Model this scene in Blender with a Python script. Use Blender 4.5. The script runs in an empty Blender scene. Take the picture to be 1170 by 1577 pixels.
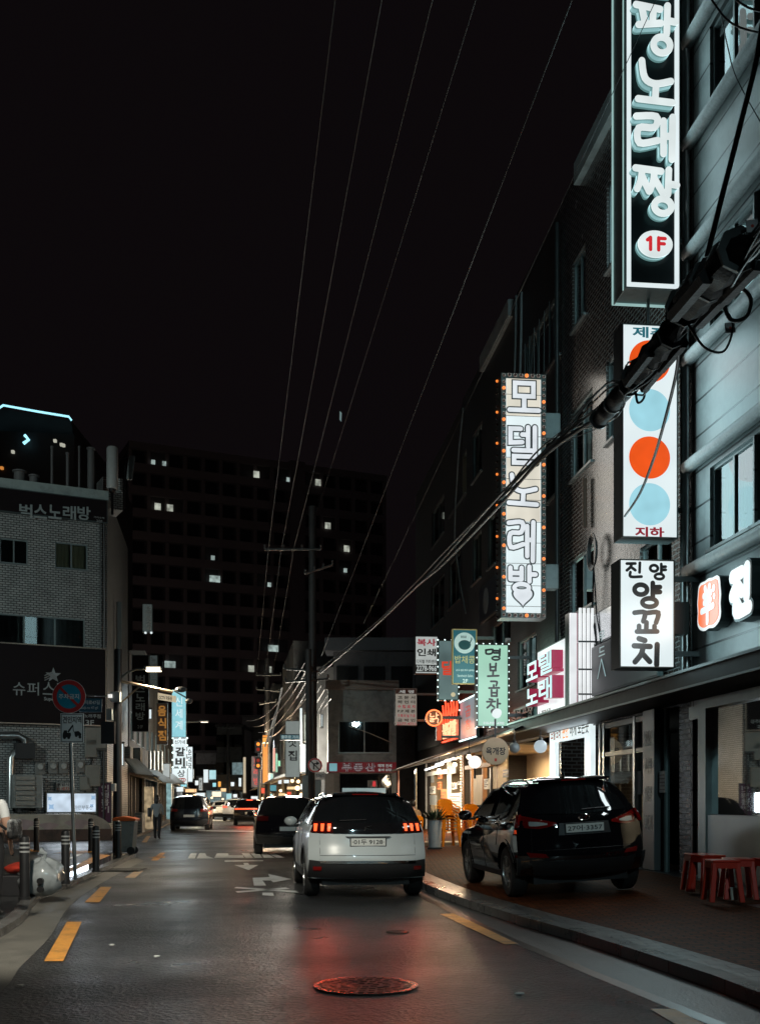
import bpy, bmesh, math, random
from math import sin, cos, pi, radians, sqrt
from mathutils import Vector, Matrix
random.seed(7)
sc = bpy.context.scene
C = sc.collection
# ------------------------------------------------------------------ camera, sky, exposure
F, CX, HY, HC = 1706.0, 585.0, 1232.0, 1.5          # focal length in photo pixels, centre column, horizon row, eye height
cd = bpy.data.cameras.new("camera"); cam = bpy.data.objects.new("camera", cd); C.objects.link(cam)
cam.location = (0, 0, HC); cam.rotation_euler = (pi/2, 0, 0)
cd.sensor_fit = 'HORIZONTAL'; cd.sensor_width = 24.0; cd.lens = 24.0*F/1170
cd.shift_y = (HY-1577/2)/1170; cd.clip_end = 2000; cd.clip_start = 0.1
cd.dof.use_dof = True; cd.dof.focus_distance = 19; cd.dof.aperture_fstop = 3.2
sc.camera = cam
w = bpy.data.worlds.new("World"); sc.world = w; w.use_nodes = True
bg = w.node_tree.nodes["Background"]
bg.inputs[0].default_value = (0.0036, 0.0026, 0.0031, 1); bg.inputs[1].default_value = 1.0
sc.view_settings.view_transform = 'Standard'; sc.view_settings.look = 'None'
sc.view_settings.exposure = 0; sc.view_settings.gamma = 1
sc.cycles.max_bounces = 6; sc.cycles.caustics_reflective = False; sc.cycles.caustics_refractive = False
sc.cycles.sample_clamp_indirect = 4

# ------------------------------------------------------------------ helpers: frames, mesh builder, things
class Frame:
    """a vertical plane: local x runs to the right along it, local y into it (it faces -y), z up"""
    def __init__(s, ox, oy, yaw):
        s.o = Vector((ox, oy, 0)); s.yaw = yaw
        s.ax = Vector((cos(yaw), sin(yaw), 0)); s.ay = Vector((-sin(yaw), cos(yaw), 0))
    def hit(s, px, py, out=0.0):
        """where the view ray of a photo pixel meets the plane standing `out` metres in front of the frame"""
        k = Vector(((px-CX)/F, 1, (HY-py)/F)); e = Vector((0, 0, HC))
        n = s.ay; t = (n.dot(s.o-n*out) - n.dot(e))/n.dot(k)
        p = e+k*t; q = p-s.o
        return q.dot(s.ax), p.z, p
    def world(s, x, y, z): return s.o+s.ax*x+s.ay*y+Vector((0, 0, z))
W0 = Frame(0, 0, 0)
def G(px, py, z=0.0):
    t = (HC-z)*F/(py-HY); return Vector(((px-CX)/F*t, t, z))
def P(px, py, t): return Vector(((px-CX)/F*t, t, HC+(HY-py)/F*t))

class T:
    """an Empty at a thing's base that parents its parts; offsets are in the frame's coordinates"""
    def __init__(s, name, label, cat, fr=W0, off=(0, 0, 0), group=None, rz=0):
        s.fr = fr; s.off = Vector(off); s.e = bpy.data.objects.new(name, None); C.objects.link(s.e)
        s.e.empty_display_size = .2
        s.e.location = fr.world(*off); s.e.rotation_euler = (0, 0, fr.yaw+rz); lab(s.e, label, cat, group)
def lab(o, label=None, cat=None, group=None, kind=None):
    if label: o['label'] = label
    if cat: o['category'] = cat
    if group: o['group'] = group
    if kind: o['kind'] = kind
    return o

class B:
    def __init__(s): s.v = []; s.f = []; s.m = []; s.mi = 0
    def add(s, vs, fs):
        n = len(s.v); s.v += [tuple(p) for p in vs]
        for f in fs: s.f.append([i+n for i in f]); s.m.append(s.mi)
        return s
    def box(s, x0, x1, y0, y1, z0, z1):
        return s.add([(x0,y0,z0),(x1,y0,z0),(x1,y1,z0),(x0,y1,z0),(x0,y0,z1),(x1,y0,z1),(x1,y1,z1),(x0,y1,z1)],
              [(3,2,1,0),(4,5,6,7),(0,1,5,4),(1,2,6,5),(2,3,7,6),(3,0,4,7)])
    def quad(s, a, b, c, d): return s.add([a, b, c, d], [(0, 1, 2, 3)])
    def prism(s, pts, h0, h1, ax='z'):
        """extrude a 2D outline; ax z: (x,y) up, ax y: (x,z) outline along y, ax x: (y,z) outline along x"""
        f = {'z': lambda a, b, h: (a, b, h), 'y': lambda a, b, h: (a, h, b), 'x': lambda a, b, h: (h, a, b)}[ax]
        n = len(pts)
        return s.add([f(a, b, h0) for a, b in pts]+[f(a, b, h1) for a, b in pts],
              [list(range(n))[::-1], list(range(n, 2*n))]+[(i, (i+1) % n, n+(i+1) % n, n+i) for i in range(n)])
    def tube(s, pts, r, n=8, cap=True):
        pts = [Vector(p) for p in pts]; rs = r if isinstance(r, (list, tuple)) else [r]*len(pts)
        vs = []; fs = []; up = None
        for i, p in enumerate(pts):
            d = (pts[min(i+1, len(pts)-1)]-pts[max(i-1, 0)]).normalized()
            if up is None: up = Vector((0, 0, 1)) if abs(d.z) < .9 else Vector((1, 0, 0))
            a = d.cross(up).normalized(); b = a.cross(d).normalized(); up = b
            for k in range(n):
                t = 2*pi*k/n; vs.append(p+(a*cos(t)+b*sin(t))*rs[i])
        for i in range(len(pts)-1):
            for k in range(n):
                fs.append((i*n+k, i*n+(k+1) % n, (i+1)*n+(k+1) % n, (i+1)*n+k))
        if cap: fs += [list(range(n))[::-1], [(len(pts)-1)*n+k for k in range(n)]]
        return s.add(vs, fs)
    def cyl(s, a, b, r, n=16): return s.tube([a, b], r, n)
    def lathe(s, prof, c=(0, 0, 0), n=20, ax='z'):
        vs = []; fs = []
        for r, h in prof:
            for k in range(n):
                t = 2*pi*k/n; a, b = r*cos(t), r*sin(t)
                p = (a, b, h) if ax == 'z' else (a, h, b) if ax == 'y' else (h, a, b)
                vs.append((c[0]+p[0], c[1]+p[1], c[2]+p[2]))
        m = len(prof)
        for i in range(m-1):
            for k in range(n): fs.append((i*n+k, i*n+(k+1) % n, (i+1)*n+(k+1) % n, (i+1)*n+k))
        fs += [list(range(n))[::-1], [(m-1)*n+k for k in range(n)]]
        return s.add(vs, fs)
    def ball(s, c, r, n=16, sq=(1, 1, 1)):
        m = n//2; pr = [(max(r*sin(pi*i/m), 1e-4), -r*cos(pi*i/m)) for i in range(m+1)]
        k = len(s.v); s.lathe(pr, (0, 0, 0), n)
        for i in range(k, len(s.v)): s.v[i] = tuple(c[j]+s.v[i][j]*sq[j] for j in range(3))
        return s
    def grid(s, rows, close=False):
        n = len(rows[0]); vs = [p for r in rows for p in r]; fs = []
        for i in range(len(rows)-1):
            for k in range(n-1 if not close else n):
                fs.append((i*n+k, i*n+(k+1) % n, (i+1)*n+(k+1) % n, (i+1)*n+k))
        return s.add(vs, fs)
    def mesh(s, name, mats, off=Vector((0, 0, 0)), smooth=None, weld=False):
        me = bpy.data.meshes.new(name); o = Vector(off)
        me.from_pydata([tuple(Vector(p)-o) for p in s.v], [], s.f)
        for m in (mats if isinstance(mats, (list, tuple)) else [mats]): me.materials.append(m)
        me.polygons.foreach_set('material_index', s.m)
        bm = bmesh.new(); bm.from_mesh(me)
        if weld: bmesh.ops.remove_doubles(bm, verts=bm.verts, dist=weld if weld is not True else 1e-4)
        bmesh.ops.recalc_face_normals(bm, faces=bm.faces); bm.to_mesh(me); bm.free()
        if smooth:
            me.polygons.foreach_set('use_smooth', [True]*len(me.polygons)); me.set_sharp_from_angle(angle=radians(smooth))
        return me
    def part(s, name, mats, t, parent=None, label=None, bevel=0, smooth=None, weld=False, stuff=False):
        """a part of the thing t (or a sub-part when a parent object is given)"""
        o = bpy.data.objects.new(name, s.mesh(name, mats, t.off, smooth, weld)); C.objects.link(o)
        o.parent = parent or t.e
        if label: o['label'] = label
        if stuff: o['kind'] = 'stuff'
        if bevel: bev(o, bevel)
        return o
    def solo(s, name, mats, label=None, cat=None, fr=W0, off=(0, 0, 0), group=None, kind=None, bevel=0, smooth=None, weld=False):
        o = bpy.data.objects.new(name, s.mesh(name, mats, off, smooth, weld)); C.objects.link(o)
        o.location = fr.world(*off); o.rotation_euler = (0, 0, fr.yaw); lab(o, label, cat, group, kind)
        if bevel: bev(o, bevel)
        return o
def bev(o, r):
    m = o.modifiers.new('bevel', 'BEVEL'); m.width = r; m.segments = 2; m.limit_method = 'ANGLE'; m.angle_limit = radians(40)
def dup(t, loc, rz=None, label=None, group=None):
    src = t.e if isinstance(t, T) else t
    r = src.copy(); C.objects.link(r); r.location = loc
    if rz is not None: r.rotation_euler = (0, 0, rz)
    if label: r['label'] = label
    if group: r['group'] = group
    for ch in list(src.children):
        c = ch.copy(); C.objects.link(c); c.parent = r
        for g in list(ch.children):
            d = g.copy(); C.objects.link(d); d.parent = c
    return r

# ------------------------------------------------------------------ lettering
_tc = {}
def glyphs(txt, bold=.02, ext=0.0, spacing=1.0):
    key = (txt, bold, ext, spacing)
    if key not in _tc:
        cu = bpy.data.curves.new('lettering', 'FONT'); cu.body = txt; cu.size = 1; cu.offset = bold; cu.extrude = ext
        cu.resolution_u = 3; cu.space_character = spacing; cu.align_x = 'CENTER'; cu.space_line = .85
        ob = bpy.data.objects.new('lettering', cu); C.objects.link(ob)
        dg = bpy.context.evaluated_depsgraph_get(); me = bpy.data.meshes.new_from_object(ob.evaluated_get(dg))
        _tc[key] = ([v.co.copy() for v in me.vertices], [list(p.vertices) for p in me.polygons])
        bpy.data.objects.remove(ob); bpy.data.meshes.remove(me); bpy.data.curves.remove(cu)
    return _tc[key]
def text(b, txt, x0, x1, z0, z1, y=0.0, bold=.02, ext=0.0, spacing=1.0, shear=0.0, depth=None, keep=False):
    """lettering fitted into a rectangle of the plane y (facing -y)"""
    vs, fs = glyphs(txt, bold, ext, spacing)
    if not vs: return b
    a0 = min(v.x for v in vs); a1 = max(v.x for v in vs); c0 = min(v.y for v in vs); c1 = max(v.y for v in vs)
    sx = (x1-x0)/max(a1-a0, 1e-6); sz = (z1-z0)/max(c1-c0, 1e-6)
    if keep: sx = min(sx, sz); mx = (x0+x1)/2-(a1-a0)*sx/2
    else: mx = x0
    dz = (depth/ext/2) if (ext and depth) else 1
    out = [(mx+(v.x-a0)*sx+shear*(v.y-c0)*sz, y-v.z*dz, z0+(v.y-c0)*sz) for v in vs]
    return b.add(out, fs)

# ------------------------------------------------------------------ materials
_mc = {}
def M(name, col=0, rough=.55, metal=0, var=.18, scale=6, bump=0.0, bscale=60, coat=0, emis=None, es=1.0, spec=.5, rv=.12, dirt=None):
    if name in _mc: return _mc[name]
    m = bpy.data.materials.new(name); m.use_nodes = True; N = m.node_tree.nodes; L = m.node_tree.links
    p = N['Principled BSDF']; tc = N.new('ShaderNodeTexCoord'); no = N.new('ShaderNodeTexNoise')
    no.inputs['Scale'].default_value = scale; no.inputs['Detail'].default_value = 5; L.new(tc.outputs['Object'], no.inputs['Vector'])
    mx = N.new('ShaderNodeMix'); mx.data_type = 'RGBA'
    a = [max(c*(1-var), 0) for c in col[:3]]; bb = [min(c*(1+var), 1) for c in col[:3]]
    mx.inputs[6].default_value = (*a, 1); mx.inputs[7].default_value = (*bb, 1); L.new(no.outputs['Fac'], mx.inputs[0])
    out = mx.outputs[2]
    if dirt:
        n2 = N.new('ShaderNodeTexNoise'); n2.inputs['Scale'].default_value = scale*.35; n2.inputs['Detail'].default_value = 8
        n2.inputs['Roughness'].default_value = .7
        L.new(tc.outputs['Object'], n2.inputs['Vector']); cr = N.new('ShaderNodeValToRGB')
        cr.color_ramp.elements[0].position = .48; cr.color_ramp.elements[1].position = .7; L.new(n2.outputs['Fac'], cr.inputs[0])
        m2 = N.new('ShaderNodeMix'); m2.data_type = 'RGBA'; L.new(cr.outputs[0], m2.inputs[0]); L.new(out, m2.inputs[6])
        m2.inputs[7].default_value = (*dirt, 1); out = m2.outputs[2]
    L.new(out, p.inputs['Base Color'])
    mr = N.new('ShaderNodeMapRange'); mr.inputs[3].default_value = max(rough-rv*rough, 0.01); mr.inputs[4].default_value = min(rough+rv*rough, 1)
    L.new(no.outputs['Fac'], mr.inputs[0]); L.new(mr.outputs[0], p.inputs['Roughness'])
    p.inputs['Metallic'].default_value = metal; p.inputs['Coat Weight'].default_value = coat; p.inputs['Coat Roughness'].default_value = .03
    p.inputs['Specular IOR Level'].default_value = spec
    if bump:
        n3 = N.new('ShaderNodeTexNoise'); n3.inputs['Scale'].default_value = bscale; n3.inputs['Detail'].default_value = 4
        L.new(tc.outputs['Object'], n3.inputs['Vector']); bn = N.new('ShaderNodeBump'); bn.inputs['Strength'].default_value = bump
        bn.inputs['Distance'].default_value = .02; L.new(n3.outputs['Fac'], bn.inputs['Height']); L.new(bn.outputs[0], p.inputs['Normal'])
    if emis: p.inputs['Emission Color'].default_value = (*emis, 1); p.inputs['Emission Strength'].default_value = es
    _mc[name] = m; return m
def E(name, col=0, es=1.0, base=.06, var=.08, scale=3):
    """something that gives off light: slightly uneven backlight behind an acrylic face"""
    if name in _mc: return _mc[name]
    m = M(name, [c*base for c in col], rough=.3, emis=col, es=es)
    N = m.node_tree.nodes; L = m.node_tree.links; p = N['Principled BSDF']
    no = N.new('ShaderNodeTexNoise'); no.inputs['Scale'].default_value = scale; no.inputs['Detail'].default_value = 1
    tc = N.new('ShaderNodeTexCoord'); L.new(tc.outputs['Object'], no.inputs['Vector'])
    mr = N.new('ShaderNodeMapRange'); mr.inputs[1].default_value = .3; mr.inputs[2].default_value = .7
    mr.inputs[3].default_value = es*(1-var); mr.inputs[4].default_value = es*(1+var)
    L.new(no.outputs['Fac'], mr.inputs[0]); L.new(mr.outputs[0], p.inputs['Emission Strength'])
    return m
def BR(name, c1, c2, mortar, bw=.2, bh=.07, ms=.006, rough=.4, bump=.6, rv=.2, off=.5, horiz=False, yonly=False):
    """brick or tile courses, laid out on the object's own axes"""
    if name in _mc: return _mc[name]
    m = bpy.data.materials.new(name); m.use_nodes = True; N = m.node_tree.nodes; L = m.node_tree.links; p = N['Principled BSDF']
    tc = N.new('ShaderNodeTexCoord'); sp = N.new('ShaderNodeSeparateXYZ'); L.new(tc.outputs['Object'], sp.inputs[0])
    cb = N.new('ShaderNodeCombineXYZ')
    if horiz: L.new(sp.outputs[0], cb.inputs[0]); L.new(sp.outputs[1], cb.inputs[1])
    else:
        ad = N.new('ShaderNodeMath')
        if yonly: ad.inputs[0].default_value = 0
        else: L.new(sp.outputs[0], ad.inputs[0])
        L.new(sp.outputs[1], ad.inputs[1])
        L.new(ad.outputs[0], cb.inputs[0]); L.new(sp.outputs[2], cb.inputs[1])
    br = N.new('ShaderNodeTexBrick'); br.offset = off; L.new(cb.outputs[0], br.inputs['Vector'])
    br.inputs['Color1'].default_value = (*c1, 1); br.inputs['Color2'].default_value = (*c2, 1); br.inputs['Mortar'].default_value = (*mortar, 1)
    br.inputs['Scale'].default_value = 1; br.inputs['Brick Width'].default_value = bw; br.inputs['Row Height'].default_value = bh
    br.inputs['Mortar Size'].default_value = ms; br.inputs['Mortar Smooth'].default_value = .15
    no = N.new('ShaderNodeTexNoise'); no.inputs['Scale'].default_value = 1.7; no.inputs['Detail'].default_value = 7; no.inputs['Roughness'].default_value = .7
    L.new(tc.outputs['Object'], no.inputs['Vector'])
    hm = N.new('ShaderNodeMapRange'); hm.inputs[1].default_value = .3; hm.inputs[2].default_value = .7; hm.inputs[3].default_value = .65; hm.inputs[4].default_value = 1.25
    L.new(no.outputs['Fac'], hm.inputs[0])
    mu = N.new('ShaderNodeMix'); mu.data_type = 'RGBA'; mu.blend_type = 'MULTIPLY'; mu.inputs[0].default_value = 1
    L.new(br.outputs['Color'], mu.inputs[6]); L.new(hm.outputs[0], mu.inputs[7]); L.new(mu.outputs[2], p.inputs['Base Color'])
    mr = N.new('ShaderNodeMapRange'); mr.inputs[3].default_value = rough*(1-rv); mr.inputs[4].default_value = min(1, rough*(1+rv))
    L.new(no.outputs['Fac'], mr.inputs[0]); L.new(mr.outputs[0], p.inputs['Roughness'])
    iv = N.new('ShaderNodeMath'); iv.operation = 'SUBTRACT'; iv.inputs[0].default_value = 1; L.new(br.outputs['Fac'], iv.inputs[1])
    n4 = N.new('ShaderNodeTexNoise'); n4.inputs['Scale'].default_value = 9; L.new(cb.outputs[0], n4.inputs['Vector'])
    ad2 = N.new('ShaderNodeMath'); ad2.operation = 'MULTIPLY_ADD'; L.new(n4.outputs['Fac'], ad2.inputs[0]); ad2.inputs[1].default_value = .5; L.new(iv.outputs[0], ad2.inputs[2])
    bn = N.new('ShaderNodeBump'); bn.inputs['Strength'].default_value = bump; bn.inputs['Distance'].default_value = .008
    L.new(ad2.outputs[0], bn.inputs['Height']); L.new(bn.outputs[0], p.inputs['Normal'])
    _mc[name] = m; return m
def asphalt():
    m = bpy.data.materials.new('asphalt'); m.use_nodes = True; N = m.node_tree.nodes; L = m.node_tree.links; p = N['Principled BSDF']
    p.inputs['Specular IOR Level'].default_value = .5; tc = N.new('ShaderNodeTexCoord')
    def noise(s, d, r=.6):
        n = N.new('ShaderNodeTexNoise'); n.inputs['Scale'].default_value = s; n.inputs['Detail'].default_value = d; n.inputs['Roughness'].default_value = r
        L.new(tc.outputs['Object'], n.inputs['Vector']); return n
    a = noise(.45, 6); g = noise(34, 5, .85); pt = noise(1.6, 8, .75)
    cr = N.new('ShaderNodeValToRGB'); e = cr.color_ramp.elements
    e[0].position = .42; e[0].color = (.004, .0045, .005, 1); e[1].position = .68; e[1].color = (.037, .042, .046, 1); L.new(g.outputs['Fac'], cr.inputs[0])
    mu = N.new('ShaderNodeMix'); mu.data_type = 'RGBA'; mu.blend_type = 'MULTIPLY'; mu.inputs[0].default_value = 1
    mr = N.new('ShaderNodeMapRange'); mr.inputs[1].default_value = .3; mr.inputs[2].default_value = .7; mr.inputs[3].default_value = .7; mr.inputs[4].default_value = 1.3
    L.new(pt.outputs['Fac'], mr.inputs[0]); L.new(cr.outputs[0], mu.inputs[6]); L.new(mr.outputs[0], mu.inputs[7]); L.new(mu.outputs[2], p.inputs['Base Color'])
    ro = N.new('ShaderNodeMapRange'); ro.inputs[1].default_value = .35; ro.inputs[2].default_value = .65; ro.inputs[3].default_value = .27; ro.inputs[4].default_value = .46
    L.new(a.outputs['Fac'], ro.inputs[0]); L.new(ro.outputs[0], p.inputs['Roughness'])
    v = N.new('ShaderNodeTexVoronoi'); v.inputs['Scale'].default_value = 26; L.new(tc.outputs['Object'], v.inputs['Vector'])
    ad = N.new('ShaderNodeMath'); L.new(v.outputs['Distance'], ad.inputs[0]); L.new(g.outputs['Fac'], ad.inputs[1])
    bn = N.new('ShaderNodeBump'); bn.inputs['Strength'].default_value = 1.0; bn.inputs['Distance'].default_value = .03
    L.new(ad.outputs[0], bn.inputs['Height']); L.new(bn.outputs[0], p.inputs['Normal'])
    return m
def glass(name, tint=(.9, .95, .95), refl=.25, rough=.02):
    """a thin window pane: partly mirrors, mostly lets the view through"""
    if name in _mc: return _mc[name]
    m = bpy.data.materials.new(name); m.use_nodes = True; N = m.node_tree.nodes; L = m.node_tree.links; N.clear()
    o = N.new('ShaderNodeOutputMaterial'); t = N.new('ShaderNodeBsdfTransparent'); t.inputs[0].default_value = (*tint, 1)
    g = N.new('ShaderNodeBsdfGlossy'); g.inputs['Roughness'].default_value = rough; g.inputs[0].default_value = (.9, .95, .95, 1)
    fr = N.new('ShaderNodeLayerWeight'); fr.inputs[0].default_value = refl; mx = N.new('ShaderNodeMixShader')
    L.new(fr.outputs['Fresnel'], mx.inputs[0]); L.new(t.outputs[0], mx.inputs[1]); L.new(g.outputs[0], mx.inputs[2]); L.new(mx.outputs[0], o.inputs[0])
    _mc[name] = m; return m

BLACK = M('black metal', (.012, .012, .013), .4); DARK = M('dark paint', (.02, .02, .022), .45)
GREY = M('grey metal', (.17, .19, .19), .42, .6); STEEL = M('brushed steel', (.5, .53, .53), .3, .9)
CONC = M('concrete', (.2, .2, .19), .6, var=.25, scale=5, bump=.3, dirt=(.09, .09, .085))
DGLASS = M('dark window glass', (.01, .012, .013), .04, var=.3, scale=.8, spec=.8)
RUBBER = M('rubber', (.012, .012, .012), .7, bump=.2); WHITEP = M('white paint', (.62, .64, .63), .5, var=.1, dirt=(.3, .3, .28))
CABLE = M('cable sheath', (.014, .014, .015), .45)
def lamp(t, kind, loc, power, col, size=None, rot=None, parent=None, name='bulb_light', spot=None, r=.08, spread=None):
    ld = bpy.data.lights.new(name, kind); ld.energy = power; ld.color = col
    if kind == 'AREA': ld.shape = 'RECTANGLE'; ld.size, ld.size_y = size
    else: ld.shadow_soft_size = r
    if spot: ld.spot_size = radians(spot); ld.spot_blend = .6
    if spread: ld.spread = radians(spread)
    o = bpy.data.objects.new(name, ld); C.objects.link(o); o.parent = parent or t.e; o.location = Vector(loc)-t.off
    o.rotation_euler = rot or (0, 0, 0); return o
# ------------------------------------------------------------------ the ground
ASP = asphalt()
b = B(); n = 24
b.add([(-420, -60, 0), (420, -60, 0), (420, 900, 0), (-420, 900, 0)], [(0, 1, 2, 3)])
b.solo('road', ASP, kind='structure')
def pts(l, z=0.0): return [G(x, y, z) for x, y in l]
def smoothline(ps, n=6):
    out = []
    for i in range(len(ps)-1):
        p0, p1, p2, p3 = ps[max(i-1, 0)], ps[i], ps[i+1], ps[min(i+2, len(ps)-1)]
        for k in range(n):
            t = k/n; out.append(.5*((2*p1)+(p2-p0)*t+(2*p0-5*p1+4*p2-p3)*t*t+(3*p1-p0-3*p2+p3)*t**3))
    return out+[ps[-1]]
V = Vector
# left pavement: kerb line and asphalt edge read from the photo, carried on past the frame
kl = smoothline([V((-2.9, -6, 0)), V((-3.5, 4, 0)), G(0, 1446), G(50, 1399), G(69, 1383), G(144, 1351), G(208, 1321)])
al = smoothline([V((-1.9, -6, 0)), V((-2.35, 4, 0)), G(0, 1530), G(31, 1490), G(77, 1444), G(100, 1405), G(127, 1380), G(173, 1351), G(222, 1326)])
def strip(la, lb, za, zb, m=40):
    """a sheet between two lines"""
    def at(l, t):
        d = [0]
        for i in range(len(l)-1): d.append(d[-1]+(l[i+1]-l[i]).length)
        s = t*d[-1]
        for i in range(len(l)-1):
            if s <= d[i+1]+1e-9:
                k = (s-d[i])/max(d[i+1]-d[i], 1e-9); return l[i].lerp(l[i+1], k)
        return l[-1]
    ra = []; rb = []
    for i in range(m+1):
        p = at(la, i/m); q = at(lb, i/m); ra.append((p.x, p.y, za)); rb.append((q.x, q.y, zb))
    return [ra, rb]
GUT = M('gutter concrete', (.13, .125, .11), .5, var=.25, scale=3, bump=.3, bscale=40, dirt=(.06, .06, .055))
KERB = M('granite kerb', (.15, .15, .145), .26, var=.35, scale=9, bump=.35, bscale=25, dirt=(.05, .05, .048))
B().grid(strip(kl, al, .004, .004)).solo('gutter', GUT, kind='structure')
ki = [V((p.x-.18, p.y+.02, 0)) for p in kl]
b = B(); r = strip(kl, kl, 0, .1); r2 = strip(kl, ki, .1, .1); b.grid(r).grid([r2[0], r2[1]]); b.solo('kerb', KERB, kind='structure')
PAV = BR('dark pavement blocks', (.034, .031, .029), (.045, .041, .038), (.014, .014, .014), .22, .11, .006, .45, .5, horiz=True)
b = B(); top = strip(ki, ki, .1, .1)[0]; far = [(-9.2, 31.2, .1), (-22, 33.5, .1), (-22, -6, .1)]
poly = [(p[0], p[1]) for p in top]+[(p[0], p[1]) for p in far]
b.prism(poly, .0, .1); b.solo('pavement_west', PAV, kind='structure')
kw = [V((p.x-.75, p.y+.1, 0)) for p in kl]
B().grid(strip(ki, kw, .104, .104)).solo('wet_edging', M('wet dark stone', (.05, .052, .053), .1, rv=.5, scale=4), kind='structure')
# painted stripes on the left pavement
YEL = M('worn yellow paint', (.6, .27, .05), .5, var=.25, scale=9, bump=.25, bscale=70, dirt=(.16, .085, .03))
WHT = M('worn road white', (.75, .77, .77), .5, var=.15, scale=9, bump=.25, bscale=70, dirt=(.4, .41, .41))
def mark(pix, mat, z=.004, lift=0, name='road_marking'):
    p = [G(x, y, lift) for x, y in pix]; b = B(); b.add([(q.x, q.y, lift+z) for q in p], [tuple(range(len(p)))])
    return b.solo(name, mat, kind='structure')
for q in ([(68, 1482), (97, 1482), (126, 1421), (103, 1421)], [(130, 1391), (153, 1391), (172, 1367), (155, 1367)],
          [(192, 1353), (208, 1353), (223, 1340), (211, 1340)], [(232, 1326), (243, 1326), (255, 1314), (247, 1314)],
          [(228, 1322), (254, 1322), (254, 1320), (240, 1320)],
          [(677, 1409), (698, 1408), (800, 1455), (776, 1456)], [(1001, 1556), (1038, 1556), (1110, 1592), (1060, 1592)],
          [(218, 1298), (226, 1298), (232, 1288), (226, 1288)], [(240, 1280), (245, 1280), (249, 1273), (246, 1273)]):
    mark(q, YEL, .008)
mark([(66, 1358), (86, 1353), (170, 1318), (152, 1316)], YEL, .006, .1); mark([(66, 1340), (70, 1338), (128, 1316), (120, 1316)], WHT, .006, .1)
mark([(30, 1312), (60, 1312), (60, 1309), (30, 1309)], YEL, .006, .1); mark([(80, 1315), (130, 1315), (150, 1311), (110, 1311)], YEL, .006, .1)
# white figures painted on the carriageway
for q in ([(289, 1323), (300, 1323), (303, 1315), (294, 1315)], [(303, 1323), (330, 1323), (318, 1319), (316, 1315), (307, 1315)],
          [(330, 1322), (376, 1322), (374, 1318), (352, 1318), (351, 1315), (334, 1315)], [(378, 1322), (390, 1322), (384, 1315), (372, 1315)],
          [(392, 1322), (404, 1322), (399, 1315), (386, 1315)], [(406, 1322), (423, 1322), (410, 1315), (402, 1315)], [(426, 1322), (438, 1322), (423, 1315), (413, 1315)],
          [(346, 1328), (405, 1327), (405, 1326), (346, 1326)], [(360, 1333), (398, 1333), (383, 1341)], [(376, 1333), (384, 1333), (382, 1330), (375, 1330)],
          [(391, 1365), (410, 1365), (404, 1357), (417, 1357), (421, 1360), (449, 1355), (413, 1347), (415, 1352), (389, 1353)],
          [(360, 1369), (460, 1376), (455, 1373), (364, 1367)], [(362, 1374), (440, 1368), (446, 1370), (366, 1376)], [(404, 1380), (422, 1381), (420, 1376), (404, 1376)]):
    mark(q, WHT, .008)
for q in ([(305, 1279), (400, 1281), (400, 1282.5), (305, 1280.5)], [(298, 1263), (420, 1263.6), (420, 1265), (298, 1264.5)]):
    mark(q, WHT, .012)
# right pavement: gutter, kerb, granite edging, brick blocks, rising towards the shops
kr = [V((3.6, -6, 0)), V((3.05, 3, 0)), G(1170, 1552), G(1102, 1527), G(892, 1454), G(770, 1417), G(653, 1372), V((-.15, 27, 0)), V((-.9, 36, 0)), V((-2.3, 43.5, 0)), V((-3.2, 46, 0)), V((-4.4, 58, 0)), V((-10, 100, 0)), V((-20, 170, 0))]
ar = [V((2.6, -6, 0)), V((2.3, 3, 0)), G(1111, 1577), G(990, 1532), G(892, 1489), G(795, 1450), G(651, 1381), V((-.75, 27, 0)), V((-1.45, 36, 0)), V((-2.9, 43.5, 0)), V((-3.8, 46, 0)), V((-5, 58, 0)), V((-10.6, 100, 0)), V((-20.6, 170, 0))]
kr = smoothline(kr); ar = smoothline(ar)
GUT2 = M('dark gutter', (.04, .041, .04), .4, var=.25, scale=3, bump=.3, bscale=40, dirt=(.03, .03, .03))
B().grid(strip(ar, kr, .004, .004, 80)).solo('gutter_east', GUT2, kind='structure')
lip = [V((p.x-.09, p.y, 0)) for p in ar]
b = B(); b.grid(strip(lip, ar, .003, .018, 80)); b.solo('gutter_lip', M('tar seam', (.012, .012, .012), .35), kind='structure')
kk = [V((p.x+.16, p.y+.03, 0)) for p in kr]; kg = [V((p.x+.42, p.y+.08, 0)) for p in kr]
b = B(); m_ = 120
for i in range(m_): 
    pass
r0 = strip(kr, kr, 0, .115, m_); r1 = strip(kr, kk, .12, .125, m_); b.grid(r0).grid([[(x+.012*0, y, z) for x, y, z in r0[1]], r1[0]]).grid(r1)
b.solo('kerb_east', BR('kerb stones', (.15, .15, .145), (.1, .1, .097), (.015, .015, .015), 1.0, 3.0, .014, .28, .8, yonly=True), kind='structure')
b = B(); b.grid(strip(kk, kg, .122, .13, m_))
b.solo('edging', BR('granite setts', (.13, .13, .125), (.08, .08, .078), (.03, .03, .03), .22, .2, .012, .35, .9, horiz=True), kind='structure')
TH = math.atan(.108); X0 = 6.8
RF = Frame(X0, 0, -(pi/2-TH))            # the right-hand street front (local x grows towards the camera)
def rfx(y, o=0): return (X0-.108*y)-o
PB = BR('brown pavement bricks', (.13, .035, .01), (.075, .02, .006), (.012, .006, .004), .2, .1, .011, .6, 1.0, horiz=True); PB.node_tree.nodes['Principled BSDF'].inputs['Specular IOR Level'].default_value = .06
b = B(); rows = strip(kg, kg, .13, .13, m_)[0]; inner = []
for (x, y, z) in rows: inner.append((rfx(y, -.6), y+.5, .33))
for i in range(len(rows)-1):
    if rows[i][1] > 62: break
    b.add([rows[i], rows[i+1], inner[i+1], inner[i]], [(0, 1, 2, 3)])
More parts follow.
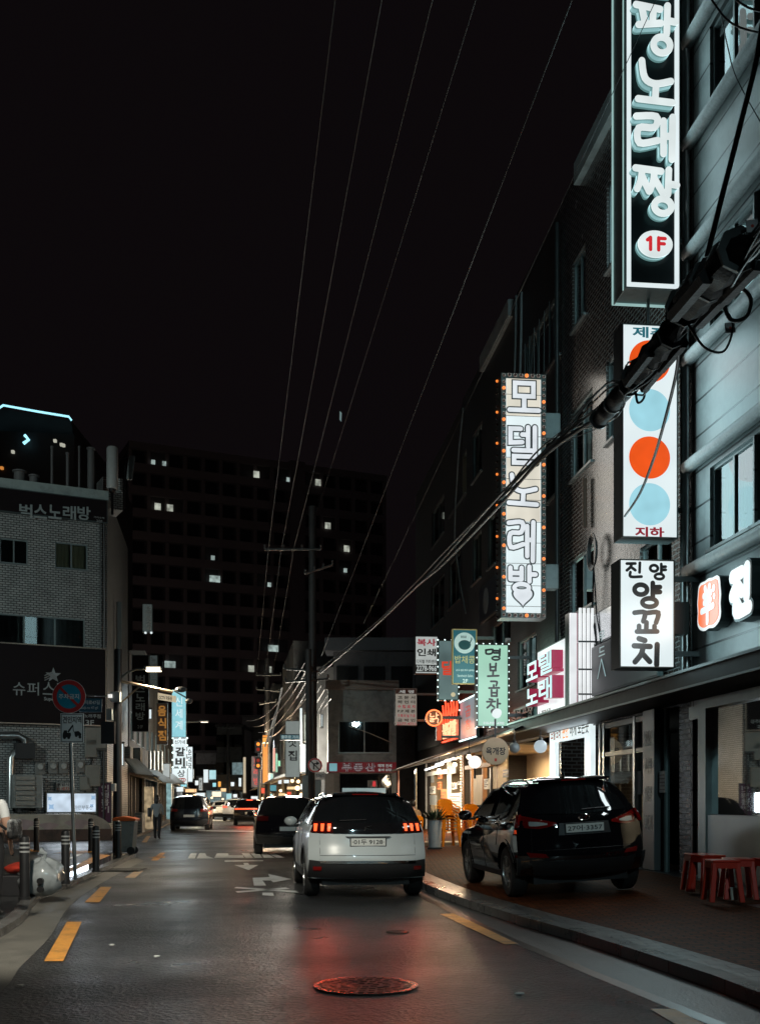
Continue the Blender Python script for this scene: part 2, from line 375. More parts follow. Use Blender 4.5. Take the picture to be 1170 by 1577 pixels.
b.solo('pavement_east', PB, kind='structure')
def zs(p):
    """height of the sloping right pavement under a point"""
    best = min(rows, key=lambda r: abs(r[1]-p[1])); xi = rfx(p[1], -.6); t = (p[0]-best[0])/(xi-best[0]); return .13+.2*max(0, min(1, t))
def GP(px, py):
    """photo pixel to the right pavement"""
    z = .2
    for _ in range(12): q = G(px, py, z); z = zs(q)
    return q
b = B(); b.add([(rfx(9, .9), 9, .0), (rfx(9, -.2), 9, .0), (rfx(30, -.2), 30, .0), (rfx(30, .9), 30, .0)], [(0, 1, 2, 3)])
vs = [(rfx(y, o), y, zs((rfx(y, o), y))+.006) for y, o in ((9, 1.0), (9, -.2), (32, -.2), (32, 1.0))]
B().add(vs, [(0, 1, 2, 3)]).solo('shopfront_apron', M('dark slate paving', (.045, .045, .05), .3, var=.3, bump=.3), kind='structure')
# far right and left pavements
b = B(); L2 = [V((-9.6, 43.5, 0)), V((-11.2, 56, 0)), V((-13.9, 75, 0)), V((-20, 120, 0)), V((-28, 170, 0))]; L3 = [V((p.x-2.5, p.y, 0)) for p in L2]
b.grid(strip(L2, L3, .09, .09)).grid(strip(L2, L2, 0, .09)); b.solo('pavement_north', PAV, kind='structure')
# drain covers
def manhole(c, r, label, rough=.35):
    t = T('manhole_cover', label, 'manhole cover', W0, c)
    b = B(); b.lathe([(r, .002), (r, .014), (r*.9, .016), (r*.9, .004)], c, 40); b.part('rim', M('iron rim', (.07, .065, .06), .2, .6, bump=.3), t)
    b = B(); b.lathe([(r*.88, .003), (r*.88, .012), (.001, .012)], c, 40)
    for ring in (.2, .42, .62, .8):
        m = max(6, int(ring*36))
        for k in range(m):
            a = 2*pi*k/m+ring; x, y = c[0]+r*ring*cos(a), c[1]+r*ring*sin(a); d = r*.06
            b.prism([(x-d, y-d*.7), (x+d, y-d*.7), (x+d, y+d*.7), (x-d, y+d*.7)], .012, .02)
    b.part('plate', M('cast iron', (.06, .055, .05), .3, .7, bump=.5, bscale=30), t)
c = G(563, 1520); manhole((c.x, c.y, 0), .42, 'round cast-iron manhole cover in the foreground lane catching red light')
c = G(612, 1437); manhole((c.x, c.y, 0), .13, 'small dark round valve cover in the road behind the white car')
c = G(190, 1341); b = B()
for i in range(7): b.box(c.x-.42, c.x+.42, c.y-.5+i*.14, c.y-.42+i*.14, .006, .03)
b.box(c.x-.46, c.x+.46, c.y-.55, c.y+.5, .004, .012)
b.solo('drain_grate', BLACK, 'dark slatted drain grate in the gutter near the grey bin', 'drain grate', W0, (c.x, c.y, 0))
# ------------------------------------------------------------------ cars
def lerp(a, b, t): return a+(b-a)*t
def interp(t, tab):
    if t <= tab[0][0]: return tab[0][1]
    for (a, va), (b_, vb) in zip(tab, tab[1:]):
        if t <= b_:
            k = (t-a)/(b_-a); return lerp(va, vb, k)
    return tab[-1][1]
def smtab(tab, n=6):
    ps = smoothline([V((a, v, 0)) for a, v in tab], n); return [(p.x, p.y) for p in ps]
class Shape:
    def __init__(s, L, W, top, rear, front, width, plan, wheels, R, sill=.24, crown=.06, corner=.2):
        s.L, s.W, s.sill, s.R, s.wh, s.crown, s.corner = L, W, sill, R, wheels, crown, corner
        s.top, s.rear, s.front, s.width, s.plan = [smtab(q) for q in (top, rear, front, width, plan)]
    def zb(s, y):
        z = s.sill+ (.06 if abs(y) > s.L/2-.5 else 0)
        for yw in s.wh:
            d = abs(y-yw); Ra = s.R+.065
            if d < Ra: z = max(z, s.R+sqrt(Ra*Ra-d*d)-.005)
        return z
    def hw(s, y, z): return s.W/2*interp(z, s.width)*interp(y/(s.L/2), s.plan)
    def yr(s, z, v=0): return -s.L/2+interp(z, s.rear)+s.corner*abs(v)**3.5
    def yf(s, z, v=0): return s.L/2-interp(z, s.front)-s.corner*1.5*abs(v)**3.5
    def S(s, u, v, w):
        y0 = u*s.L/2; zt = interp(u, s.top); zt -= s.crown*v*v+.045*abs(v)**8
        k = (u+1)/2
        z = s.sill+(zt-s.sill)*w
        y = lerp(s.yr(z, v), s.yf(z, v), k)
        zb = s.zb(y); z = zb+(zt-zb)*w
        return (v*s.hw(y, z), y, z)
    def body(s, nu=84, nv=12, nw=16):
        b = B(); U = [-1+2*i/nu for i in range(nu+1)]; Vv = [-1+2*i/nv for i in range(nv+1)]; Wv = [i/nw for i in range(nw+1)]
        for sg in (-1, 1): b.grid([[s.S(u, sg, q) for u in U] for q in Wv])
        for q in (0, 1): b.grid([[s.S(u, v, q) for u in U] for v in Vv])
        for u in (-1, 1): b.grid([[s.S(u, v, q) for v in Vv] for q in Wv])
        return b
    def pr(s, x, z):
        zb = s.zb(-s.L/2+.05); zt = interp(-1, s.top)-s.crown*(x*1.2)**2; w = (z-zb)/(zt-zb); zz = z; z = s.sill+(zt-s.sill)*w; y = s.yr(z); v = x/max(s.hw(y, z), .1); return V((x, s.yr(z, min(abs(v), 1)), zz))
    def pf(s, x, z):
        y = s.yf(z); v = x/max(s.hw(y, z), .1); return V((x, s.yf(z, min(abs(v), 1)), z))
    def ps(s, y, z, sg): return V((sg*s.hw(y, z), y, z))
    def pt(s, x, y):
        z = interp(y/(s.L/2), s.top); v = x/max(s.hw(y, z), .1); return V((x, y, z-s.crown*v*v-.045*abs(v)**8))
def resample(l, n):
    if len(l) == 1: return l*(n+1)
    d = [0]
    for a, b_ in zip(l, l[1:]): d.append(d[-1]+max(sqrt((a[0]-b_[0])**2+(a[1]-b_[1])**2), 1e-6))
    out = []
    for i in range(n+1):
        t = d[-1]*i/n
        for k in range(len(l)-1):
            if t <= d[k+1]+1e-9:
                f = (t-d[k])/(d[k+1]-d[k]); out.append((lerp(l[k][0], l[k+1][0], f), lerp(l[k][1], l[k+1][1], f))); break
    return out
def patch(b, fn, bot, top, eps=.006, nu=14, nv=6, nrm=None, thick=.02):
    """a skin over part of the body between two outline curves, standing eps proud with a returned edge"""
    A = resample(bot, nu); D = resample(top, nu)
    def off(p, e): return p+nrm*e
    rows = []; pin = []
    for j in range(nv+1):
        r = []; q = []
        for i in range(nu+1):
            a, d = A[i], D[i]; p = fn(lerp(a[0], d[0], j/nv), lerp(a[1], d[1], j/nv)); r.append(off(p, eps)); q.append(off(p, -thick))
        rows.append(r); pin.append(q)
    b.grid(rows)
    b.grid([rows[0], pin[0]]); b.grid([rows[-1], pin[-1]]); b.grid([[r[0] for r in rows], [r[0] for r in pin]]); b.grid([[r[-1] for r in rows], [r[-1] for r in pin]])
    return b
NR, NF, NT = V((0, -1, 0)), V((0, 1, 0)), V((0, 0, 1))
def NS(sg): return V((sg, 0, 0))
def wheel(t, x, y, R, sg, rim, spokes=5, wd=.23):
    b = B(); h = wd/2
    b.lathe([(R*.6, -h*.3), (R*.63, -h*.95), (R*.66, -h), (R*.9, -h), (R*.985, -h*.72), (R, -h*.3), (R, h*.3), (R*.985, h*.72), (R*.9, h), (R*.66, h), (R*.63, h*.95), (R*.6, h*.3)], (x, y, R), 36, 'x')
    w_ = b.part('wheel', RUBBER, t, smooth=35)
    b = B(); o = sg*h*.93
    b.lathe([(R*.66, o*.2), (R*.66, o), (R*.6, o*1.02), (R*.58, o*.5), (.02, o*.4)], (x, y, R), 32, 'x')
    b.lathe([(.07, o*.4), (.07, o*.95), (.05, o)], (x, y, R), 14, 'x')
    for k in range(spokes*2):
        a = 2*pi*(k//2)/spokes+(.16 if k % 2 else -.16)+.3; ca, sa = cos(a), sin(a); wdt = .025
        p = [(ca*.06-sa*wdt, sa*.06+ca*wdt), (ca*.06+sa*wdt, sa*.06-ca*wdt), (ca*R*.63+sa*wdt*.8, sa*R*.63-ca*wdt*.8), (ca*R*.63-sa*wdt*.8, sa*R*.63+ca*wdt*.8)]
        b.prism([(y+q[0], R+q[1]) for q in p], x+o*.72, x+o*.97, 'x')
    b.part('rim', rim, t, parent=w_, smooth=35)
PLATE = M('plate white', (.62, .63, .6), .4, var=.06); INK = M('dark ink', (.015, .015, .017), .5)
CHROME = M('chrome', (.75, .77, .77), .12, 1, var=.05); CPLAST = M('car plastic', (.018, .018, .019), .5, bump=.15, bscale=200)
CGLASS = M('car glass', (.006, .007, .008), .03, var=.2, spec=.7); REDLENS = M('red lens', (.2, .006, .005), .08, var=.15, coat=1)
LITRED = E('lit tail lamp', (1, .13, .07), 1.6); LITCLAW = E('lit claw lamp', (1.0, .1, .025), 2.4); RIMA = M('alloy rim', (.4, .42, .42), .25, .9)
def plate(t, sh, x, z, txt, w_=.52, h=.11, tilt=0, y=None):
    y = (y if y is not None else sh.pr(x, z).y)-.015
    b = B(); b.box(x-w_/2-.015, x+w_/2+.015, y, y+.03, z-h/2-.015, z+h/2+.015); p = b.part('number_plate', CPLAST, t, bevel=.005)
    b = B(); b.box(x-w_/2, x+w_/2, y-.006, y, z-h/2, z+h/2); b.part('plate_face', PLATE, t, parent=p)
    if txt:
        b = B(); text(b, txt, x-w_*.46, x+w_*.46, z-h*.34, z+h*.34, y-.009, .012); b.part('characters', INK, t, parent=p)
def mirror(t, sh, y, z, mat, s=1.0):
    for sg in (-1, 1):
        x = sg*sh.hw(y, z); b = B(); b.ball((x+sg*.14, y, z+.03), .12*s, 16, (.85, .5, .62)); m = b.part('wing_mirror', mat, t, smooth=60)
        b = B(); b.box(min(x-sg*.03, x+sg*.09), max(x-sg*.03, x+sg*.09), y-.03, y+.03, z-.05, z-.01); b.part('mirror_arm', BLACK, t, parent=m)
def underbody_tub(t, sh):  # black underbody box with a bar at each axle
    b = B(); b.box(-sh.W*.36, sh.W*.36, -sh.L/2+.35, sh.L/2-.35, .2, .62)
    for yw in sh.wh: b.box(-sh.W*.4, sh.W*.4, yw-.05, yw+.05, sh.R-.05, sh.R+.05)
    b.part('underbody', BLACK, t)
def side_glass(t, sh, bot, top, sg, name='side_window', trim=None):
    b = B(); patch(b, lambda y, z: sh.ps(y, z, sg), bot, top, .004, 18, 6, NS(sg)); g = b.part(name, CGLASS, t, smooth=40)
    if trim:
        b = B(); b.tube([sh.ps(y, z, sg)+NS(sg)*.008 for y, z in resample(top, 20)], .012, 6); b.part('window_trim', trim, t, parent=g, smooth=60)
    return g
def seam(b, sh, pts_, sg, r=.004): b.tube([sh.ps(y, z, sg)+NS(sg)*.001 for y, z in resample(pts_, 14)], r, 5)

# --- white car with three-claw tail lamps
def white_suv(loc, rz):
    sh = Shape(4.45, 1.86,
        [(-1, 1.585), (-.7, 1.615), (-.4, 1.63), (-.1, 1.61), (.12, 1.5), (.42, 1.1), (.55, 1.02), (.8, .96), (1, .82)],
        [(.2, .2), (.34, .06), (.5, .0), (.66, .02), (.78, .06), (.98, .09), (1.08, .11), (1.2, .18), (1.4, .36), (1.55, .5), (1.65, .55)],
        [(.2, .2), (.4, .02), (.6, 0), (.8, .06), (1, .3), (1.6, .4)],
        [(.2, .93), (.4, .985), (.62, 1), (.85, .985), (1.02, .965), (1.12, .93), (1.4, .8), (1.56, .7), (1.63, .64)],
        [(-1, .93), (-.8, .985), (-.5, 1), (.5, 1), (.8, .97), (1, .84)], (-1.36, 1.32), .355, .25)
    t = T('white_car', 'white crossover car with three lit red claw strips in each tail lamp', 'car', W0, (0, 0, 0))
    WP = M('white car paint', (.43, .47, .475), .3, var=.03, coat=.35)
    bo = sh.body().part('body', [WP, M('gloss black', (.008, .008, .009), .06, coat=1)], t, smooth=38, weld=.001)
    for p in bo.data.polygons:
        if p.center.z > 1.15 and p.center.y < .82: p.material_index = 1
    underbody_tub(t, sh)
    b = B(); b.grid([[sh.pt(x*.62, y)+NT*.006 for x in [i/8-1 for i in range(17)]] for y in [-1.72+.14*i for i in range(17)]]); b.part('roof_panel', M('gloss black', (.008, .008, .009), .06, coat=1), t, smooth=40)
    b = B(); patch(b, sh.pr, [(-.8, 1.15), (0, 1.13), (.8, 1.15)], [(-.64, 1.53), (0, 1.56), (.64, 1.53)], .008, 16, 6, NR); b.part('rear_window', CGLASS, t, smooth=40)
    b = B(); patch(b, sh.pr, [(-.84, 1.0), (0, .985), (.84, 1.0)], [(-.74, 1.165), (0, 1.145), (.74, 1.165)], .014, 24, 4, NR); blk = b.part('black_band', M('gloss black'.strip(), (.008, .008, .009), .06), t, smooth=40)
    b = B(); b.box(-.5, .5, -1.76, -1.56, 1.565, 1.6); b.part('spoiler', _mc['gloss black'], t, bevel=.012)
    b = B(); b.box(-.2, .2, -1.765, -1.75, 1.575, 1.59); b.part('high_brake_lamp', REDLENS, t)
    for sg in (-1, 1):
        b = B(); patch(b, sh.pr, [(sg*.53, 1.005), (sg*.86, 1.01)], [(sg*.53, 1.165), (sg*.8, 1.17)], .02, 10, 4, NR); h = b.part('tail_lamp', M('dark lens', (.05, .004, .004), .08, coat=1), t, smooth=40)
        for k in range(3):
            x = sg*(.575+.098*k); xb = x+sg*.012
            b = B(); patch(b, sh.pr, [(xb-.02, 1.03), (xb+.018, 1.03)], [(x-.028, 1.14), (x+.024, 1.14)], .028, 3, 3, NR); b.part('lamp_claw', LITCLAW, t, parent=h)
    for sg in (-1, 1): lamp(t, 'AREA', (sg*.68, -2.3, 1.08), 1.0, (1, .1, .04), (.3, .12), (-pi/2, 0, 0), name='tail_light', spread=55)
    # emblem: a small rearing cat of bent strokes, and the wiper
    b = B(); y = sh.pr(0, 1.07).y-.02
    for l in ([(-.055, 1.035), (-.03, 1.06), (-.035, 1.085), (-.01, 1.1), (.02, 1.095), (.035, 1.108), (.05, 1.1)], [(-.01, 1.1), (-.02, 1.07), (.01, 1.055), (.0, 1.03)], [(.02, 1.08), (.045, 1.078)], [(.015, 1.06), (.05, 1.05)], [(-.03, 1.06), (-.06, 1.075)]):
        b.tube([(p[0], y, p[1]) for p in l], .0075, 6)
    b.part('emblem', CHROME, t)
    b = B(); text(b, 'PEUGEOT', -.13, .13, 1.002, 1.016, sh.pr(0, 1.01).y-.018, .02); b.part('lettering', CHROME, t)
    b = B(); b.tube([sh.pr(-.02, 1.2)+NR*.03, sh.pr(-.42, 1.185)+NR*.03], .009, 6); b.part('rear_wiper', BLACK, t)
    b = B(); patch(b, sh.pr, [(-.3, .93), (.3, .93)], [(-.34, .95), (.34, .95)], .03, 8, 2, NR); b.part('handle_strip', CPLAST, t)
    plate(t, sh, 0, .865, '·01두 9128·')
    b = B(); patch(b, sh.pr, [(-.9, .33), (0, .31), (.9, .33)], [(-.88, .6), (-.6, .57), (.6, .57), (.88, .6)], .02, 24, 5, NR); bp = b.part('bumper', CPLAST, t, smooth=40)
    b = B(); patch(b, sh.pr, [(-.72, .545), (.72, .545)], [(-.72, .585), (.72, .585)], .032, 18, 2, NR); b.part('bumper_trim', CHROME, t, parent=bp, smooth=40)
    for sg in (-1, 1):
        b = B(); patch(b, sh.pr, [(sg*.7, .44), (sg*.82, .44)], [(sg*.7, .5), (sg*.82, .5)], .035, 3, 2, NR); b.part('reflector', REDLENS, t, parent=bp)
    b = B()
    for x in (-.72, .72): b.tube([sh.pr(x, z)+NR*.001 for z in (.6, .7, .8, .9, .99)], .004, 5)
    b.tube([sh.pr(x*.09, .665)+NR*.001 for x in range(-8, 9)], .004, 5)
    for sg in (-1, 1):
        for l in ([(-.05, .35), (-.05, 1.06)], [(1.0, .36), (1.05, 1.04)], [(-.85, .72), (-.95, 1.04)]): seam(b, sh, l, sg)
    b.part('panel_gaps', INK, t)
    for sg in (-1, 1):
        side_glass(t, sh, [(-1.82, 1.17), (-.4, 1.08), (.86, 1.06)], [(-1.55, 1.43), (-.5, 1.51), (.1, 1.48), (.72, 1.13)], sg, trim=CHROME)
        b = B(); patch(b, lambda y, z: sh.ps(y, z, sg), [(-.96, .27), (.92, .27)], [(-.99, .42), (.95, .42)], .012, 14, 3, NS(sg)); b.part('side_cladding', CPLAST, t, smooth=40)
        for yw in sh.wh:
            Ra = sh.R+.06
            b = B(); rows_ = []
            for rr in (Ra, Ra+.055): rows_.append([sh.ps(yw+rr*cos(a), max(sh.R+rr*sin(a), .27), sg)+NS(sg)*.012 for a in [pi*i/22 for i in range(23)]])
            b.grid(rows_); b.grid([rows_[0], [p-NS(sg)*.05 for p in rows_[0]]]); b.part('arch_trim', CPLAST, t, smooth=40)
            wheel(t, sg*(sh.W/2-.13), yw, sh.R, sg, RIMA)
        b = B(); b.tube([sh.pt(sg*.57, y)+NT*(.05 if -1.5 < y < .1 else .0) for y in (-1.62, -1.5, -1.2, -.6, -.1, .1, .2)], .018, 8); b.part('roof_rail', CHROME, t, smooth=60)
        for yy, zz in ((.3, .93), (-.76, .96)): b = B(); b.box(*sorted((sg*(sh.hw(yy, zz)-.005), sg*(sh.hw(yy, zz)+.03))), yy-.1, yy+.1, zz, zz+.03); b.part('door_handle', WP, t, bevel=.008)
    mirror(t, sh, .72, 1.1, WP, 1.1)
    t.e.location = loc; t.e.rotation_euler = (0, 0, rz); return t

# --- black car parked up on the bricks
def black_suv(loc, rz, roll):
    sh = Shape(4.41, 1.84,
        [(-1, 1.6), (-.75, 1.635), (-.4, 1.655), (-.1, 1.63), (.13, 1.5), (.4, 1.1), (.5, 1.04), (.8, .98), (1, .82)],
        [(.2, .22), (.36, .06), (.52, .0), (.7, .03), (.86, .05), (1.0, .07), (1.1, .11), (1.22, .22), (1.4, .36), (1.56, .5), (1.66, .54)],
        [(.2, .2), (.4, .02), (.6, 0), (.8, .06), (1, .3), (1.6, .4)],
        [(.2, .92), (.4, .98), (.65, 1), (.9, .985), (1.05, .96), (1.15, .92), (1.4, .79), (1.56, .7), (1.66, .62)],
        [(-1, .9), (-.8, .975), (-.5, 1), (.5, 1), (.8, .97), (1, .84)], (-1.33, 1.31), .36, .27, corner=.27)
    t = T('black_car', 'glossy black crossover car parked half up on the brown brick pavement', 'car')
    BP = M('black car paint', (.004, .004, .005), .035, var=.05, coat=1, spec=.6)
    sh.body().part('body', BP, t, smooth=38, weld=.001); underbody_tub(t, sh)
    b = B(); patch(b, sh.pr, [(-.75, 1.17), (0, 1.13), (.75, 1.17)], [(-.57, 1.53), (0, 1.57), (.57, 1.53)], .008, 16, 6, NR); b.part('rear_window', CGLASS, t, smooth=40)
    b = B(); b.box(-.52, .52, -1.76, -1.54, 1.575, 1.615); s_ = b.part('spoiler', BP, t, bevel=.015)
    b = B(); b.box(-.17, .17, -1.766, -1.75, 1.585, 1.602); b.part('high_brake_lamp', REDLENS, t, parent=s_)
    for sg in (-1, 1):
        b = B(); patch(b, sh.pr, [(sg*.38, 1.0), (sg*.6, .96), (sg*.9, .99)], [(sg*.38, 1.03), (sg*.6, 1.09), (sg*.84, 1.16)], .02, 14, 5, NR); h = b.part('tail_lamp', REDLENS, t, smooth=40)
        b = B(); patch(b, sh.pr, [(sg*.5, 1.01), (sg*.62, .995), (sg*.72, 1.0)], [(sg*.5, 1.03), (sg*.62, 1.055), (sg*.72, 1.06)], .027, 6, 3, NR); b.part('clear_lens', M('clear lens', (.5, .5, .48), .1, coat=1), t, parent=h, smooth=40)
        b = B(); patch(b, lambda y, z: sh.ps(y, z, sg), [(-1.92, 1.02), (-1.66, 1.09)], [(-1.88, 1.16), (-1.62, 1.12)], .012, 6, 3, NS(sg)); b.part('lamp_wing', REDLENS, t, parent=h, smooth=40)
    b = B(); y = sh.pr(0, 1.08).y-.02; ring = [(.075*cos(a), y, 1.085+.04*sin(a)) for a in [2*pi*i/20 for i in range(21)]]; b.tube(ring, .006, 6)
    for l in ([(-.04, 1.06), (-.02, 1.11)], [(.015, 1.06), (.042, 1.108)], [(-.028, 1.08), (.03, 1.09)]): b.tube([(p[0], y, p[1]) for p in l], .007, 6)
    b.part('emblem', CHROME, t)
    b = B(); b.tube([sh.pr(0, 1.19)+NR*.03, sh.pr(.4, 1.2)+NR*.03], .009, 6); b.part('rear_wiper', BLACK, t)
    b = B(); patch(b, sh.pr, [(-.36, .86), (.36, .86)], [(-.34, 1.02), (.34, 1.02)], .004, 8, 2, NR); b.part('plate_recess', CPLAST, t)
    plate(t, sh, 0, .945, '27어·3357')
    b = B(); patch(b, sh.pr, [(-.88, .34), (0, .3), (.88, .34)], [(-.9, .58), (-.6, .52), (.6, .52), (.9, .58)], .02, 24, 5, NR); bp = b.part('bumper', CPLAST, t, smooth=40)
    for sg in (-1, 1):
        b = B(); patch(b, sh.pr, [(sg*.52, .575), (sg*.74, .58)], [(sg*.56, .625), (sg*.78, .65)], .026, 6, 2, NR); b.part('reflector', REDLENS, t, parent=bp, smooth=40)
    b = B()
    for sg in (-1, 1):
        b.tube([sh.pr(sg*.7, z)+NR*.001 for z in (.68, .78, .88, .97)], .004, 5)
        for l in ([(-.06, .35), (-.06, 1.08)], [(1.0, .36), (1.05, 1.06)], [(-.86, .72), (-.98, 1.06)]): seam(b, sh, l, sg)
    b.tube([sh.pr(x*.09, .67)+NR*.001 for x in range(-8, 9)], .004, 5); b.part('panel_gaps', INK, t)
    for sg in (-1, 1):
        side_glass(t, sh, [(-1.42, 1.22), (-.5, 1.13), (.86, 1.06)], [(-1.2, 1.42), (-.5, 1.53), (.1, 1.5), (.72, 1.13)], sg, trim=CHROME)
        b = B(); b.tube([sh.ps(y, z, sg)+NS(sg)*.006 for y, z in resample([(-.5, 1.13), (-.42, 1.53)], 8)], .03, 6); b.part('door_pillar', BP, t)
        b = B(); patch(b, lambda y, z: sh.ps(y, z, sg), [(-.94, .28), (.92, .28)], [(-.97, .36), (.95, .36)], .012, 14, 3, NS(sg)); b.part('side_cladding', CPLAST, t, smooth=40)
        for yw in sh.wh:
            Ra = sh.R+.06; b = B(); rows_ = []
            for rr in (Ra, Ra+.045): rows_.append([sh.ps(yw+rr*cos(a), max(sh.R+rr*sin(a), .28), sg)+NS(sg)*.008 for a in [pi*i/22 for i in range(23)]])
            b.grid(rows_); b.grid([rows_[0], [p-NS(sg)*.05 for p in rows_[0]]]); b.part('arch_trim', BP, t, smooth=40)
            wheel(t, sg*(sh.W/2-.13), yw, sh.R, sg, RIMA, 5)
        b = B(); b.tube([sh.pt(sg*.56, y)+NT*d for y, d in ((-1.55, 0), (-1.42, .05), (-1.1, .06), (-.5, .06), (-.1, .05), (.08, .02), (.14, .0))], .018, 8); b.part('roof_rail', CHROME, t, smooth=60)
        for yy, zz in ((.3, .97), (-.76, 1.01)): b = B(); b.box(*sorted((sg*(sh.hw(yy, zz)-.005), sg*(sh.hw(yy, zz)+.03))), yy-.1, yy+.1, zz, zz+.03); b.part('door_handle', CHROME, t, bevel=.008)
    b = B(); b.prism([(-1.35, 1.63), (-1.16, 1.63), (-1.3, 1.71)], -.02, .02, 'x'); b.part('roof_aerial', BP, t, bevel=.01)
    mirror(t, sh, .74, 1.1, BP, 1.1)
    t.e.location = loc; t.e.rotation_euler = (0, roll, rz); return t

# --- other cars in the street, simpler
def street_car(loc, rz, L, W, H, paint, label, kind='suv', lamps='off', name='parked_car', platetxt=True, group=None, dirflip=False):
    k = H/1.62
    if kind == 'sedan':
        top = [(-1, .98), (-.8, 1.02), (-.62, 1.06), (-.35, 1.36), (-.1, H), (.15, H-.06), (.45, 1.0), (.8, .92), (1, .76)]; rear = [(.2, .2), (.4, .02), (.6, 0), (.9, .06), (1.1, .12), (1.6, .2)]
        width = [(.2, .93), (.6, 1), (.9, .97), (1.0, .92), (1.3, .74), (H, .66)]
    elif kind == 'van':
        top = [(-1, H-.06), (-.5, H), (0, H), (.3, H-.08), (.62, 1.15), (.85, 1.0), (1, .85)]; rear = [(.2, .2), (.4, .02), (.9, .02), (1.1, .05), (1.4, .13), (H, .22)]
        width = [(.2, .94), (.6, 1), (1.05, .97), (1.4, .86), (H, .76)]
    else:
        top = [(-1, H-.05), (-.7, H-.01), (-.3, H), (0, H-.03), (.15, H-.14), (.45, 1.08), (.6, 1.0), (.8, .95), (1, .8)]; rear = [(.2, .2), (.4, .03), (.6, 0), (.9, .05), (1.05, .09), (1.3, .32), (H-.04, .5)]
        width = [(.2, .93), (.6, 1), (.95, .97), (1.1, .92), (1.4, .79), (H, .66)]
    sh = Shape(L, W, top, rear, [(.2, .2), (.4, .02), (.6, 0), (.8, .05), (1, .3), (1.6, .4)], width, [(-1, .93), (-.8, .985), (-.5, 1), (.5, 1), (.8, .97), (1, .84)], (-L*.3, L*.3), .34, .25)
    t = T(name, label, 'car', group=group)
    sh.body(48, 8, 12).part('body', paint, t, smooth=38, weld=.001); underbody_tub(t, sh)
    if kind == 'sedan':
        b = B(); b.grid([[sh.pt(x*.52, y)+NT*.012 for x in [i/4-1 for i in range(9)]] for y in [-L*.3+L*.022*i for i in range(6)]]); b.part('rear_window', CGLASS, t, smooth=40)
    else:
        zt = H-.12; b = B(); patch(b, sh.pr, [(-.7, 1.08), (0, 1.06), (.7, 1.08)], [(-.58, zt), (0, zt+.02), (.58, zt)], .008, 10, 5, NR); b.part('rear_window', CGLASS, t, smooth=40)
    za = .84 if kind == 'sedan' else .93
    if lamps == 'bar':
        b = B(); patch(b, sh.pr, [(-.84, za), (0, za+.02), (.84, za)], [(-.83, za+.07), (0, za+.08), (.83, za+.07)], .02, 20, 2, NR); b.part('tail_lamp_bar', E('lit red bar', (1, .09, .03), 2.6), t)
        b = B(); b.box(-.18, .18, -L/2+.42, -L/2+.5, H-.1, H-.06); b.part('high_brake_lamp', E('lit red bar', (1, .09, .03), 2.6), t)
    else:
        for sg in (-1, 1):
            b = B(); patch(b, sh.pr, [(sg*.56, za), (sg*.88, za)], [(sg*.56, za+.12), (sg*.85, za+.15)], .02, 8, 3, NR); b.part('tail_lamp', LITRED if lamps == 'on' else (M('dark lens', (.05, .004, .004), .08, coat=1) if lamps == 'dark' else REDLENS), t, smooth=40)
    if lamps == 'bar': lamp(t, 'AREA', (0, -L/2-.1, za), 25, (1, .1, .04), (1.6, .1), (-pi/2, 0, 0), name='tail_light')
    if platetxt: plate(t, sh, 0, .72 if kind != 'sedan' else .6, None)
    b = B(); patch(b, sh.pr, [(-.86, .32), (.86, .32)], [(-.88, .5), (.88, .5)], .015, 10, 3, NR); b.part('bumper', CPLAST, t, smooth=40)
    for sg in (-1, 1):
        side_glass(t, sh, [(-L*.3, 1.08 if kind != 'sedan' else 1.02), (L*.19, 1.04)], [(-L*.22, H-.17), (L*.03, H-.13), (L*.15, 1.1)], sg)
        for yw in sh.wh: wheel(t, sg*(sh.W/2-.13), yw, sh.R, sg, RIMA)
    mirror(t, sh, L*.16, 1.06, paint)
    t.e.location = loc; t.e.rotation_euler = (0, 0, rz); return t
# white car: rear axle between the two wheel contacts read from the photo
a_, c_ = G(481, 1377), G(636, 1381); mid = (a_+c_)/2; rz = radians(7.5)
fw = V((-sin(rz), cos(rz), 0)); white_suv(mid+fw*1.36, rz)
rl = GP(795, 1382); rr = GP(958, 1369); mid = (rl+rr)/2; rz = radians(7.5); fw = V((-sin(rz), cos(rz), 0)); ro = -radians(3.4)
bl = mid+fw*1.33; bl.z = (rl.z+rr.z)/2
black_suv(bl, rz, ro)
BKP = M('black car paint two', (.006, .006, .008), .08, var=.05, coat=1)
q = G(430, 1318); street_car((q.x, q.y+2.2, 0), radians(7), 4.7, 1.88, 1.62, BKP, 'black car with dark windows just ahead and left of the white car', 'suv', 'dark')
q = G(283, 1280); street_car((q.x, q.y+2.4, 0), radians(6), 4.9, 1.92, 1.72, M('dark navy paint', (.01, .012, .018), .2, coat=1), 'dark tall car parked at the left kerb beside the walking pedestrian', 'van')
q = G(377, 1272); street_car((q.x, q.y+2.2, 0), radians(7), 4.5, 1.86, 1.56, M('graphite car paint', (.02, .02, .022), .2, coat=1), 'dark car with a lit full-width red tail light bar', 'suv', 'bar', 'moving_car')
WP2 = M('white car paint two', (.6, .61, .6), .25, coat=1, var=.04)
q = G(336, 1263); street_car((q.x, q.y+2.2, 0), radians(6), 4.6, 1.82, 1.45, WP2, 'white saloon car far down the street, left of the red-lit car', 'sedan')
q = G(357, 1265); street_car((q.x, q.y+2.2, 0), radians(6), 4.3, 1.8, 1.6, WP2, 'white car far down the street right behind the red-lit car', 'suv', 'on')
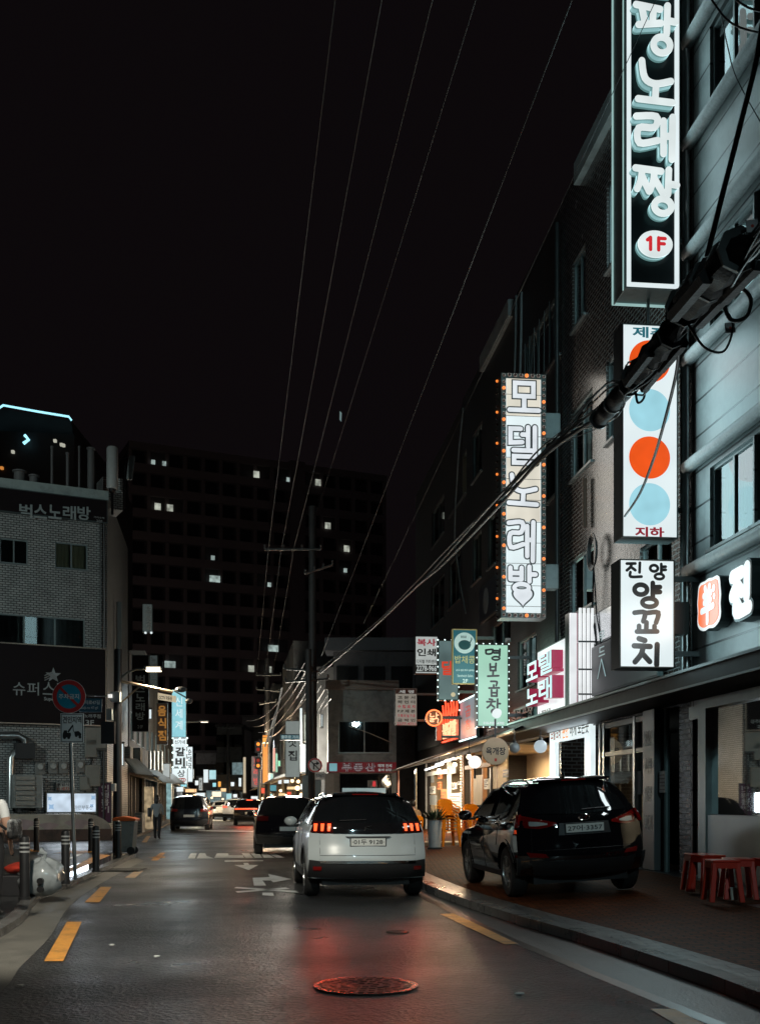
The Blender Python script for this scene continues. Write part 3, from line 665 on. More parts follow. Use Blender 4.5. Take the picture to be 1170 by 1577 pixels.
# ------------------------------------------------------------------ stroke lettering (brush and neon letters)
ST = {
 '진': [[(.02,.93),(.5,.95)], [(.3,.93),(.22,.7),(.02,.48)], [(.24,.72),(.5,.5)], [(.76,1),(.74,.36)], [(.22,.36),(.24,.06),(.85,.08)]],
 '양': [('o',.26,.72,.21,.2), [(.66,1),(.66,.42)], [(.66,.82),(.9,.84)], [(.66,.62),(.9,.64)], ('o',.55,.2,.24,.17)],
 '꼬': [[(.03,.93),(.42,.95),(.36,.55)], [(.5,.93),(.92,.95),(.84,.5)], [(.48,.5),(.47,.12)], [(.12,.08),(.88,.1)], [(.2,.34),(.2,.1)], [(.78,.34),(.78,.1)]],
 '치': [[(.2,1),(.42,.93)], [(.02,.72),(.62,.7)], [(.36,.72),(.28,.4),(.05,.1)], [(.3,.45),(.6,.12)], [(.88,.78),(.86,.0)]],
 '팡': [[(.02,.96),(.6,.9)], [(.16,.92),(.22,.66)], [(.44,.9),(.42,.66)], [(.08,.56),(.62,.62)], [(.78,.98),(.76,.42)], [(.78,.68),(.98,.66)], ('o',.64,.18,.2,.16)],
 '노': [[(.14,1),(.22,.62),(.5,.5),(.92,.58)], [(.52,.5),(.5,.18)], [(.04,.14),(.96,.1)]],
 '래': [[(.04,.95),(.52,.97),(.48,.72),(.1,.68),(.12,.34),(.56,.42)], [(.7,.88),(.7,.12)], [(.7,.52),(.9,.54)], [(.92,.98),(.9,.0)]],
 '짱': [[(.02,.94),(.62,.9)], [(.18,.92),(.14,.68),(.06,.5)], [(.18,.76),(.34,.46)], [(.46,.9),(.44,.7),(.36,.48)], [(.46,.74),(.66,.44)], [(.8,.94),(.78,.42)], [(.8,.64),(.99,.62)], ('o',.66,.16,.2,.155)],
 '명': [[(.02,.9),(.44,.96),(.36,.6),(.06,.58),(.04,.9)], [(.86,1),(.84,.4)], [(.5,.86),(.84,.86)], [(.5,.66),(.84,.66)], ('o',.62,.17,.22,.15)],
 '보': [[(.24,.96),(.26,.5)], [(.74,1),(.7,.5)], [(.26,.74),(.72,.76)], [(.26,.5),(.72,.5)], [(.5,.5),(.48,.16)], [(.04,.1),(.96,.14)]],
 '곱': [[(.2,.97),(.74,.95),(.68,.7)], [(.46,.74),(.46,.56)], [(.04,.54),(.96,.56)], [(.26,.42),(.26,.02)], [(.76,.42),(.74,.02)], [(.26,.24),(.75,.24)], [(.26,.03),(.75,.03)]],
 '창': [[(.2,1),(.42,.96)], [(.02,.82),(.62,.84)], [(.36,.82),(.26,.6),(.04,.42)], [(.3,.64),(.56,.46)], [(.8,1),(.78,.4)], [(.8,.7),(.99,.7)], ('o',.58,.17,.22,.15)],
 '모': [[(.2,.95),(.8,.95),(.8,.55),(.2,.55),(.2,.95)], [(.5,.5),(.5,.18)], [(.02,.12),(.98,.12)]],
 '델': [[(.45,.95),(.1,.95),(.1,.58),(.5,.6)], [(.5,.8),(.68,.8)], [(.7,1),(.7,.48)], [(.93,1),(.93,.46)], [(.2,.38),(.93,.38),(.93,.22),(.22,.22),(.22,.05),(.98,.05)]],
 '방': [[(.1,.95),(.1,.5)], [(.5,.95),(.5,.5)], [(.1,.74),(.5,.74)], [(.1,.5),(.5,.5)], [(.78,1),(.78,.42)], [(.78,.7),(1,.7)], ('o',.5,.16,.26,.15)],
 '1': [[(.25,.78),(.55,1)], [(.55,1),(.55,0)]], 'F': [[(.15,1),(.15,0)], [(.15,.96),(.9,.96)], [(.15,.52),(.8,.52)]],
 '羊': [[(.3,1),(.4,.84)], [(.68,1),(.58,.84)], [(.2,.78),(.8,.8)], [(.24,.58),(.76,.6)], [(.02,.36),(.98,.4)], [(.5,.78),(.5,.0)]],
 '닭': [[(.12,.92),(.12,.62),(.5,.66)], [(.74,1),(.74,.5)], [(.74,.78),(.95,.78)], [(.1,.42),(.44,.42),(.44,.3),(.12,.28),(.12,.14),(.46,.14)], [(.58,.42),(.92,.42),(.88,.02)]],
}
def ribbon(b, pl, wd, y0, dep):
    """one brush stroke with round ends, standing out of the plane"""
    p = [V((a, c)) for a, c in pl]; n = len(p)
    L_ = []; R_ = []
    for i in range(n):
        d1 = (p[i]-p[i-1]).normalized() if i else None; d2 = (p[i+1]-p[i]).normalized() if i < n-1 else None
        d = (d1+d2).normalized() if d1 and d2 and (d1+d2).length > .2 else (d2 or d1)
        k = 1/max(.55, d.dot(d2 or d1)); nn = V((-d.y, d.x))*wd/2*k; L_.append(p[i]+nn); R_.append(p[i]-nn)
    def cap(c, d):
        a0 = math.atan2(d.y, d.x); return [c+V((cos(a0+t), sin(a0+t)))*wd/2 for t in [-pi/2+pi*i/6 for i in range(1, 6)]]
    out = R_+cap(p[-1], (p[-1]-p[-2]).normalized())+L_[::-1]+cap(p[0], (p[0]-p[1]).normalized())
    if dep: b.prism([(q.x, q.y) for q in out], y0-dep, y0, 'y')
    else: b.add([(q.x, y0, q.y) for q in out], [tuple(range(len(out)))])
def ring(b, cx, cz, rx, rz, wd, y0, dep, n=26):
    o = [(cx+(rx+wd/2)*cos(2*pi*i/n), cz+(rz+wd/2)*sin(2*pi*i/n)) for i in range(n)]
    q = [(cx+max(rx-wd/2, .001)*cos(2*pi*i/n), cz+max(rz-wd/2, .001)*sin(2*pi*i/n)) for i in range(n)]
    f = y0-dep
    b.grid([[(x, y0, z) for x, z in o], [(x, f, z) for x, z in o], [(x, f, z) for x, z in q], [(x, y0, z) for x, z in q]], close=True)
def brush(b, ch, x0, x1, z0, z1, y, wd, dep=0.0):
    k = 0
    for s in ST[ch]:
        yy = y-.0006*k; k += 1
        if s[0] == 'o': ring(b, x0+s[1]*(x1-x0), z0+s[2]*(z1-z0), s[3]*(x1-x0), s[4]*(z1-z0), wd, yy, max(dep, .0005))
        else:
            pl = [(x0+a*(x1-x0), z0+c*(z1-z0)) for a, c in s]
            if len(pl) == 2 or ch in '모델방': 
                if pl[0] == pl[-1]: pl = pl+[((pl[0][0]+pl[1][0])/2, (pl[0][1]+pl[1][1])/2)]
                ribbon(b, pl, wd, yy, dep)
            else: ribbon(b, [(q.x, q.y) for q in smoothline([V((a, c)) for a, c in pl], 4)], wd, yy, dep)

# ------------------------------------------------------------------ street-front buildings on the right
def wallholes(b, x0, x1, z0, z1, holes, y=0.0, rev=.14):
    xs = sorted({x0, x1, *[h[0] for h in holes], *[h[1] for h in holes]}); zs_ = sorted({z0, z1, *[h[2] for h in holes], *[h[3] for h in holes]})
    xs = [x for x in xs if x0 <= x <= x1]; zs_ = [z for z in zs_ if z0 <= z <= z1]
    for i in range(len(xs)-1):
        for j in range(len(zs_)-1):
            cx, cz = (xs[i]+xs[i+1])/2, (zs_[j]+zs_[j+1])/2
            if any(h[0] < cx < h[1] and h[2] < cz < h[3] for h in holes): continue
            b.quad((xs[i], y, zs_[j]), (xs[i+1], y, zs_[j]), (xs[i+1], y, zs_[j+1]), (xs[i], y, zs_[j+1]))
    for h in holes:
        a, c, d, e = h[:4]
        b.quad((a, y, d), (a, y, e), (a, y+rev, e), (a, y+rev, d)).quad((c, y, d), (c, y+rev, d), (c, y+rev, e), (c, y, e))
        b.quad((a, y, d), (a, y+rev, d), (c, y+rev, d), (c, y, d)).quad((a, y, e), (c, y, e), (c, y+rev, e), (a, y+rev, e))
    return b
CURT = {'blue': M('pale curtain', (.33, .42, .44), .8, var=.25, scale=3), 'warm': M('cream curtain', (.5, .45, .3), .8, var=.2, scale=3),
        'dark': M('dark room', (.015, .016, .017), .9), 'lit': E('lit room', (.6, .55, .38), .55, var=.3), 'cool': E('cool lit room', (.35, .5, .52), .35, var=.4)}
PANE = glass('window pane', (.75, .82, .82), .35); FRAME = M('aluminium frame', (.2, .24, .24), .4, .5, var=.15)
def window(t, x0, x1, z0, z1, kind=('dark', 'dark'), y=.08, grille=False, parent=None):
    b = B(); f = .045
    b.box(x0, x0+f, y-.03, y+.05, z0, z1).box(x1-f, x1, y-.03, y+.05, z0, z1).box(x0+f, x1-f, y-.03, y+.05, z0, z0+f).box(x0+f, x1-f, y-.03, y+.05, z1-f, z1)
    n = len(kind)
    for i in range(1, n): xm = lerp(x0, x1, i/n); b.box(xm-.025, xm+.025, y-.03, y+.05, z0+f, z1-f)
    fr = b.part('window', FRAME, t)
    b = B(); b.quad((x0+f, y, z0+f), (x1-f, y, z0+f), (x1-f, y, z1-f), (x0+f, y, z1-f)); b.part('pane', PANE, t, parent=fr)
    for i, k in enumerate(kind):
        a, c = lerp(x0, x1, i/n)+.03, lerp(x0, x1, (i+1)/n)-.03; b = B()
        m = 10; b.grid([[(lerp(a, c, q/m), y+.16+.02*sin(q*2.3), z) for q in range(m+1)] for z in (z0, z1)])
        b.part('curtain' if k not in ('dark', 'lit', 'cool') else 'room', CURT[k], t, parent=fr)
    b = B(); b.box(x0-.05, x1+.05, -.06, y-.035, z0-.05, z0-.002); b.part('sill', GREY, t, parent=fr)
    if grille:
        b = B()
        for i in range(7): x = lerp(x0, x1, (i+.5)/7); b.box(x-.01, x+.01, -.05, -.03, z0, z1)
        for z in (z0+.1, z1-.1): b.box(x0-.02, x1+.02, -.03, -.015, z-.012, z+.012)
        b.part('grille', GREY, t, parent=fr)
def rw(pl, yt, yb, pr):
    x0, z1, _ = RF.hit(pl, yt); _, z0, _ = RF.hit(pl, yb); x1, _, _ = RF.hit(pr, yt); return [x0, x1, z0, z1]
def rxx(px, o=0): return RF.hit(px, 1000, o)[0]
def block(name, label, fr, x0, x1, H, depth, mat, wins, cat='building', floorholes=(), roofmat=None, zb=0.0, group=None, back=True):
    """a hollow building: pierced front, other walls, roof, windows with rooms behind"""
    t = T(name, label, cat, fr, ((x0+x1)/2, 0, 0), group)
    b = B(); wallholes(b, x0, x1, zb, H, [w_[:4] for w_ in wins]+list(floorholes))
    b.quad((x0, 0, zb), (x0, depth, zb), (x0, depth, H), (x0, 0, H)).quad((x1, 0, zb), (x1, depth, zb), (x1, depth, H), (x1, 0, H))
    if back: b.quad((x0, depth, zb), (x1, depth, zb), (x1, depth, H), (x0, depth, H))
    b.part('wall', mat, t)
    b = B(); b.box(x0+.01, x1-.01, .3, depth-.01, H-.5, H-.42); b.part('roof', roofmat or CONC, t)
    for w_ in wins: window(t, *w_[:4], *(w_[4:]))
    return t
BRK2 = BR('dark brown brick', (.026, .018, .015), (.045, .031, .026), (.13, .13, .125), .23, .085, .014, .26, 1.0)
BRK3 = BR('black brick', (.02, .018, .018), (.03, .026, .026), (.03, .03, .03), .21, .07, .007, .5, .6)
PANEL = BR('wall panels', (.27, .3, .3), (.31, .34, .34), (.03, .035, .035), 2.6, .55, .018, .38, .35, off=0)
HR = 15.0
# R1: light panel building, nearest
zb_ = [RF.hit(1067, y)[1] for y in (66, 223, 392, 555, 720, 881)]   # ledge heights
xa, xb = rxx(1064), -7.0
wins = []
for hi, lo, k in ((0, 1, (('blue',), ('blue',), ('dark',))), (2, 3, (('blue',), ('blue',), ('dark',))), (4, 5, (('cool',), ('dark',), ('dark',)))):
    xs_ = [rxx(1092), rxx(1160), rxx(1235), rxx(1330)]
    for i in range(3): wins.append([xs_[i]+.02, xs_[i+1]-.02, zb_[lo]+.2, zb_[hi]-.2, (('blue', 'blue') if k[i][0] == 'blue' else ('blue', 'dark') if hi == 4 and i == 0 else ('dark', 'dark'))])
fh = [(rxx(1093), xb-.3, 1.28, 3.0), (rxx(1066), rxx(1082), .33, 2.75)]
t1 = block('panel_building', 'pale panel-clad building with round grey ledges at the right edge of the street', RF, xa, xb, 19, 9, PANEL, wins, floorholes=fh)
LEDGE = M('speckled ledge', (.2, .22, .22), .5, var=.35, scale=30, bump=.3, bscale=120, dirt=(.12, .13, .13))
for z in zb_+[zb_[0]+2.0]:
    b = B(); b.lathe([(.04, xa+.0), (.09, xa+.012), (.105, xa+.05), (.105, xb)], (0, -.09, z), 16, 'x'); b.part('ledge', LEDGE, t1, smooth=40)
for o, r in ((.0, .035), (.13, .05)):
    b = B(); b.tube([(xa-.06+o, -.1, z) for z in (3.4, 18.9)], r, 8); b.part('downpipe', STEEL, t1, smooth=60)
b = B(); b.box(rxx(1093)+.02, xb, -.06, -.01, .34, 1.27); b.part('kick_panel', M('brushed panel', (.3, .33, .32), .35, .7, var=.2, scale=2), t1)
b = B(); b.box(rxx(1082), rxx(1093)+.02, -.08, .12, .3, 3.0); b.box(rxx(1093)+.02, xb, -.08, .1, 2.88, 3.0).box(rxx(1066), rxx(1082), -.06, .1, 2.75, 2.95); b.part('shopfront_frame', M('teal grey steel', (.26, .32, .32), .35, .6), t1)
b = B(); b.quad((rxx(1093)+.02, .02, 1.28), (xb-.3, .02, 1.28), (xb-.3, .02, 2.88), (rxx(1093)+.02, .02, 2.88)); b.part('shop_window', glass('shop window', (.85, .86, .84), .45), t1)
b = B(); b.box(rxx(1066), rxx(1082), .5, .55, .33, 2.75); b.part('door', M('dark door', (.03, .03, .035), .3, .3), t1)
b = B(); b.box(rxx(1084)+.1, xb, 1.5, 1.6, .3, 3.0).box(rxx(1084)-.02, rxx(1084)+.08, .13, 1.5, .3, 3.0).box(rxx(1084), xb, .12, 1.6, 3.02, 3.06); b.part('shop_room', M('beige shop wall', (.44, .4, .33), .6, var=.08, scale=2), t1)
lamp(t1, 'AREA', (rxx(1190), .75, 2.95), 50, (1, .88, .7), (1.6, .25), name='ceiling_light', parent=None)
b = B(); b.box(rxx(1190)-.8, rxx(1190)+.8, .62, .88, 2.97, 3.01); b.part('ceiling_lamp', E('warm tube', (1, .85, .6), 2), t1)
# R2, R3, R4 ... dark brick houses
def WN(*a): return rw(*a[:4])+list(a[4:])
w2 = [WN(881, 408, 512, 901, ('blue', 'dark'), .08), WN(879, 636, 742, 912, ('blue', 'warm'), .08), WN(877, 866, 950, 914, ('dark', 'blue')), WN(933, 560, 685, 946, ('blue',)), WN(934, 285, 420, 949, ('blue',)), WN(985, 845, 895, 1034, ('warm', 'blue'))]
g2 = [(rxx(862)+.1, rxx(1046), .3, 3.02)]
t2 = block('brown_brick_building', 'dark brown brick building behind the tall black and dotted shop signs', RF, rxx(862), xa-.02, HR, 9, BRK2, w2, floorholes=g2)
w3 = [WN(807, 535, 625, 861, ('dark', 'blue', 'dark'), .08, True), WN(842, 680, 775, 857, ('blue',)), WN(727, 673, 745, 742, ('blue', 'dark')), WN(692, 735, 797, 718, ('blue', 'lit')), WN(727, 830, 902, 741, ('dark', 'blue')), WN(751, 800, 878, 763, ('blue',)), WN(757, 965, 1005, 786, ('blue', 'dark')), WN(796, 990, 1065, 826, ('cool', 'blue'))]
w3[-1][0] = rxx(797); g3 = [(rxx(716), rxx(862)-.1, .3, 3.0)]
t3 = block('black_brick_building', 'nearly black brick building behind the model karaoke light box', RF, rxx(712), rxx(862)-.02, HR-.05, 9, BRK3, w3, floorholes=g3)
w4 = [WN(691, 868, 940, 709, ('blue', 'dark')), WN(665, 790, 846, 684, ('blue', 'dark')), WN(664, 905, 970, 684, ('dark', 'blue'))]
w4[0][1] = min(w4[0][1], rxx(711)); g4 = [(rxx(658), rxx(711), .3, 2.9)]
w3 = None
t4 = block('farther_dark_building', 'dark building farthest along the right street front above the red neon signs', RF, rxx(640), rxx(712)-.02, HR-.2, 9, M('dark render wall', (.03, .027, .027), .7, dirt=(.015, .015, .015), bump=.3), w4, floorholes=g4)
for t, p0, p1, h in ((t2, 893, 1060, HR), (t3, 745, 790, HR-.05)):
    b = B(); b.box(rxx(p0), rxx(p1), -.14, .3, h-.42, h+.03); b.part('parapet_cap', M('pale parapet', (.4, .44, .43), .6, dirt=(.2, .22, .22)), t)
b = B()
for (x, y0, y1) in ((795, 455, 640), (803, 450, 640)):
    q0 = RF.hit(x, y0, .06); q1 = RF.hit(x-4, y1, .06); b.tube([(q0[0], -.06, q0[1]), (q0[0]*.6+q1[0]*.4+.1, -.07, q0[1]*.6+q1[1]*.4), (q1[0], -.06, q1[1])], .03, 6)
b.part('hose', M('pale hose', (.3, .33, .33), .6), t3, smooth=60)
b = B(); b.tube([(RF.hit(x, y, .08)[0], -.08, RF.hit(x, y, .08)[1]) for x, y in ((713, 628), (706, 700), (701, 780), (700, 830), (707, 890), (717, 945))], .025, 6); b.part('loose_cable', M('pale hose', (.3, .33, .33), .6), t4, smooth=60)
b = B()
for x, y0, y1 in ((862, 560, 1000), (1058, 460, 1000)):
    b.tube([(rxx(x), -.07, z) for z in (3.4, HR-.4)], .05, 8)
b.part('downpipe', M('dark pipe', (.05, .055, .055), .4, .3), t2, smooth=60)
b = B(); x = RF.hit(900, 740, .1)[0]
b.tube([(x, -.1, RF.hit(900, 737, .1)[1]), (x, -.1, RF.hit(900, 812, .1)[1])], .045, 8); b.part('stub_pipe', M('rusty pipe', (.1, .05, .03), .6), t2, smooth=60)
# mounted things on the walls
def coil(px, py, label, group=None):
    x, z, _ = RF.hit(px, py, .12); b = B()
    for k in range(4):
        r = .28+.03*k; b.tube([(x+r*cos(a)*.8, -.12-.015*k, z+r*sin(a)) for a in [2*pi*i/22 for i in range(23)]], .014, 5)
    b.tube([(x, -.12, z-.25), (x-.1, -.12, z-1.2), (x+.25, -.1, z-2.2)], .016, 5).tube([(x+.05, -.14, z-.25), (x+.2, -.12, z-1.3), (x+.5, -.1, z-2.1)], .014, 5)
    b.solo('cable_coil', CABLE, label, 'cable', RF, (x, -.1, z), smooth=60)
coil(914, 850, 'black cable coiled on the brown brick wall left of the white skewer sign')
# fascia over the shops
FAS = M('black fascia', (.005, .005, .0055), .5, spec=.12)
t = T('shop_fascia', 'long black fascia canopy running over the right-hand shopfronts', 'canopy', RF, (rxx(900), 0, 3))
b = B(); xl, xr = rxx(790), xb
b.prism([(-.02, 3.05), (-.62, 3.1), (-.66, 3.14), (-.66, 3.36), (-.02, 3.46)], xl, xr, 'x'); b.part('canopy', FAS, t)
b = B(); b.box(xl, xr, -.7, -.664, 3.34, 3.38).box(xl, xr, -.69, -.664, 3.1, 3.13); b.part('edge_trim', GREY, t)
# dark shopfronts of R2 / R3
def fpost(b, px, z0=.25, z1=3.02, wd=.1, y=(-.02, .1)): x = rxx(px); b.box(x-wd/2, x+wd/2, y[0], y[1], z0, z1)
t = T('dark_shopfront', 'dark glazed shopfront with steel posts behind the black car', 'shopfront', RF, (rxx(950), 0, .3))
for q in (977, 930, 924, 1000): b = B(); fpost(b, q); b.part('post', STEEL, t)
b = B(); b.box(rxx(926), rxx(1000), -.01, .08, 2.35, 2.43).box(rxx(926), rxx(1000), -.01, .08, 2.9, 3.0); b.part('transom', GREY, t)
b = B(); b.quad((rxx(924), .05, .3), (rxx(1003), .05, .3), (rxx(1003), .05, 3.0), (rxx(924), .05, 3.0)); b.part('glazing', glass('dark shop glass', (.35, .38, .38), .5), t)
b = B(); b.box(rxx(860), rxx(1046), 2.6, 2.7, .2, 3.02).box(rxx(860), rxx(1046), .2, 2.6, 3.03, 3.07); b.part('shop_room', M('dim shop interior', (.09, .09, .085), .8, var=.5, scale=3), t)
b = B(); x0, z1, _ = RF.hit(981, 1188, -.03); b.box(x0, x0+.22, .02, .035, z1-.42, z1); b.part('notice', M('paper', (.5, .52, .5), .7), t)
b = B(); b.box(rxx(1022)-.0, rxx(1046), .3, .36, .3, 3.0); b.part('side_door', M('dark door', (.03, .03, .035), .3, .3), t)
b = B(); b.tube([(rxx(1031), -.05, .3), (rxx(1031), -.05, 3.0)], .05, 8); b.part('downpipe', M('teal pipe', (.1, .14, .14), .4, .4), t)
b = B(); x0 = rxx(1029); b.box(x0-.1, x0+.16, -.12, -.09, 1.62, 1.98); pl = b.part('small_notice', M('grey notice', (.25, .27, .27), .6), t)
b = B()
for i in range(5): b.box(x0-.08, x0+.14, -.126, -.121, 1.66+i*.06, 1.68+i*.06)
b.part('print', INK, t, parent=pl)
# steel pillar sign
t = T('pillar_sign', 'slim steel pillar with small white Korean words beside the dark doorway', 'sign', RF, (rxx(1012), 0, .3))
xl_, xr_ = rxx(1003), rxx(1021); b = B(); b.box(xl_, xr_, -.16, .02, .3, 3.04); b.part('pillar', M('satin steel', (.14, .15, .155), .38, .7, scale=2), t, bevel=.01)
b = B(); xm = (xl_+xr_)/2
for tx, y in (('전산', 1135), ('사무', 1178), ('활용', 1222), ('회계', 1268)):
    z = RF.hit(1012, y, .16)[1]; text(b, tx, xm-.17, xm+.17, z-.13, z+.13, -.164, .03)
b.part('lettering', WHITEP, t)
# lit white portal of the karaoke entrance
LW = E('lit white acrylic', (.8, .92, .93), 1.0)
t = T('portal_sign', 'backlit white door surround with red and black Korean lettering behind the black car', 'sign', RF, (rxx(880), 0, .3))
x0, x1 = rxx(850), rxx(913); zt, zb2 = RF.hit(850, 1119)[1], RF.hit(850, 1145)[1]
b = B(); b.box(x0, x1, -.06, .05, zb2, zt).box(x0, x0+.45, -.06, .05, .3, zb2).box(x1-.4, x1, -.06, .05, .3, zb2); b.part('acrylic_face', LW, t)
b = B(); b.box(x0-.04, x1+.04, -.05, .07, zt+.002, zt+.06); b.part('casing', BLACK, t)
h = zt-zb2
b = B(); text(b, '모델·노래', x0+.12, x0+(x1-x0)*.3, zb2+h*.14, zt-h*.14, -.064, .02); b.part('lettering', M('red vinyl', (.5, .02, .02), .4), t)
b = B(); text(b, '편안', x0+(x1-x0)*.34, x0+(x1-x0)*.5, zb2+h*.12, zt-h*.12, -.064, .02); b.part('lettering', E('orange vinyl', (1, .35, .08), .9), t)
b = B(); text(b, '하게 노는곳', x0+(x1-x0)*.53, x1-.1, zb2+h*.14, zt-h*.14, -.064, .02)
for xc, z in ((x0+.22, 1.9), (x1-.2, 2.0)): text(b, '노', xc-.14, xc+.14, z-.28, z+.12, -.064, .02); text(b, '래', xc-.14, xc+.14, z-.8, z-.4, -.064, .02)
b.part('lettering', INK, t)
lamp(t, 'AREA', ((x0+x1)/2, -.12, (zt+zb2)/2), 16, (.8, .95, 1), (x1-x0, h), (-pi/2, 0, 0))
b = B(); b.box(x0+.5, x1-.45, .6, .65, .3, zb2); t5 = b.part('door', M('dark door', (.03, .03, .035), .3, .3), t)
# globe lamps
def globe(px, py, Z, r, mat, label, pw=0, col=(1, .9, .8), group=None, up=True):
    c = P(px, py, Z); t = T('globe_lamp', label, 'lamp', W0, c, group); b = B(); b.ball(c, r, 20); b.part('globe', mat, t, smooth=60)
    b = B()
    if up: b.tube([c+V((0, 0, r*.9)), c+V((0, 0, r+.35))], .012, 6).lathe([(.05, r*.92), (.05, r+.05)], c, 12)
    else: b.tube([c-V((0, 0, r*.9)), c-V((0, 0, r+.25))], .03, 8)
    b.part('fitting', BLACK, t)
    if pw: lamp(t, 'POINT', c, pw, col, r=r+.02)
GW = E('cool globe', (.55, .66, .72), .75); GD = M('unlit globe', (.3, .3, .3), .3); GH = E('hot globe', (1, .9, .8), 1.3)
globe(832, 1150, 25.2, .15, GW, 'cool white globe lamp hanging left of the lit white door surround', 12, (.8, .93, 1))
globe(792, 1152, 26.0, .13, GD, 'unlit grey globe lamp hanging right of the round crab stew sign')
globe(731, 1174, 27.5, .16, GH, 'bright white globe lamp glowing over a wooden beam in the lit restaurant front', 40, (1, .82, .6), up=False)
# ------------------------------------------------------------------ blade signs on the right
def kern(t, fr):
    return lambda x0, y0, x1, y1, o=0.0: (fr.hit(x0, (y0+y1)/2, o)[0], fr.hit(x1, (y0+y1)/2, o)[0], fr.hit((x0+x1)/2, y1, o)[1], fr.hit((x0+x1)/2, y0, o)[1])
def blade(name, label, rect, Z, face, case, depth=.35, rim=.04, yaw=TH, arm=.6, k=0.0, lcol=(.6, .93, 1), poles=None, cat='sign', group=None):
    """a projecting sign box: casing with a lit face towards the camera, arms back to the wall"""
    x0, y0, x1, y1 = rect; c = P((x0+x1)/2, y1, Z); fr = Frame(c.x, c.y, yaw)
    rc = kern(None, fr); a0, a1, z0, z1 = rc(*rect)
    t = T(name, label, cat, fr, (0, 0, z0), group)
    b = B(); b.box(a0, a1, .01, depth, z0, z1); b.box(a0, a0+rim, -.03, .01, z0, z1).box(a1-rim, a1, -.03, .01, z0, z1).box(a0+rim, a1-rim, -.03, .01, z0, z0+rim).box(a0+rim, a1-rim, -.03, .01, z1-rim, z1); b.part('casing', case, t, bevel=.004)
    b = B(); b.box(a0+rim, a1-rim, -.012, .006, z0+rim, z1-rim); b.part('face', face, t)
    if arm:
        for z in (lerp(z0, z1, .15), lerp(z0, z1, .85)): b = B(); b.box(a1, a1+arm, depth*.4, depth*.4+.06, z-.04, z+.04); b.part('bracket', GREY, t)
    if k:
        A = (a1-a0)*(z1-z0); lamp(t, 'AREA', ((a0+a1)/2, -.06, (z0+z1)/2), A*pi*k*2.3, lcol, (a1-a0, z1-z0), (-pi/2, 0, 0), name='tube_light')
        if face and k > 1.2: lamp(t, 'AREA', ((a0+a1)/2, depth+.06, (z0+z1)/2), A*pi*k*3.5, lcol, (a1-a0, z1-z0), (pi/2, 0, 0), name='tube_light')
    return t, fr, rc, (a0, a1, z0, z1)
CASE = M('sign casing', (.2, .25, .25), .4, .4, var=.2, dirt=(.1, .12, .12)); CASED = M('dark casing', (.05, .065, .065), .4, .3)
WACR = E('white acrylic', (.76, .86, .88), 1.0, var=.06, scale=1.2); NAVY = M('sign black', (.012, .02, .024), .3, spec=.6)
LGT = E('lit channel letter', (.74, .82, .82), 1.0); LETSIDE = E('letter return', (.2, .42, .42), .55)
# 1: tall black box with white raised letters
t, fr, rc, ex = blade('karaoke_sign', 'very tall black sign box with raised white letters and a round white 1F', (962, -150, 1046, 446), 17.2, NAVY, CASE, .5, .02, k=1.3)
b = B(); a0, a1, z0, z1 = ex; w_ = .085
b.box(a0+.02, a0+w_, -.04, -.013, z0+.02, z1-.02).box(a1-w_, a1-.02, -.04, -.013, z0+.02, z1-.02).box(a0+w_, a1-w_, -.04, -.013, z0+.02, z0+w_); b.part('border', WACR, t)
b = B(); b.box(a0-.02, a0-.002, .0, .5, z0-.03, z1); b.part('side_panel', M('brightened side sheet', (.5, .56, .55), .4, var=.2, dirt=(.3, .34, .33)), t)  # paler than the casing: light on this side put into the colour
b = B(); b.box(a0-.04, a0-.0, .5, .53, z0-.03, z1).box(a0, a1, .5, .53, z0-.03, z0+.01).box(a0-.035, a0-.021, -.01, .01, z0-.03, z1); b.part('edge_tube', E('edge glow', (.42, .68, .66), .7), t)
for ch, r in (('팡', (973, 16, 1036, 92)), ('노', (975, 104, 1032, 172)), ('래', (972, 186, 1035, 252)), ('짱', (972, 264, 1037, 336)), ('노', (975, -62, 1030, 0))):
    q = rc(*r); b = B(); brush(b, ch, *q, -.14, .1, .02); l = b.part('letter', LGT, t)
    b = B(); brush(b, ch, q[0]-.02, q[1]-.02, q[2]-.02, q[3]-.02, -.014, .09, .123); b.part('letter_side', LETSIDE, t, parent=l)
q = rc(978, 361, 1031, 402); cx, cz, rx, rz_ = (q[0]+q[1])/2, (q[2]+q[3])/2, (q[1]-q[0])/2, (q[3]-q[2])/2
b = B(); b.prism([(cx+rx*cos(a), cz+rz_*sin(a)) for a in [2*pi*i/36 for i in range(36)]], -.13, -.1, 'y'); o = b.part('oval', LGT, t)
b = B(); b.prism([(cx-.02+rx*.97*cos(a), cz-.02+rz_*.97*sin(a)) for a in [2*pi*i/36 for i in range(36)]], -.098, -.014, 'y'); b.part('oval_side', LETSIDE, t, parent=o)
b = B(); brush(b, '1', cx-rx*.62, cx-rx*.02, cz-rz_*.45, cz+rz_*.45, -.134, .055); brush(b, 'F', cx+rx*.1, cx+rx*.6, cz-rz_*.45, cz+rz_*.45, -.134, .055); b.part('lettering', E('red letters', (.75, .03, .04), .8), t, parent=o)
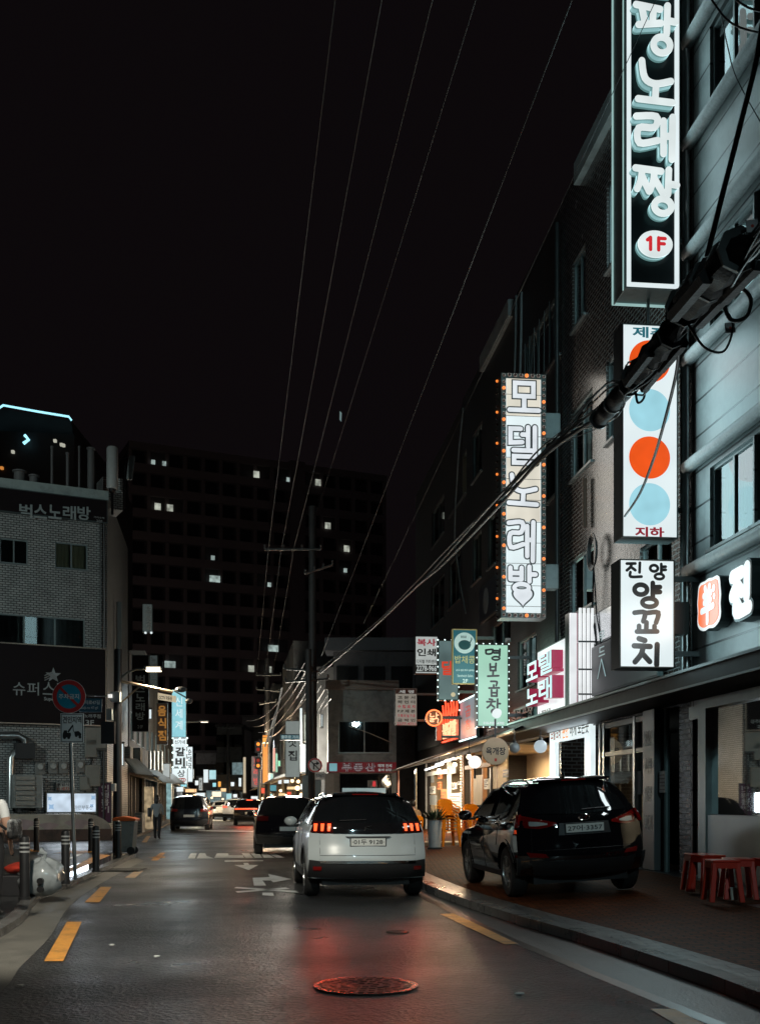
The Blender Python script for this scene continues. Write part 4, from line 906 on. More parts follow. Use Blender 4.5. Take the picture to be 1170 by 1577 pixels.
# 2: white box with orange and blue discs
t, fr, rc, ex = blade('dotted_sign', 'tall white light box with two orange and two pale blue discs', (957, 500, 1043, 829), 17.3, WACR, CASE, .4, .02, k=1.7)
for i, (y, col) in enumerate(((557, 'o'), (632, 'b'), (705, 'o'), (777, 'b'))):
    q = rc(968, y-32, 1031, y+32); b = B(); r = (q[1]-q[0])/2; cx, cz = (q[0]+q[1])/2, (q[2]+q[3])/2
    b.prism([(cx+r*cos(a), cz+r*sin(a)) for a in [2*pi*k/48 for k in range(48)]], -.016, -.0125, 'y')
    b.part('disc', E('orange disc', (.9, .1, .012), .95) if col == 'o' else E('blue disc', (.34, .66, .76), 1.0), t)
b = B(); text(b, '제주', *rc(973, 504, 1026, 521), -.016, .03); b.part('lettering', E('teal letters', (.03, .22, .28), .6), t)
b = B(); text(b, '지하', *rc(977, 812, 1022, 828), -.016, .035); b.part('lettering', E('dark red letters', (.33, .01, .03), .8), t)
b = B(); q = rc(1003, 452, 1007, 500); b.box(q[0], q[1], .2, .25, q[2], q[3]); b.part('hanger_pole', STEEL, t)
# 3: lamb skewer box
t, fr, rc, ex = blade('skewer_sign', 'white light box with black brush lettering beside the orange seal sign', (953, 862, 1038, 1029), 16.9, WACR, CASED, .4, .02, k=2.0)
b = B()
for ch, r, wd in (('진', (964, 867, 991, 890), .045), ('양', (999, 869, 1027, 893), .045), ('양', (974, 898, 1020, 936), .075), ('꼬', (975, 942, 1016, 976), .075), ('치', (975, 984, 1016, 1024), .085)):
    brush(b, ch, *rc(*r), -.0135, wd)
b.part('lettering', E('black letters', (.02, .024, .026), .4), t)
b = B(); q = rc(1038, 925, 1055, 975); b.box(q[0], q[1]+.1, .1, .3, q[2], q[3]); b.part('junction_box', CASED, t)
# 4: model karaoke with bulb border
t, fr, rc, ex = blade('bulb_sign', 'tall cream light box with outlined Korean letters, a heart and orange bulbs round its edge', (771, 576, 840, 952), 24.2, WACR, M('rusty teal casing', (.12, .15, .145), .55, .4, dirt=(.12, .07, .04)), .45, .11, arm=0, k=.9, lcol=(1, .93, .82))
rowY = [585, 608, 641, 672, 705, 738, 770, 804, 836, 868, 902, 934, 945]
CREAM = E('warm acrylic', (.75, .7, .59), .95, var=.12, scale=2)
for r in ((778, 582, 833, 641), (778, 706, 833, 803)):
    q = rc(*r); b = B(); b.box(q[0]+.02, q[1]-.02, -.0135, -.0122, q[2], q[3]); b.part('warm_panel', CREAM, t)
for y in rowY[1:-1]: q = rc(778, y-.5, 833, y+.5); b = B(); b.box(q[0], q[1], -.0155, -.0145, q[2], q[3]-.004); b.part('panel_joint', INK, t)
bo = B(); bi = B()
for ch, r in (('모', (783, 588, 830, 638)), ('델', (781, 658, 826, 716)), ('노', (781, 732, 828, 782)), ('래', (781, 803, 824, 864)), ('방', (781, 873, 824, 912))):
    q = rc(*r); brush(bo, ch, *q, -.018, .155); brush(bi, ch, *q, -.024, .1)
q = rc(787, 905, 822, 938); hp = [(16*sin(a)**3/32+.5, (13*cos(a)-5*cos(2*a)-2*cos(3*a)-cos(4*a)+17)/29.5) for a in [2*pi*i/40 for i in range(40)]]
bo.prism([(lerp(q[0], q[1], x), lerp(q[2], q[3], z)) for x, z in hp], -.027, -.026, 'y'); bi.prism([(lerp(q[0], q[1], .5+(x-.5)*.84), lerp(q[2], q[3], .52+(z-.5)*.84)) for x, z in hp], -.0295, -.0285, 'y')
bo.part('letter_outline', E('black letters', (.02, .024, .026), .4), t); bi.part('letter_fill', E('letter fill', (.72, .76, .8), 1.0), t)
AMB = E('lit amber bulb', (1, .24, .04), 1.25); OFFB = M('unlit bulb', (.06, .02, .015), .15, coat=.5)
on = B(); ofb = B(); a0, a1, z0, z1 = ex; nb = 38
for k in range(nb+1):
    z = lerp(z0+.06, z1-.06, k/nb)
    for x, sft in ((a0+.055, 0), (a1-.055, 2)):
        lit = (k+sft) % 5 == 1; (on if lit else ofb).ball((x, -.055, z), .038 if lit else .034, 10)
    (on if (k+3) % 5 == 1 else ofb).ball((a0-.02, .3, z), .03, 8)
for k in range(1, 7):
    x = lerp(a0+.05, a1-.05, k/7)
    for z in (z0+.05, z1-.05): (on if k == 4 else ofb).ball((x, -.055, z), .042, 10)
on.part('lit_bulbs', AMB, t, stuff=True, smooth=60); ofb.part('unlit_bulbs', OFFB, t, stuff=True, smooth=60)
for r in ((838, 633, 865, 672), (836, 867, 862, 905)): b = B(); q = rc(*r); b.box(q[0], q[1], .1, .4, q[2], q[3]); b.part('mounting_box', M('pale box', (.3, .36, .36), .5, dirt=(.16, .19, .19)), t, bevel=.02)
# 5: green tripe restaurant box with dotted lights
def leds(t, ex, sp, r, mat, y=-.02, name='border_lights'):
    b = B(); a0, a1, z0, z1 = ex; n = max(2, int((z1-z0)/sp)); m = max(2, int((a1-a0)/sp))
    for k in range(n+1):
        for x in (a0, a1): b.ball((x, y, lerp(z0, z1, k/n)), r, 6)
    for k in range(1, m):
        for z in (z0, z1): b.ball((lerp(a0, a1, k/m), y, z), r, 6)
    b.part(name, mat, t, stuff=True, smooth=60)
LED = E('white led', (.75, 1, .97), 2.2)
t, fr, rc, ex = blade('tripe_sign', 'pale green light box with black brush letters, a white peach and dotted lights', (734, 992, 783, 1120), 27.5, E('green acrylic', (.36, .66, .5), .95, var=.12, scale=1.0), CASED, .3, .03, k=1.6, lcol=(.7, 1, .85))
b = B()
for ch, r in (('명', (747, 1000, 773, 1017)), ('보', (750, 1022, 768, 1044)), ('곱', (752, 1049, 769, 1073)), ('창', (749, 1077, 770, 1100))): brush(b, ch, *rc(*r), -.0135, .05)
b.part('lettering', E('black letters', (.02, .024, .026), .4), t)
b = B(); q = rc(757, 1091, 772, 1107); cx, cz, r = (q[0]+q[1])/2, (q[2]+q[3])/2, (q[1]-q[0])/2
b.prism([(cx+r*cos(a)*(1+.1*sin(2*a)), cz+r*(1+.06*cos(a))*sin(a)) for a in [2*pi*i/28 for i in range(28)]], -.019, -.018, 'y'); b.part('peach', LGT, t)
b = B(); text(b, '010-9187-4702', *rc(744, 1112, 776, 1116), -.0135, .02); b.part('small_print', LGT, t)
leds(t, ex, .16, .02, LED)
# 6: teal sandwich salon sign
TEAL = M('teal board', (.02, .1, .13), .4, emis=(.02, .12, .16), es=.5); GOLD = M('gold paint', (.4, .3, .12), .4, emis=(.4, .32, .14), es=.2); PALE = M('pale print', (.5, .6, .6), .5, emis=(.35, .45, .45), es=.6)
t, fr, rc, ex = blade('teal_sign', 'teal hanging sign with a pale disc over gold lettering and 2F', (696, 969, 734, 1054), 29.5, TEAL, GOLD, .12, .03, arm=.5)
b = B(); q = rc(699, 974, 731, 1007); cx, cz, r = (q[0]+q[1])/2, (q[2]+q[3])/2, (q[1]-q[0])/2
b.prism([(cx+r*cos(a), cz+r*sin(a)) for a in [2*pi*i/36 for i in range(36)]], -.016, -.0125, 'y'); d_ = b.part('disc', PALE, t)
b = B(); b.prism([(cx+r*.6*cos(a), cz-r*.15+r*(.42 if sin(a) > 0 else .5)*sin(a)) for a in [2*pi*i/24 for i in range(24)]], -.02, -.018, 'y')
for k in range(5): b.tube([(cx-r*.3+k*r*.1, -.02, cz+r*.45), (cx-r*.35+k*r*.12, -.02, cz+r*.68)], r*.03, 5)
b.tube([(cx+r*.5, -.02, cz), (cx+r*.7, -.02, cz+r*.4), (cx+r*.6, -.02, cz+r*.5)], r*.05, 5)
b.part('emblem', M('teal ink', (.02, .1, .12), .5), t, parent=d_)
b = B(); text(b, '밥채콩', *rc(700, 1010, 731, 1022), -.0135, .0); b.part('lettering', M('gold letters', (.5, .42, .15), .4, emis=(.5, .42, .15), es=.5), t)
b = B(); text(b, '분식·샌드위치·샐러드', *rc(702, 1031, 730, 1034), -.0135, .02); text(b, 'Sandwich Salon', *rc(704, 1039, 728, 1043), -.0135, .01); text(b, '2F', *rc(712, 1046, 720, 1052), -.0135, .03); b.part('small_print', PALE, t)
# 7: grey led box with red letter, 8 copy shop, 9 list sign
t, fr, rc, ex = blade('led_sign', 'dark grey sign outlined in white dots with a red letter, left of the teal sign', (674, 986, 706, 1079), 31.5, E('dull grey acrylic', (.13, .2, .2), .8, var=.35, scale=1.2), CASED, .2, .03)
b = B(); text(b, '달', *rc(680, 1018, 698, 1040), -.0135, .03); b.part('lettering', E('red neon letter', (.9, .07, .03), .7), t); leds(t, ex, .18, .024, LED)
b = B(); q = rc(694, 1066, 701, 1074); cx, cz, r = (q[0]+q[1])/2, (q[2]+q[3])/2, (q[1]-q[0])/2; b.lathe([(r, -.016), (r, -.013)], (cx, 0, cz), 20, 'y'); b.part('badge', E('badge', (.75, .65, .4), .7), t)
t, fr, rc, ex = blade('copy_shop_sign', 'white copy shop sign with dark red and black words and a phone number', (639, 980, 674, 1038), 36, E('dim white face', (.5, .54, .52), .8), CASED, .2, .02)
b = B(); text(b, '복사', *rc(642, 984, 671, 995), -.0135, .03); b.part('lettering', E('dark red letters', (.33, .01, .03), .8), t)
b = B(); text(b, '인쇄', *rc(642, 999, 671, 1011), -.0135, .03); text(b, '디지털 카피센터', *rc(641, 1016, 672, 1022), -.0135, .02); b.part('lettering', INK, t)
b = B(); q = rc(640, 1024, 673, 1035); b.box(q[0], q[1], -.0145, -.0135, q[2], q[3]); o = b.part('number_band', M('black band', (.02, .02, .02), .4), t)
b = B(); text(b, '2278-966', *rc(641, 1025, 672, 1034), -.017, .03); b.part('phone_number', E('dim white face', (.5, .54, .52), .8), t, parent=o)
t, fr, rc, ex = blade('list_sign', 'dull cream sign listing services in rows of small words under a grey header', (608, 1060, 642, 1118), 40, E('dim cream face', (.34, .31, .26), .62), CASED, .2, .02, arm=.9)
b = B(); q = rc(609, 1061, 641, 1069); b.box(q[0], q[1], -.0145, -.0135, q[2], q[3]); o = b.part('header', M('grey header', (.1, .11, .13), .5), t)
b = B(); text(b, '세 영', *rc(614, 1063, 637, 1068), -.017, .03); b.part('lettering', PALE, t, parent=o)
b = B(); bb = B()
for i, tx in enumerate(('고 문 서', '하 인 더', '수 첩 표 지', 'P.P 제 본', '기 획 비 닐 기 공', '금 박 인')):
    text((b if i in (2, 4) else bb), tx, *rc(612, 1072+7*i, 639, 1077+7*i), -.0135, .03)
text(b, '2277-4711', *rc(611, 1113, 640, 1117), -.0135, .02)
b.part('lettering', E('dark red letters', (.33, .01, .03), .8), t); bb.part('lettering', INK, t)
# 10: round neon chicken sign and its orange blade
NEON = E('orange neon', (1, .16, .05), 3.0)
t, fr, rc, ex = blade('neon_box', 'narrow glowing orange sign post under the round neon sign', (672, 1098, 680, 1141), 35, E('orange face', (.75, .09, .025), .9), CASED, .2, .01)
c = P(668, 1106, 34.6); fr = Frame(c.x, c.y, TH); t = T('neon_sign', 'round orange neon sign with a Korean letter inside a glowing ring', 'sign', fr, (0, 0, c.z))
b = B(); b.lathe([(.27, .0), (.27, .12), (.2, .14)], (0, 0, c.z), 30, 'y'); b.part('drum', CASED, t)
b = B(); b.tube([(.245*cos(a), -.03, c.z+.245*sin(a)) for a in [2*pi*i/36 for i in range(37)]], .022, 8); b.part('neon_ring', NEON, t, smooth=60)
b = B(); brush(b, '닭', -.15, .15, c.z-.16, c.z+.16, -.02, .03, .02); b.part('letter', E('neon letter', (1, .42, .22), 2.0), t)
b = B(); b.box(.2, .9, .05, .09, c.z-.03, c.z+.03); b.part('bracket', GREY, t); lamp(t, 'POINT', (0, -.35, c.z), 14, (1, .25, .08), r=.2)
# ------------------------------------------------------------------ flat boards on the right front
def board(name, label, px0, px1, y0, y1, mat, o=.12, cat='sign', case=CASED, group=None, y0r=None, th=.1):
    """a board lying on the street front; rows are read at its left edge"""
    a0, z1, _ = RF.hit(px0, y0, o); _, z0, _ = RF.hit(px0, y1, o); a1 = RF.hit(px1, y0, o)[0]
    t = T(name, label, cat, RF, ((a0+a1)/2, -o, z0), group)
    b = B(); b.box(a0, a1, -o+.012, -o+th, z0, z1); b.part('casing', case, t); b = B(); b.box(a0+.03, a1-.03, -o, -o+.01, z0+.03, z1-.03); b.part('face', mat, t)
    return t, (a0, a1, z0, z1), -o
# pink-lettered karaoke front with vertical tubes
LPK = E('white pink acrylic', (.76, .78, .8), 1.0)
t, ex, y = board('karaoke_front_sign', 'white wall sign with deep magenta-sided Korean letters beside the bulb sign', 827, 871, 1004, 1110, LPK, .16)
a0, a1, z0, z1 = ex; MAG = M('magenta return', (.25, .008, .05), .35, emis=(.5, .01, .08), es=.35); BLU = E('sky letter face', (.34, .62, .72), 1.0)
for tx, xa_, xb_, za, zc in (('모', .02, .46, .55, .8), ('텔', .5, .96, .55, .84), ('노', .02, .46, .2, .44), ('래', .5, .96, .2, .5)):
    q = (lerp(a0, a1, xa_), lerp(a0, a1, xb_), lerp(z0, z1, za), lerp(z0, z1, zc))
    b = B(); text(b, tx, *q, y-.15, .03, .1, depth=.26); l = b.part('letter_return', MAG, t); b = B(); text(b, tx, *q, y-.284, .018); b.part('letter_face', BLU, t, parent=l)
b = B(); text(b, '노래연습장', lerp(a0, a1, .08), lerp(a0, a1, .5), lerp(z0, z1, .03), lerp(z0, z1, .13), y-.004, .03); b.part('small_lettering', M('maroon print', (.2, .01, .03), .5), t)
lamp(t, 'AREA', ((a0+a1)/2, y-.4, (z0+z1)/2), 30, (.95, .95, 1), (a1-a0, z1-z0), (-pi/2, 0, 0))
t, fr, rc, ex = blade('tube_panel', 'bank of upright white light tubes with dark clips beside the magenta letters', (876, 944, 912, 1096), 22.3, E('tube backing', (.3, .31, .32), .7), CASED, .3, .01, arm=.2, k=1.5, lcol=(.95, .95, 1), cat='light panel')
a0, a1, z0, z1 = ex
b = B(); b.box(a0, a0+.13, -.1, -.014, z0, z1-.02); b.part('side_panel', LPK, t)
for k in range(4):
    x = lerp(a0+.2, a1-.03, k/3); b = B(); b.tube([(x, -.1, z0-.05), (x, -.1, z1+.08)], .03, 10); b.part('tube', E('white tube', (.8, .83, .84), 1.0), t, smooth=60)
    for zz in (.17, .42, .7): z = lerp(z0, z1, zz); b = B(); b.box(x-.05, x+.04, -.14, -.06, z-.016, z+.016); b.part('clip', BLACK, t)
b = B(); b.box(a0+.14, a0+.16, -.03, -.014, z0, z1); b.part('magenta_edge', MAG, t)
t, ex, y = board('grey_sign', 'matt grey wall sign with thin white letters behind the skewer light box', 910, 1012, 998, 1073, M('matt grey board', (.11, .115, .11), .5, var=.15), .22)
a0, a1, z0, z1 = ex; b = B(); text(b, '무', a0+.5, a0+.9, z0+1.0, z0+1.2, y-.004); text(b, '드', a0+.5, a0+.9, z0+.72, z0+.9, y-.004); b.tube([(a0+.45, y-.01, z0+.3), (a0+.7, y-.01, z0+.66), (a0+.95, y-.01, z0+.3)], .008, 5); b.part('lettering', PALE, t)
t, ex, y = board('brushed_panel', 'brushed steel wall panel above the matt grey sign', 910, 1000, 948, 996, M('mirror steel', (.3, .31, .31), .22, .9, var=.2, scale=1), .1)
t, ex, y = board('dark_letter_sign', 'dim teal wall sign with dark Korean letters under the tall window', 790, 826, 1092, 1118, M('dim teal board', (.12, .2, .19), .4, emis=(.1, .2, .19), es=.3), .12)
a0, a1, z0, z1 = ex; b = B(); text(b, '명보곱창', a0+.1, a1-.1, z0+.08, z1-.08, y-.05, .03, .05, depth=.05); b.part('letters', M('charcoal letter', (.03, .035, .035), .4), t)
t, ex, y = board('round_emblem_board', 'navy wall board with a pale disc above the green light box', 737, 764, 908, 962, M('navy board', (.02, .03, .05), .4), .16)
a0, a1, z0, z1 = ex; b = B(); cx, cz = lerp(a0, a1, .42), (z0+z1)/2; b.lathe([((z1-z0)*.36, y-.006), ((z1-z0)*.36, y-.002)], (cx, 0, cz), 30, 'y'); b.part('disc', M('grey disc', (.22, .27, .3), .5), t)
t, ex, y = board('led_wall_sign', 'long grey wall sign edged with white dots and faint red letters', 708, 733, 1082, 1142, E('dull blue acrylic', (.17, .22, .25), .85, var=.35, scale=1), .2)
a0, a1, z0, z1 = ex; b = B(); text(b, '곱', lerp(a0, a1, .35), lerp(a0, a1, .7), lerp(z0, z1, .55), lerp(z0, z1, .82), y-.004, .03); text(b, '창', lerp(a0, a1, .35), lerp(a0, a1, .7), lerp(z0, z1, .22), lerp(z0, z1, .5), y-.004, .03); b.part('lettering', E('faint red letter', (.5, .06, .04), .8), t); leds(t, ex, .24, .03, LED, y-.01)
t, ex, y = board('flame_neon_sign', 'fiery orange neon wall sign with glowing script letters', 682, 706, 1112, 1146, E('dark red glow board', (.3, .012, .006), .8, var=.5, scale=2), .25)
a0, a1, z0, z1 = ex; b = B(); text(b, '불닭발', a0+.2, a1-.2, z0+.15, z1-.1, y-.05, .02, .04, depth=.04); b.part('letters', E('neon letter', (1, .42, .22), 2.0), t)
b = B()
for k in range(6): x = lerp(a0+.1, a1-.3, k/5); b.tube([(x, y-.04, z1-.1), (x+.15, y-.04, z1+.25), (x+.1, y-.04, z1+.55+.15*(k % 2)), (x+.3, y-.04, z1+.15)], .03, 6)
b.tube([(a0+.05, y-.04, z0+.05), (a1-.05, y-.04, z0+.05)], .03, 6); b.part('neon_flames', E('red neon', (1, .08, .03), 2.2), t); lamp(t, 'POINT', ((a0+a1)/2, y-.8, (z0+z1)/2), 30, (1, .25, .08), r=.3)
t, ex, y = board('unlit_grey_sign', 'large unlit grey wall sign left of the orange neon', 643, 679, 1118, 1158, M('unlit grey face', (.1, .105, .11), .4), .15)
# restaurant seal and letter over the nearest shop
x0, z1, _ = RF.hit(1075, 900, .2); z0 = RF.hit(1075, 975, .2)[1]; x1 = RF.hit(1110, 900, .2)[0]
t = T('seal_sign', 'orange wavy-edged seal sign with a white brush character', 'sign', RF, ((x0+x1)/2, -.1, z0)); n_ = 40
def seal(k, h0, h1, b):
    cx, cz, rx, rz_ = (x0+x1)/2, (z0+z1)/2, (x1-x0)/2*k, (z1-z0)/2*k
    def f(a):
        c, s = cos(a), sin(a); q = (abs(c)**5+abs(s)**5)**-.2; q *= 1+.025*sin(9*a); return (cx+rx*c*q, cz+rz_*s*q)
    return b.prism([f(2*pi*i/n_) for i in range(n_)], h0, h1, 'y')
seal(1.0, -.2, -.02, B()).part('body', CASED, t); seal(1.0, -.212, -.202, B()).part('white_rim', LGT, t); seal(.88, -.222, -.214, B()).part('orange_face', E('orange seal', (1, .17, .035), 1.0), t)
b = B(); brush(b, '羊', x0+(x1-x0)*.22, x1-(x1-x0)*.25, z0+(z1-z0)*.14, z1-(z1-z0)*.16, -.226, .1, .0); b.ball((x1-(x1-x0)*.24, -.226, z1-(z1-z0)*.24), .06, 8, (1, .1, 1)).ball((x1-(x1-x0)*.22, -.226, z1-(z1-z0)*.4), .05, 8, (1, .1, 1)); b.part('character', LGT, t)
lamp(t, 'AREA', ((x0+x1)/2, -.4, (z0+z1)/2), 12, (1, .7, .5), (x1-x0, z1-z0), (-pi/2, 0, 0))
x0, z1, _ = RF.hit(1124, 880, .2); z0 = RF.hit(1124, 958, .2)[1]; x1 = RF.hit(1163, 880, .2)[0]
for k, ch in enumerate(('진', '양')):
    t = T('channel_letter', ('white raised letter at the right edge after the orange seal', 'white raised letter just outside the right edge of the view')[k], 'sign', RF, ((x0+x1)/2+k*1.5, -.1, z0))
    q = (x0+k*1.5+.08, x1+k*1.5-.08, z0+.06, z1-.06)
    b = B(); brush(b, ch, *q, -.0, .26, .2); b.part('body', CASED, t); b = B(); brush(b, ch, *q, -.204, .19, .01); b.part('lit_face', LGT, t)
    lamp(t, 'AREA', ((x0+x1)/2+k*1.5, -.5, (z0+z1)/2), 24, (.85, .97, 1), (x1-x0, z1-z0), (-pi/2, 0, 0))
# ------------------------------------------------------------------ left corner building
LF = Frame(-10.34, 42, radians(27)); LS = Frame(-10.34, 42, radians(98.17))
def lw(pl, yt, yb, pr): x0, z1, _ = LF.hit(pl, yt); _, z0, _ = LF.hit(pl, yb); return [x0, LF.hit(pr, yt)[0], z0, z1]
TILE = BR('white glazed tiles', (.36, .37, .36), (.28, .3, .29), (.05, .052, .052), .2, .085, .016, .35, .7)
HL = LF.hit(163, 758)[1]
t = T('corner_building', 'white-tiled corner building on the left with two dark sign bands', 'building', LF, (-5, 0, 0))
wl = [lw(85, 834, 874, 135)+[('warm', 'warm')], lw(0, 828, 866, 43)+[('dark', 'dark')], lw(-60, 940, 990, 131)+[('dark', 'dark', 'dark', 'dark')]]
b = B(); wallholes(b, -11, 0, 0, HL, [q[:4] for q in wl]); b.part('front_wall', TILE, t)
sd = LS.o+LS.ax*9.4-LF.o; sx, sy = sd.dot(LF.ax), sd.dot(LF.ay)
b = B(); b.quad((0, 0, 0), (sx, sy, 0), (sx, sy, HL), (0, 0, HL)); b.part('side_wall', BR('shaded side tiles', (.26, .27, .26), (.2, .21, .2), (.04, .042, .042), .18, .085, .016, .4, .7, yonly=True), t)  # front tiles in darker colours: the side's shade put into them
b = B(); b.prism([(-11, .02), (-.02, .02), (sx-.05, sy), (-11, sy)], HL-.4, HL-.3); b.part('roof', CONC, t)
b = B(); b.box(-11, .03, -.12, .1, HL-.38, HL+.02); b.part('parapet', M('pale teal coping', (.26, .32, .31), .6, dirt=(.15, .18, .18)), t)
for q in wl: window(t, *q)
b = B(); b.tube([(-.15, -.1, .5), (-.15, -.1, 5), (-.12, -.1, 9), (-.14, -.1, HL-.6)], .04, 6).tube([(-.3, -.08, 4), (-.25, -.08, 8), (-.28, -.08, HL-.5)], .025, 6); b.part('wall_cables', CABLE, t)
b = B(); b.box(sx*.35-.06, sx*.35+.1, sy*.35-.6, sy*.35-.4, 4.5, 9.5); b.part('duct', GREY, t)
b = B(); b.box(.12, .9, 1.2, 2.3, HL-.3, HL+.95); b.part('chimney', TILE, t)
def lboard(name, label, px0, px1, y0, y1, mat, o=.2, trim=None, case=CASED):
    a0, z1, _ = LF.hit(px1, y0, o); z0 = LF.hit(px1, y1, o)[1]; a1 = a0; a0 = LF.hit(px0, y0, o)[0]
    t = T(name, label, 'sign', LF, ((a0+a1)/2, -o, z0)); b = B(); b.box(a0, a1, -o+.01, -.02, z0, z1); b.part('casing', case, t)
    b = B(); b.box(a0+.04, a1-.04, -o, -o+.009, z0+.04, z1-.04); b.part('face', mat, t)
    if trim: b = B(); b.box(a0, a1, -o-.02, -o+.009, z1-.039, z1).box(a0, a1, -o-.02, -o+.009, z0, z0+.039).box(a1-.039, a1, -o-.02, -o+.009, z0+.04, z1-.04); b.part('edge_trim', trim, t)
    return t, (a0, a1, z0, z1), -o
def lrc(x0, y0, x1, y1, o): return (LF.hit(x0, (y0+y1)/2, o)[0], LF.hit(x1, (y0+y1)/2, o)[0], LF.hit((x0+x1)/2, y1, o)[1], LF.hit((x0+x1)/2, y0, o)[1])
BLKF = M('dark sign face', (.010, .0065, .0075), .5, spec=.15, var=.3, scale=1); SIL = M('silver letters', (.33, .37, .37), .4, .3); SIL2 = M('worn silver letters', (.3, .31, .31), .4, .3)
t, ex, y = lboard('karaoke_band_sign', 'dark sign band with silver Korean letters at the top of the white-tiled corner building', -120, 166, 770, 806, BLKF)
b = B()
for i, ch in enumerate('벅스노래방'): text(b, ch, *lrc(30+22.4*i, 776+1*i*.9, 50+22.4*i, 797+i*.9, .26), y-.03, .015, .03, depth=.05)
b.part('letters', SIL, t); b = B(); text(b, '가라오케', *lrc(145, 795, 161, 798, .26), y-.004); text(b, '2/3F', *lrc(149, 800, 158, 804, .26), y-.004); b.part('small_print', SIL2, t)
t, ex, y = lboard('superstar_sign', 'large dark sign with a silver star over dim letters and 3F, behind the no-parking disc', -160, 164, 999, 1119, BLKF, .3, M('copper trim', (.3, .22, .17), .3, .8))
b = B()
for ch, r in (('슈', (20, 1051, 39, 1071)), ('퍼', (42, 1051, 60, 1071)), ('스', (66, 1051, 84, 1070)), ('타', (88, 1051, 105, 1070))): text(b, ch, *lrc(*r, .33), y-.02, .0, .03, depth=.03)
b.part('letters', SIL2, t)
q = lrc(66, 1028, 90, 1052, .33); cx, cz, r = (q[0]+q[1])/2+.1, (q[2]+q[3])/2, (q[3]-q[2])*.5
b = B(); b.prism([(cx+(r if k % 2 == 0 else r*.4)*sin(pi*k/5), cz+(r if k % 2 == 0 else r*.4)*cos(pi*k/5)) for k in range(10)], y-.03, y-.004, 'y')
for k in range(3): b.tube([(cx-r*1.1, y-.02, cz-r*(.1+.3*k)), (cx-r*.3, y-.02, cz+r*(.35-.3*k)), (cx+r*.4, y-.02, cz-r*(.2+.2*k))], .025, 6)
b.part('star', SIL2, t)
b = B(); text(b, '노래주점', *lrc(130, 1100, 155, 1106, .33), y-.006, .01); text(b, '3F', *lrc(132, 1109, 145, 1117, .33), y-.006, .02); text(b, 'Superstar', *lrc(68, 1074, 98, 1081, .33), y-.006); b.part('small_print', SIL2, t)
# lit hoarding, purple banner, small plate, meters, air conditioner, pipe, mural plinth
t, ex, y = lboard('lit_panel', 'glowing pale blue advertising panel low on the corner building', 71, 149, 1221, 1252, E('pale lit poster', (.6, .72, .85), .95, var=.22, scale=2.5), .3, case=GREY)
a0, a1, z0, z1 = ex; b = B(); text(b, '아인부동산', lerp(a0, a1, .55), lerp(a0, a1, .92), z0+.12, z0+.28, y-.004, .01); b.part('lettering', M('blue grey print', (.2, .25, .32), .6), t)
b = B()
for (u, v_, s_) in ((.07, .7, .1), (.1, .3, .14), (.93, .75, .12), (.9, .35, .09)): x, z = lerp(a0, a1, u), lerp(z0, z1, v_); b.prism([(x+s_*cos(k*pi/4)*(1 if k % 2 else .5), z+s_*sin(k*pi/4)*(1 if k % 2 else .5)) for k in range(8)], y-.003, y-.001, 'y')
b.part('printed_flowers', E('sky print', (.35, .55, .8), .8), t)
lamp(t, 'AREA', ((a0+a1)/2, y-.2, (z0+z1)/2), 45, (.8, .9, 1), (a1-a0, z1-z0), (-pi/2, 0, 0))
t, ex, y = lboard('purple_banner', 'purple vertical banner with pale Korean letters right of the lit panel', 150, 172, 1205, 1268, M('purple banner', (.06, .012, .045), .6), .08)
b = B()
for i, ch in enumerate('인형뽑기'): text(b, ch, *lrc(156, 1209+11*i, 168, 1219+11*i, .1), y-.004, .02)
b.part('lettering', M('banner white', (.5, .46, .46), .6), t)
t, ex, y = lboard('small_wall_plate', 'small white wall plate with dark and red words above the lit panel', 85, 109, 1204, 1219, M('plate white two', (.4, .4, .38), .6), .1)
b = B(); text(b, '평일시', *lrc(88, 1206, 106, 1211, .1), y-.004, .02); b.part('lettering', INK, t); b = B(); text(b, '←세차', *lrc(87, 1212, 107, 1218, .1), y-.004, .02); b.part('lettering', M('faded red', (.35, .08, .05), .6), t)
def lpos(px, py, o): x, z, _ = LF.hit(px, py, o); return x, z
for i, (px, py) in enumerate(((62, 1183), (82, 1182), (98, 1182), (124, 1180))):
    x, z = lpos(px, py, .15); t = T('electric_meter', ('leftmost of four round electric meters on the tiled wall', 'second round electric meter from the left on the tiled wall', 'third round electric meter from the left on the tiled wall', 'rightmost of the four electric meters, below the grey boxes')[i], 'meter', LF, (x, 0, z-.2), 'electric meters on the tiled wall')
    b = B(); b.box(x-.17, x+.17, -.14, -.02, z-.24, z+.22); b.part('box', M('meter box', (.18, .18, .17), .5), t, bevel=.02)
    b = B(); b.lathe([(.12, -.14), (.12, -.19), (.1, -.21), (.001, -.21)], (x, 0, z+.04), 18, 'y'); b.part('dial', M('meter dial', (.3, .3, .28), .2), t)
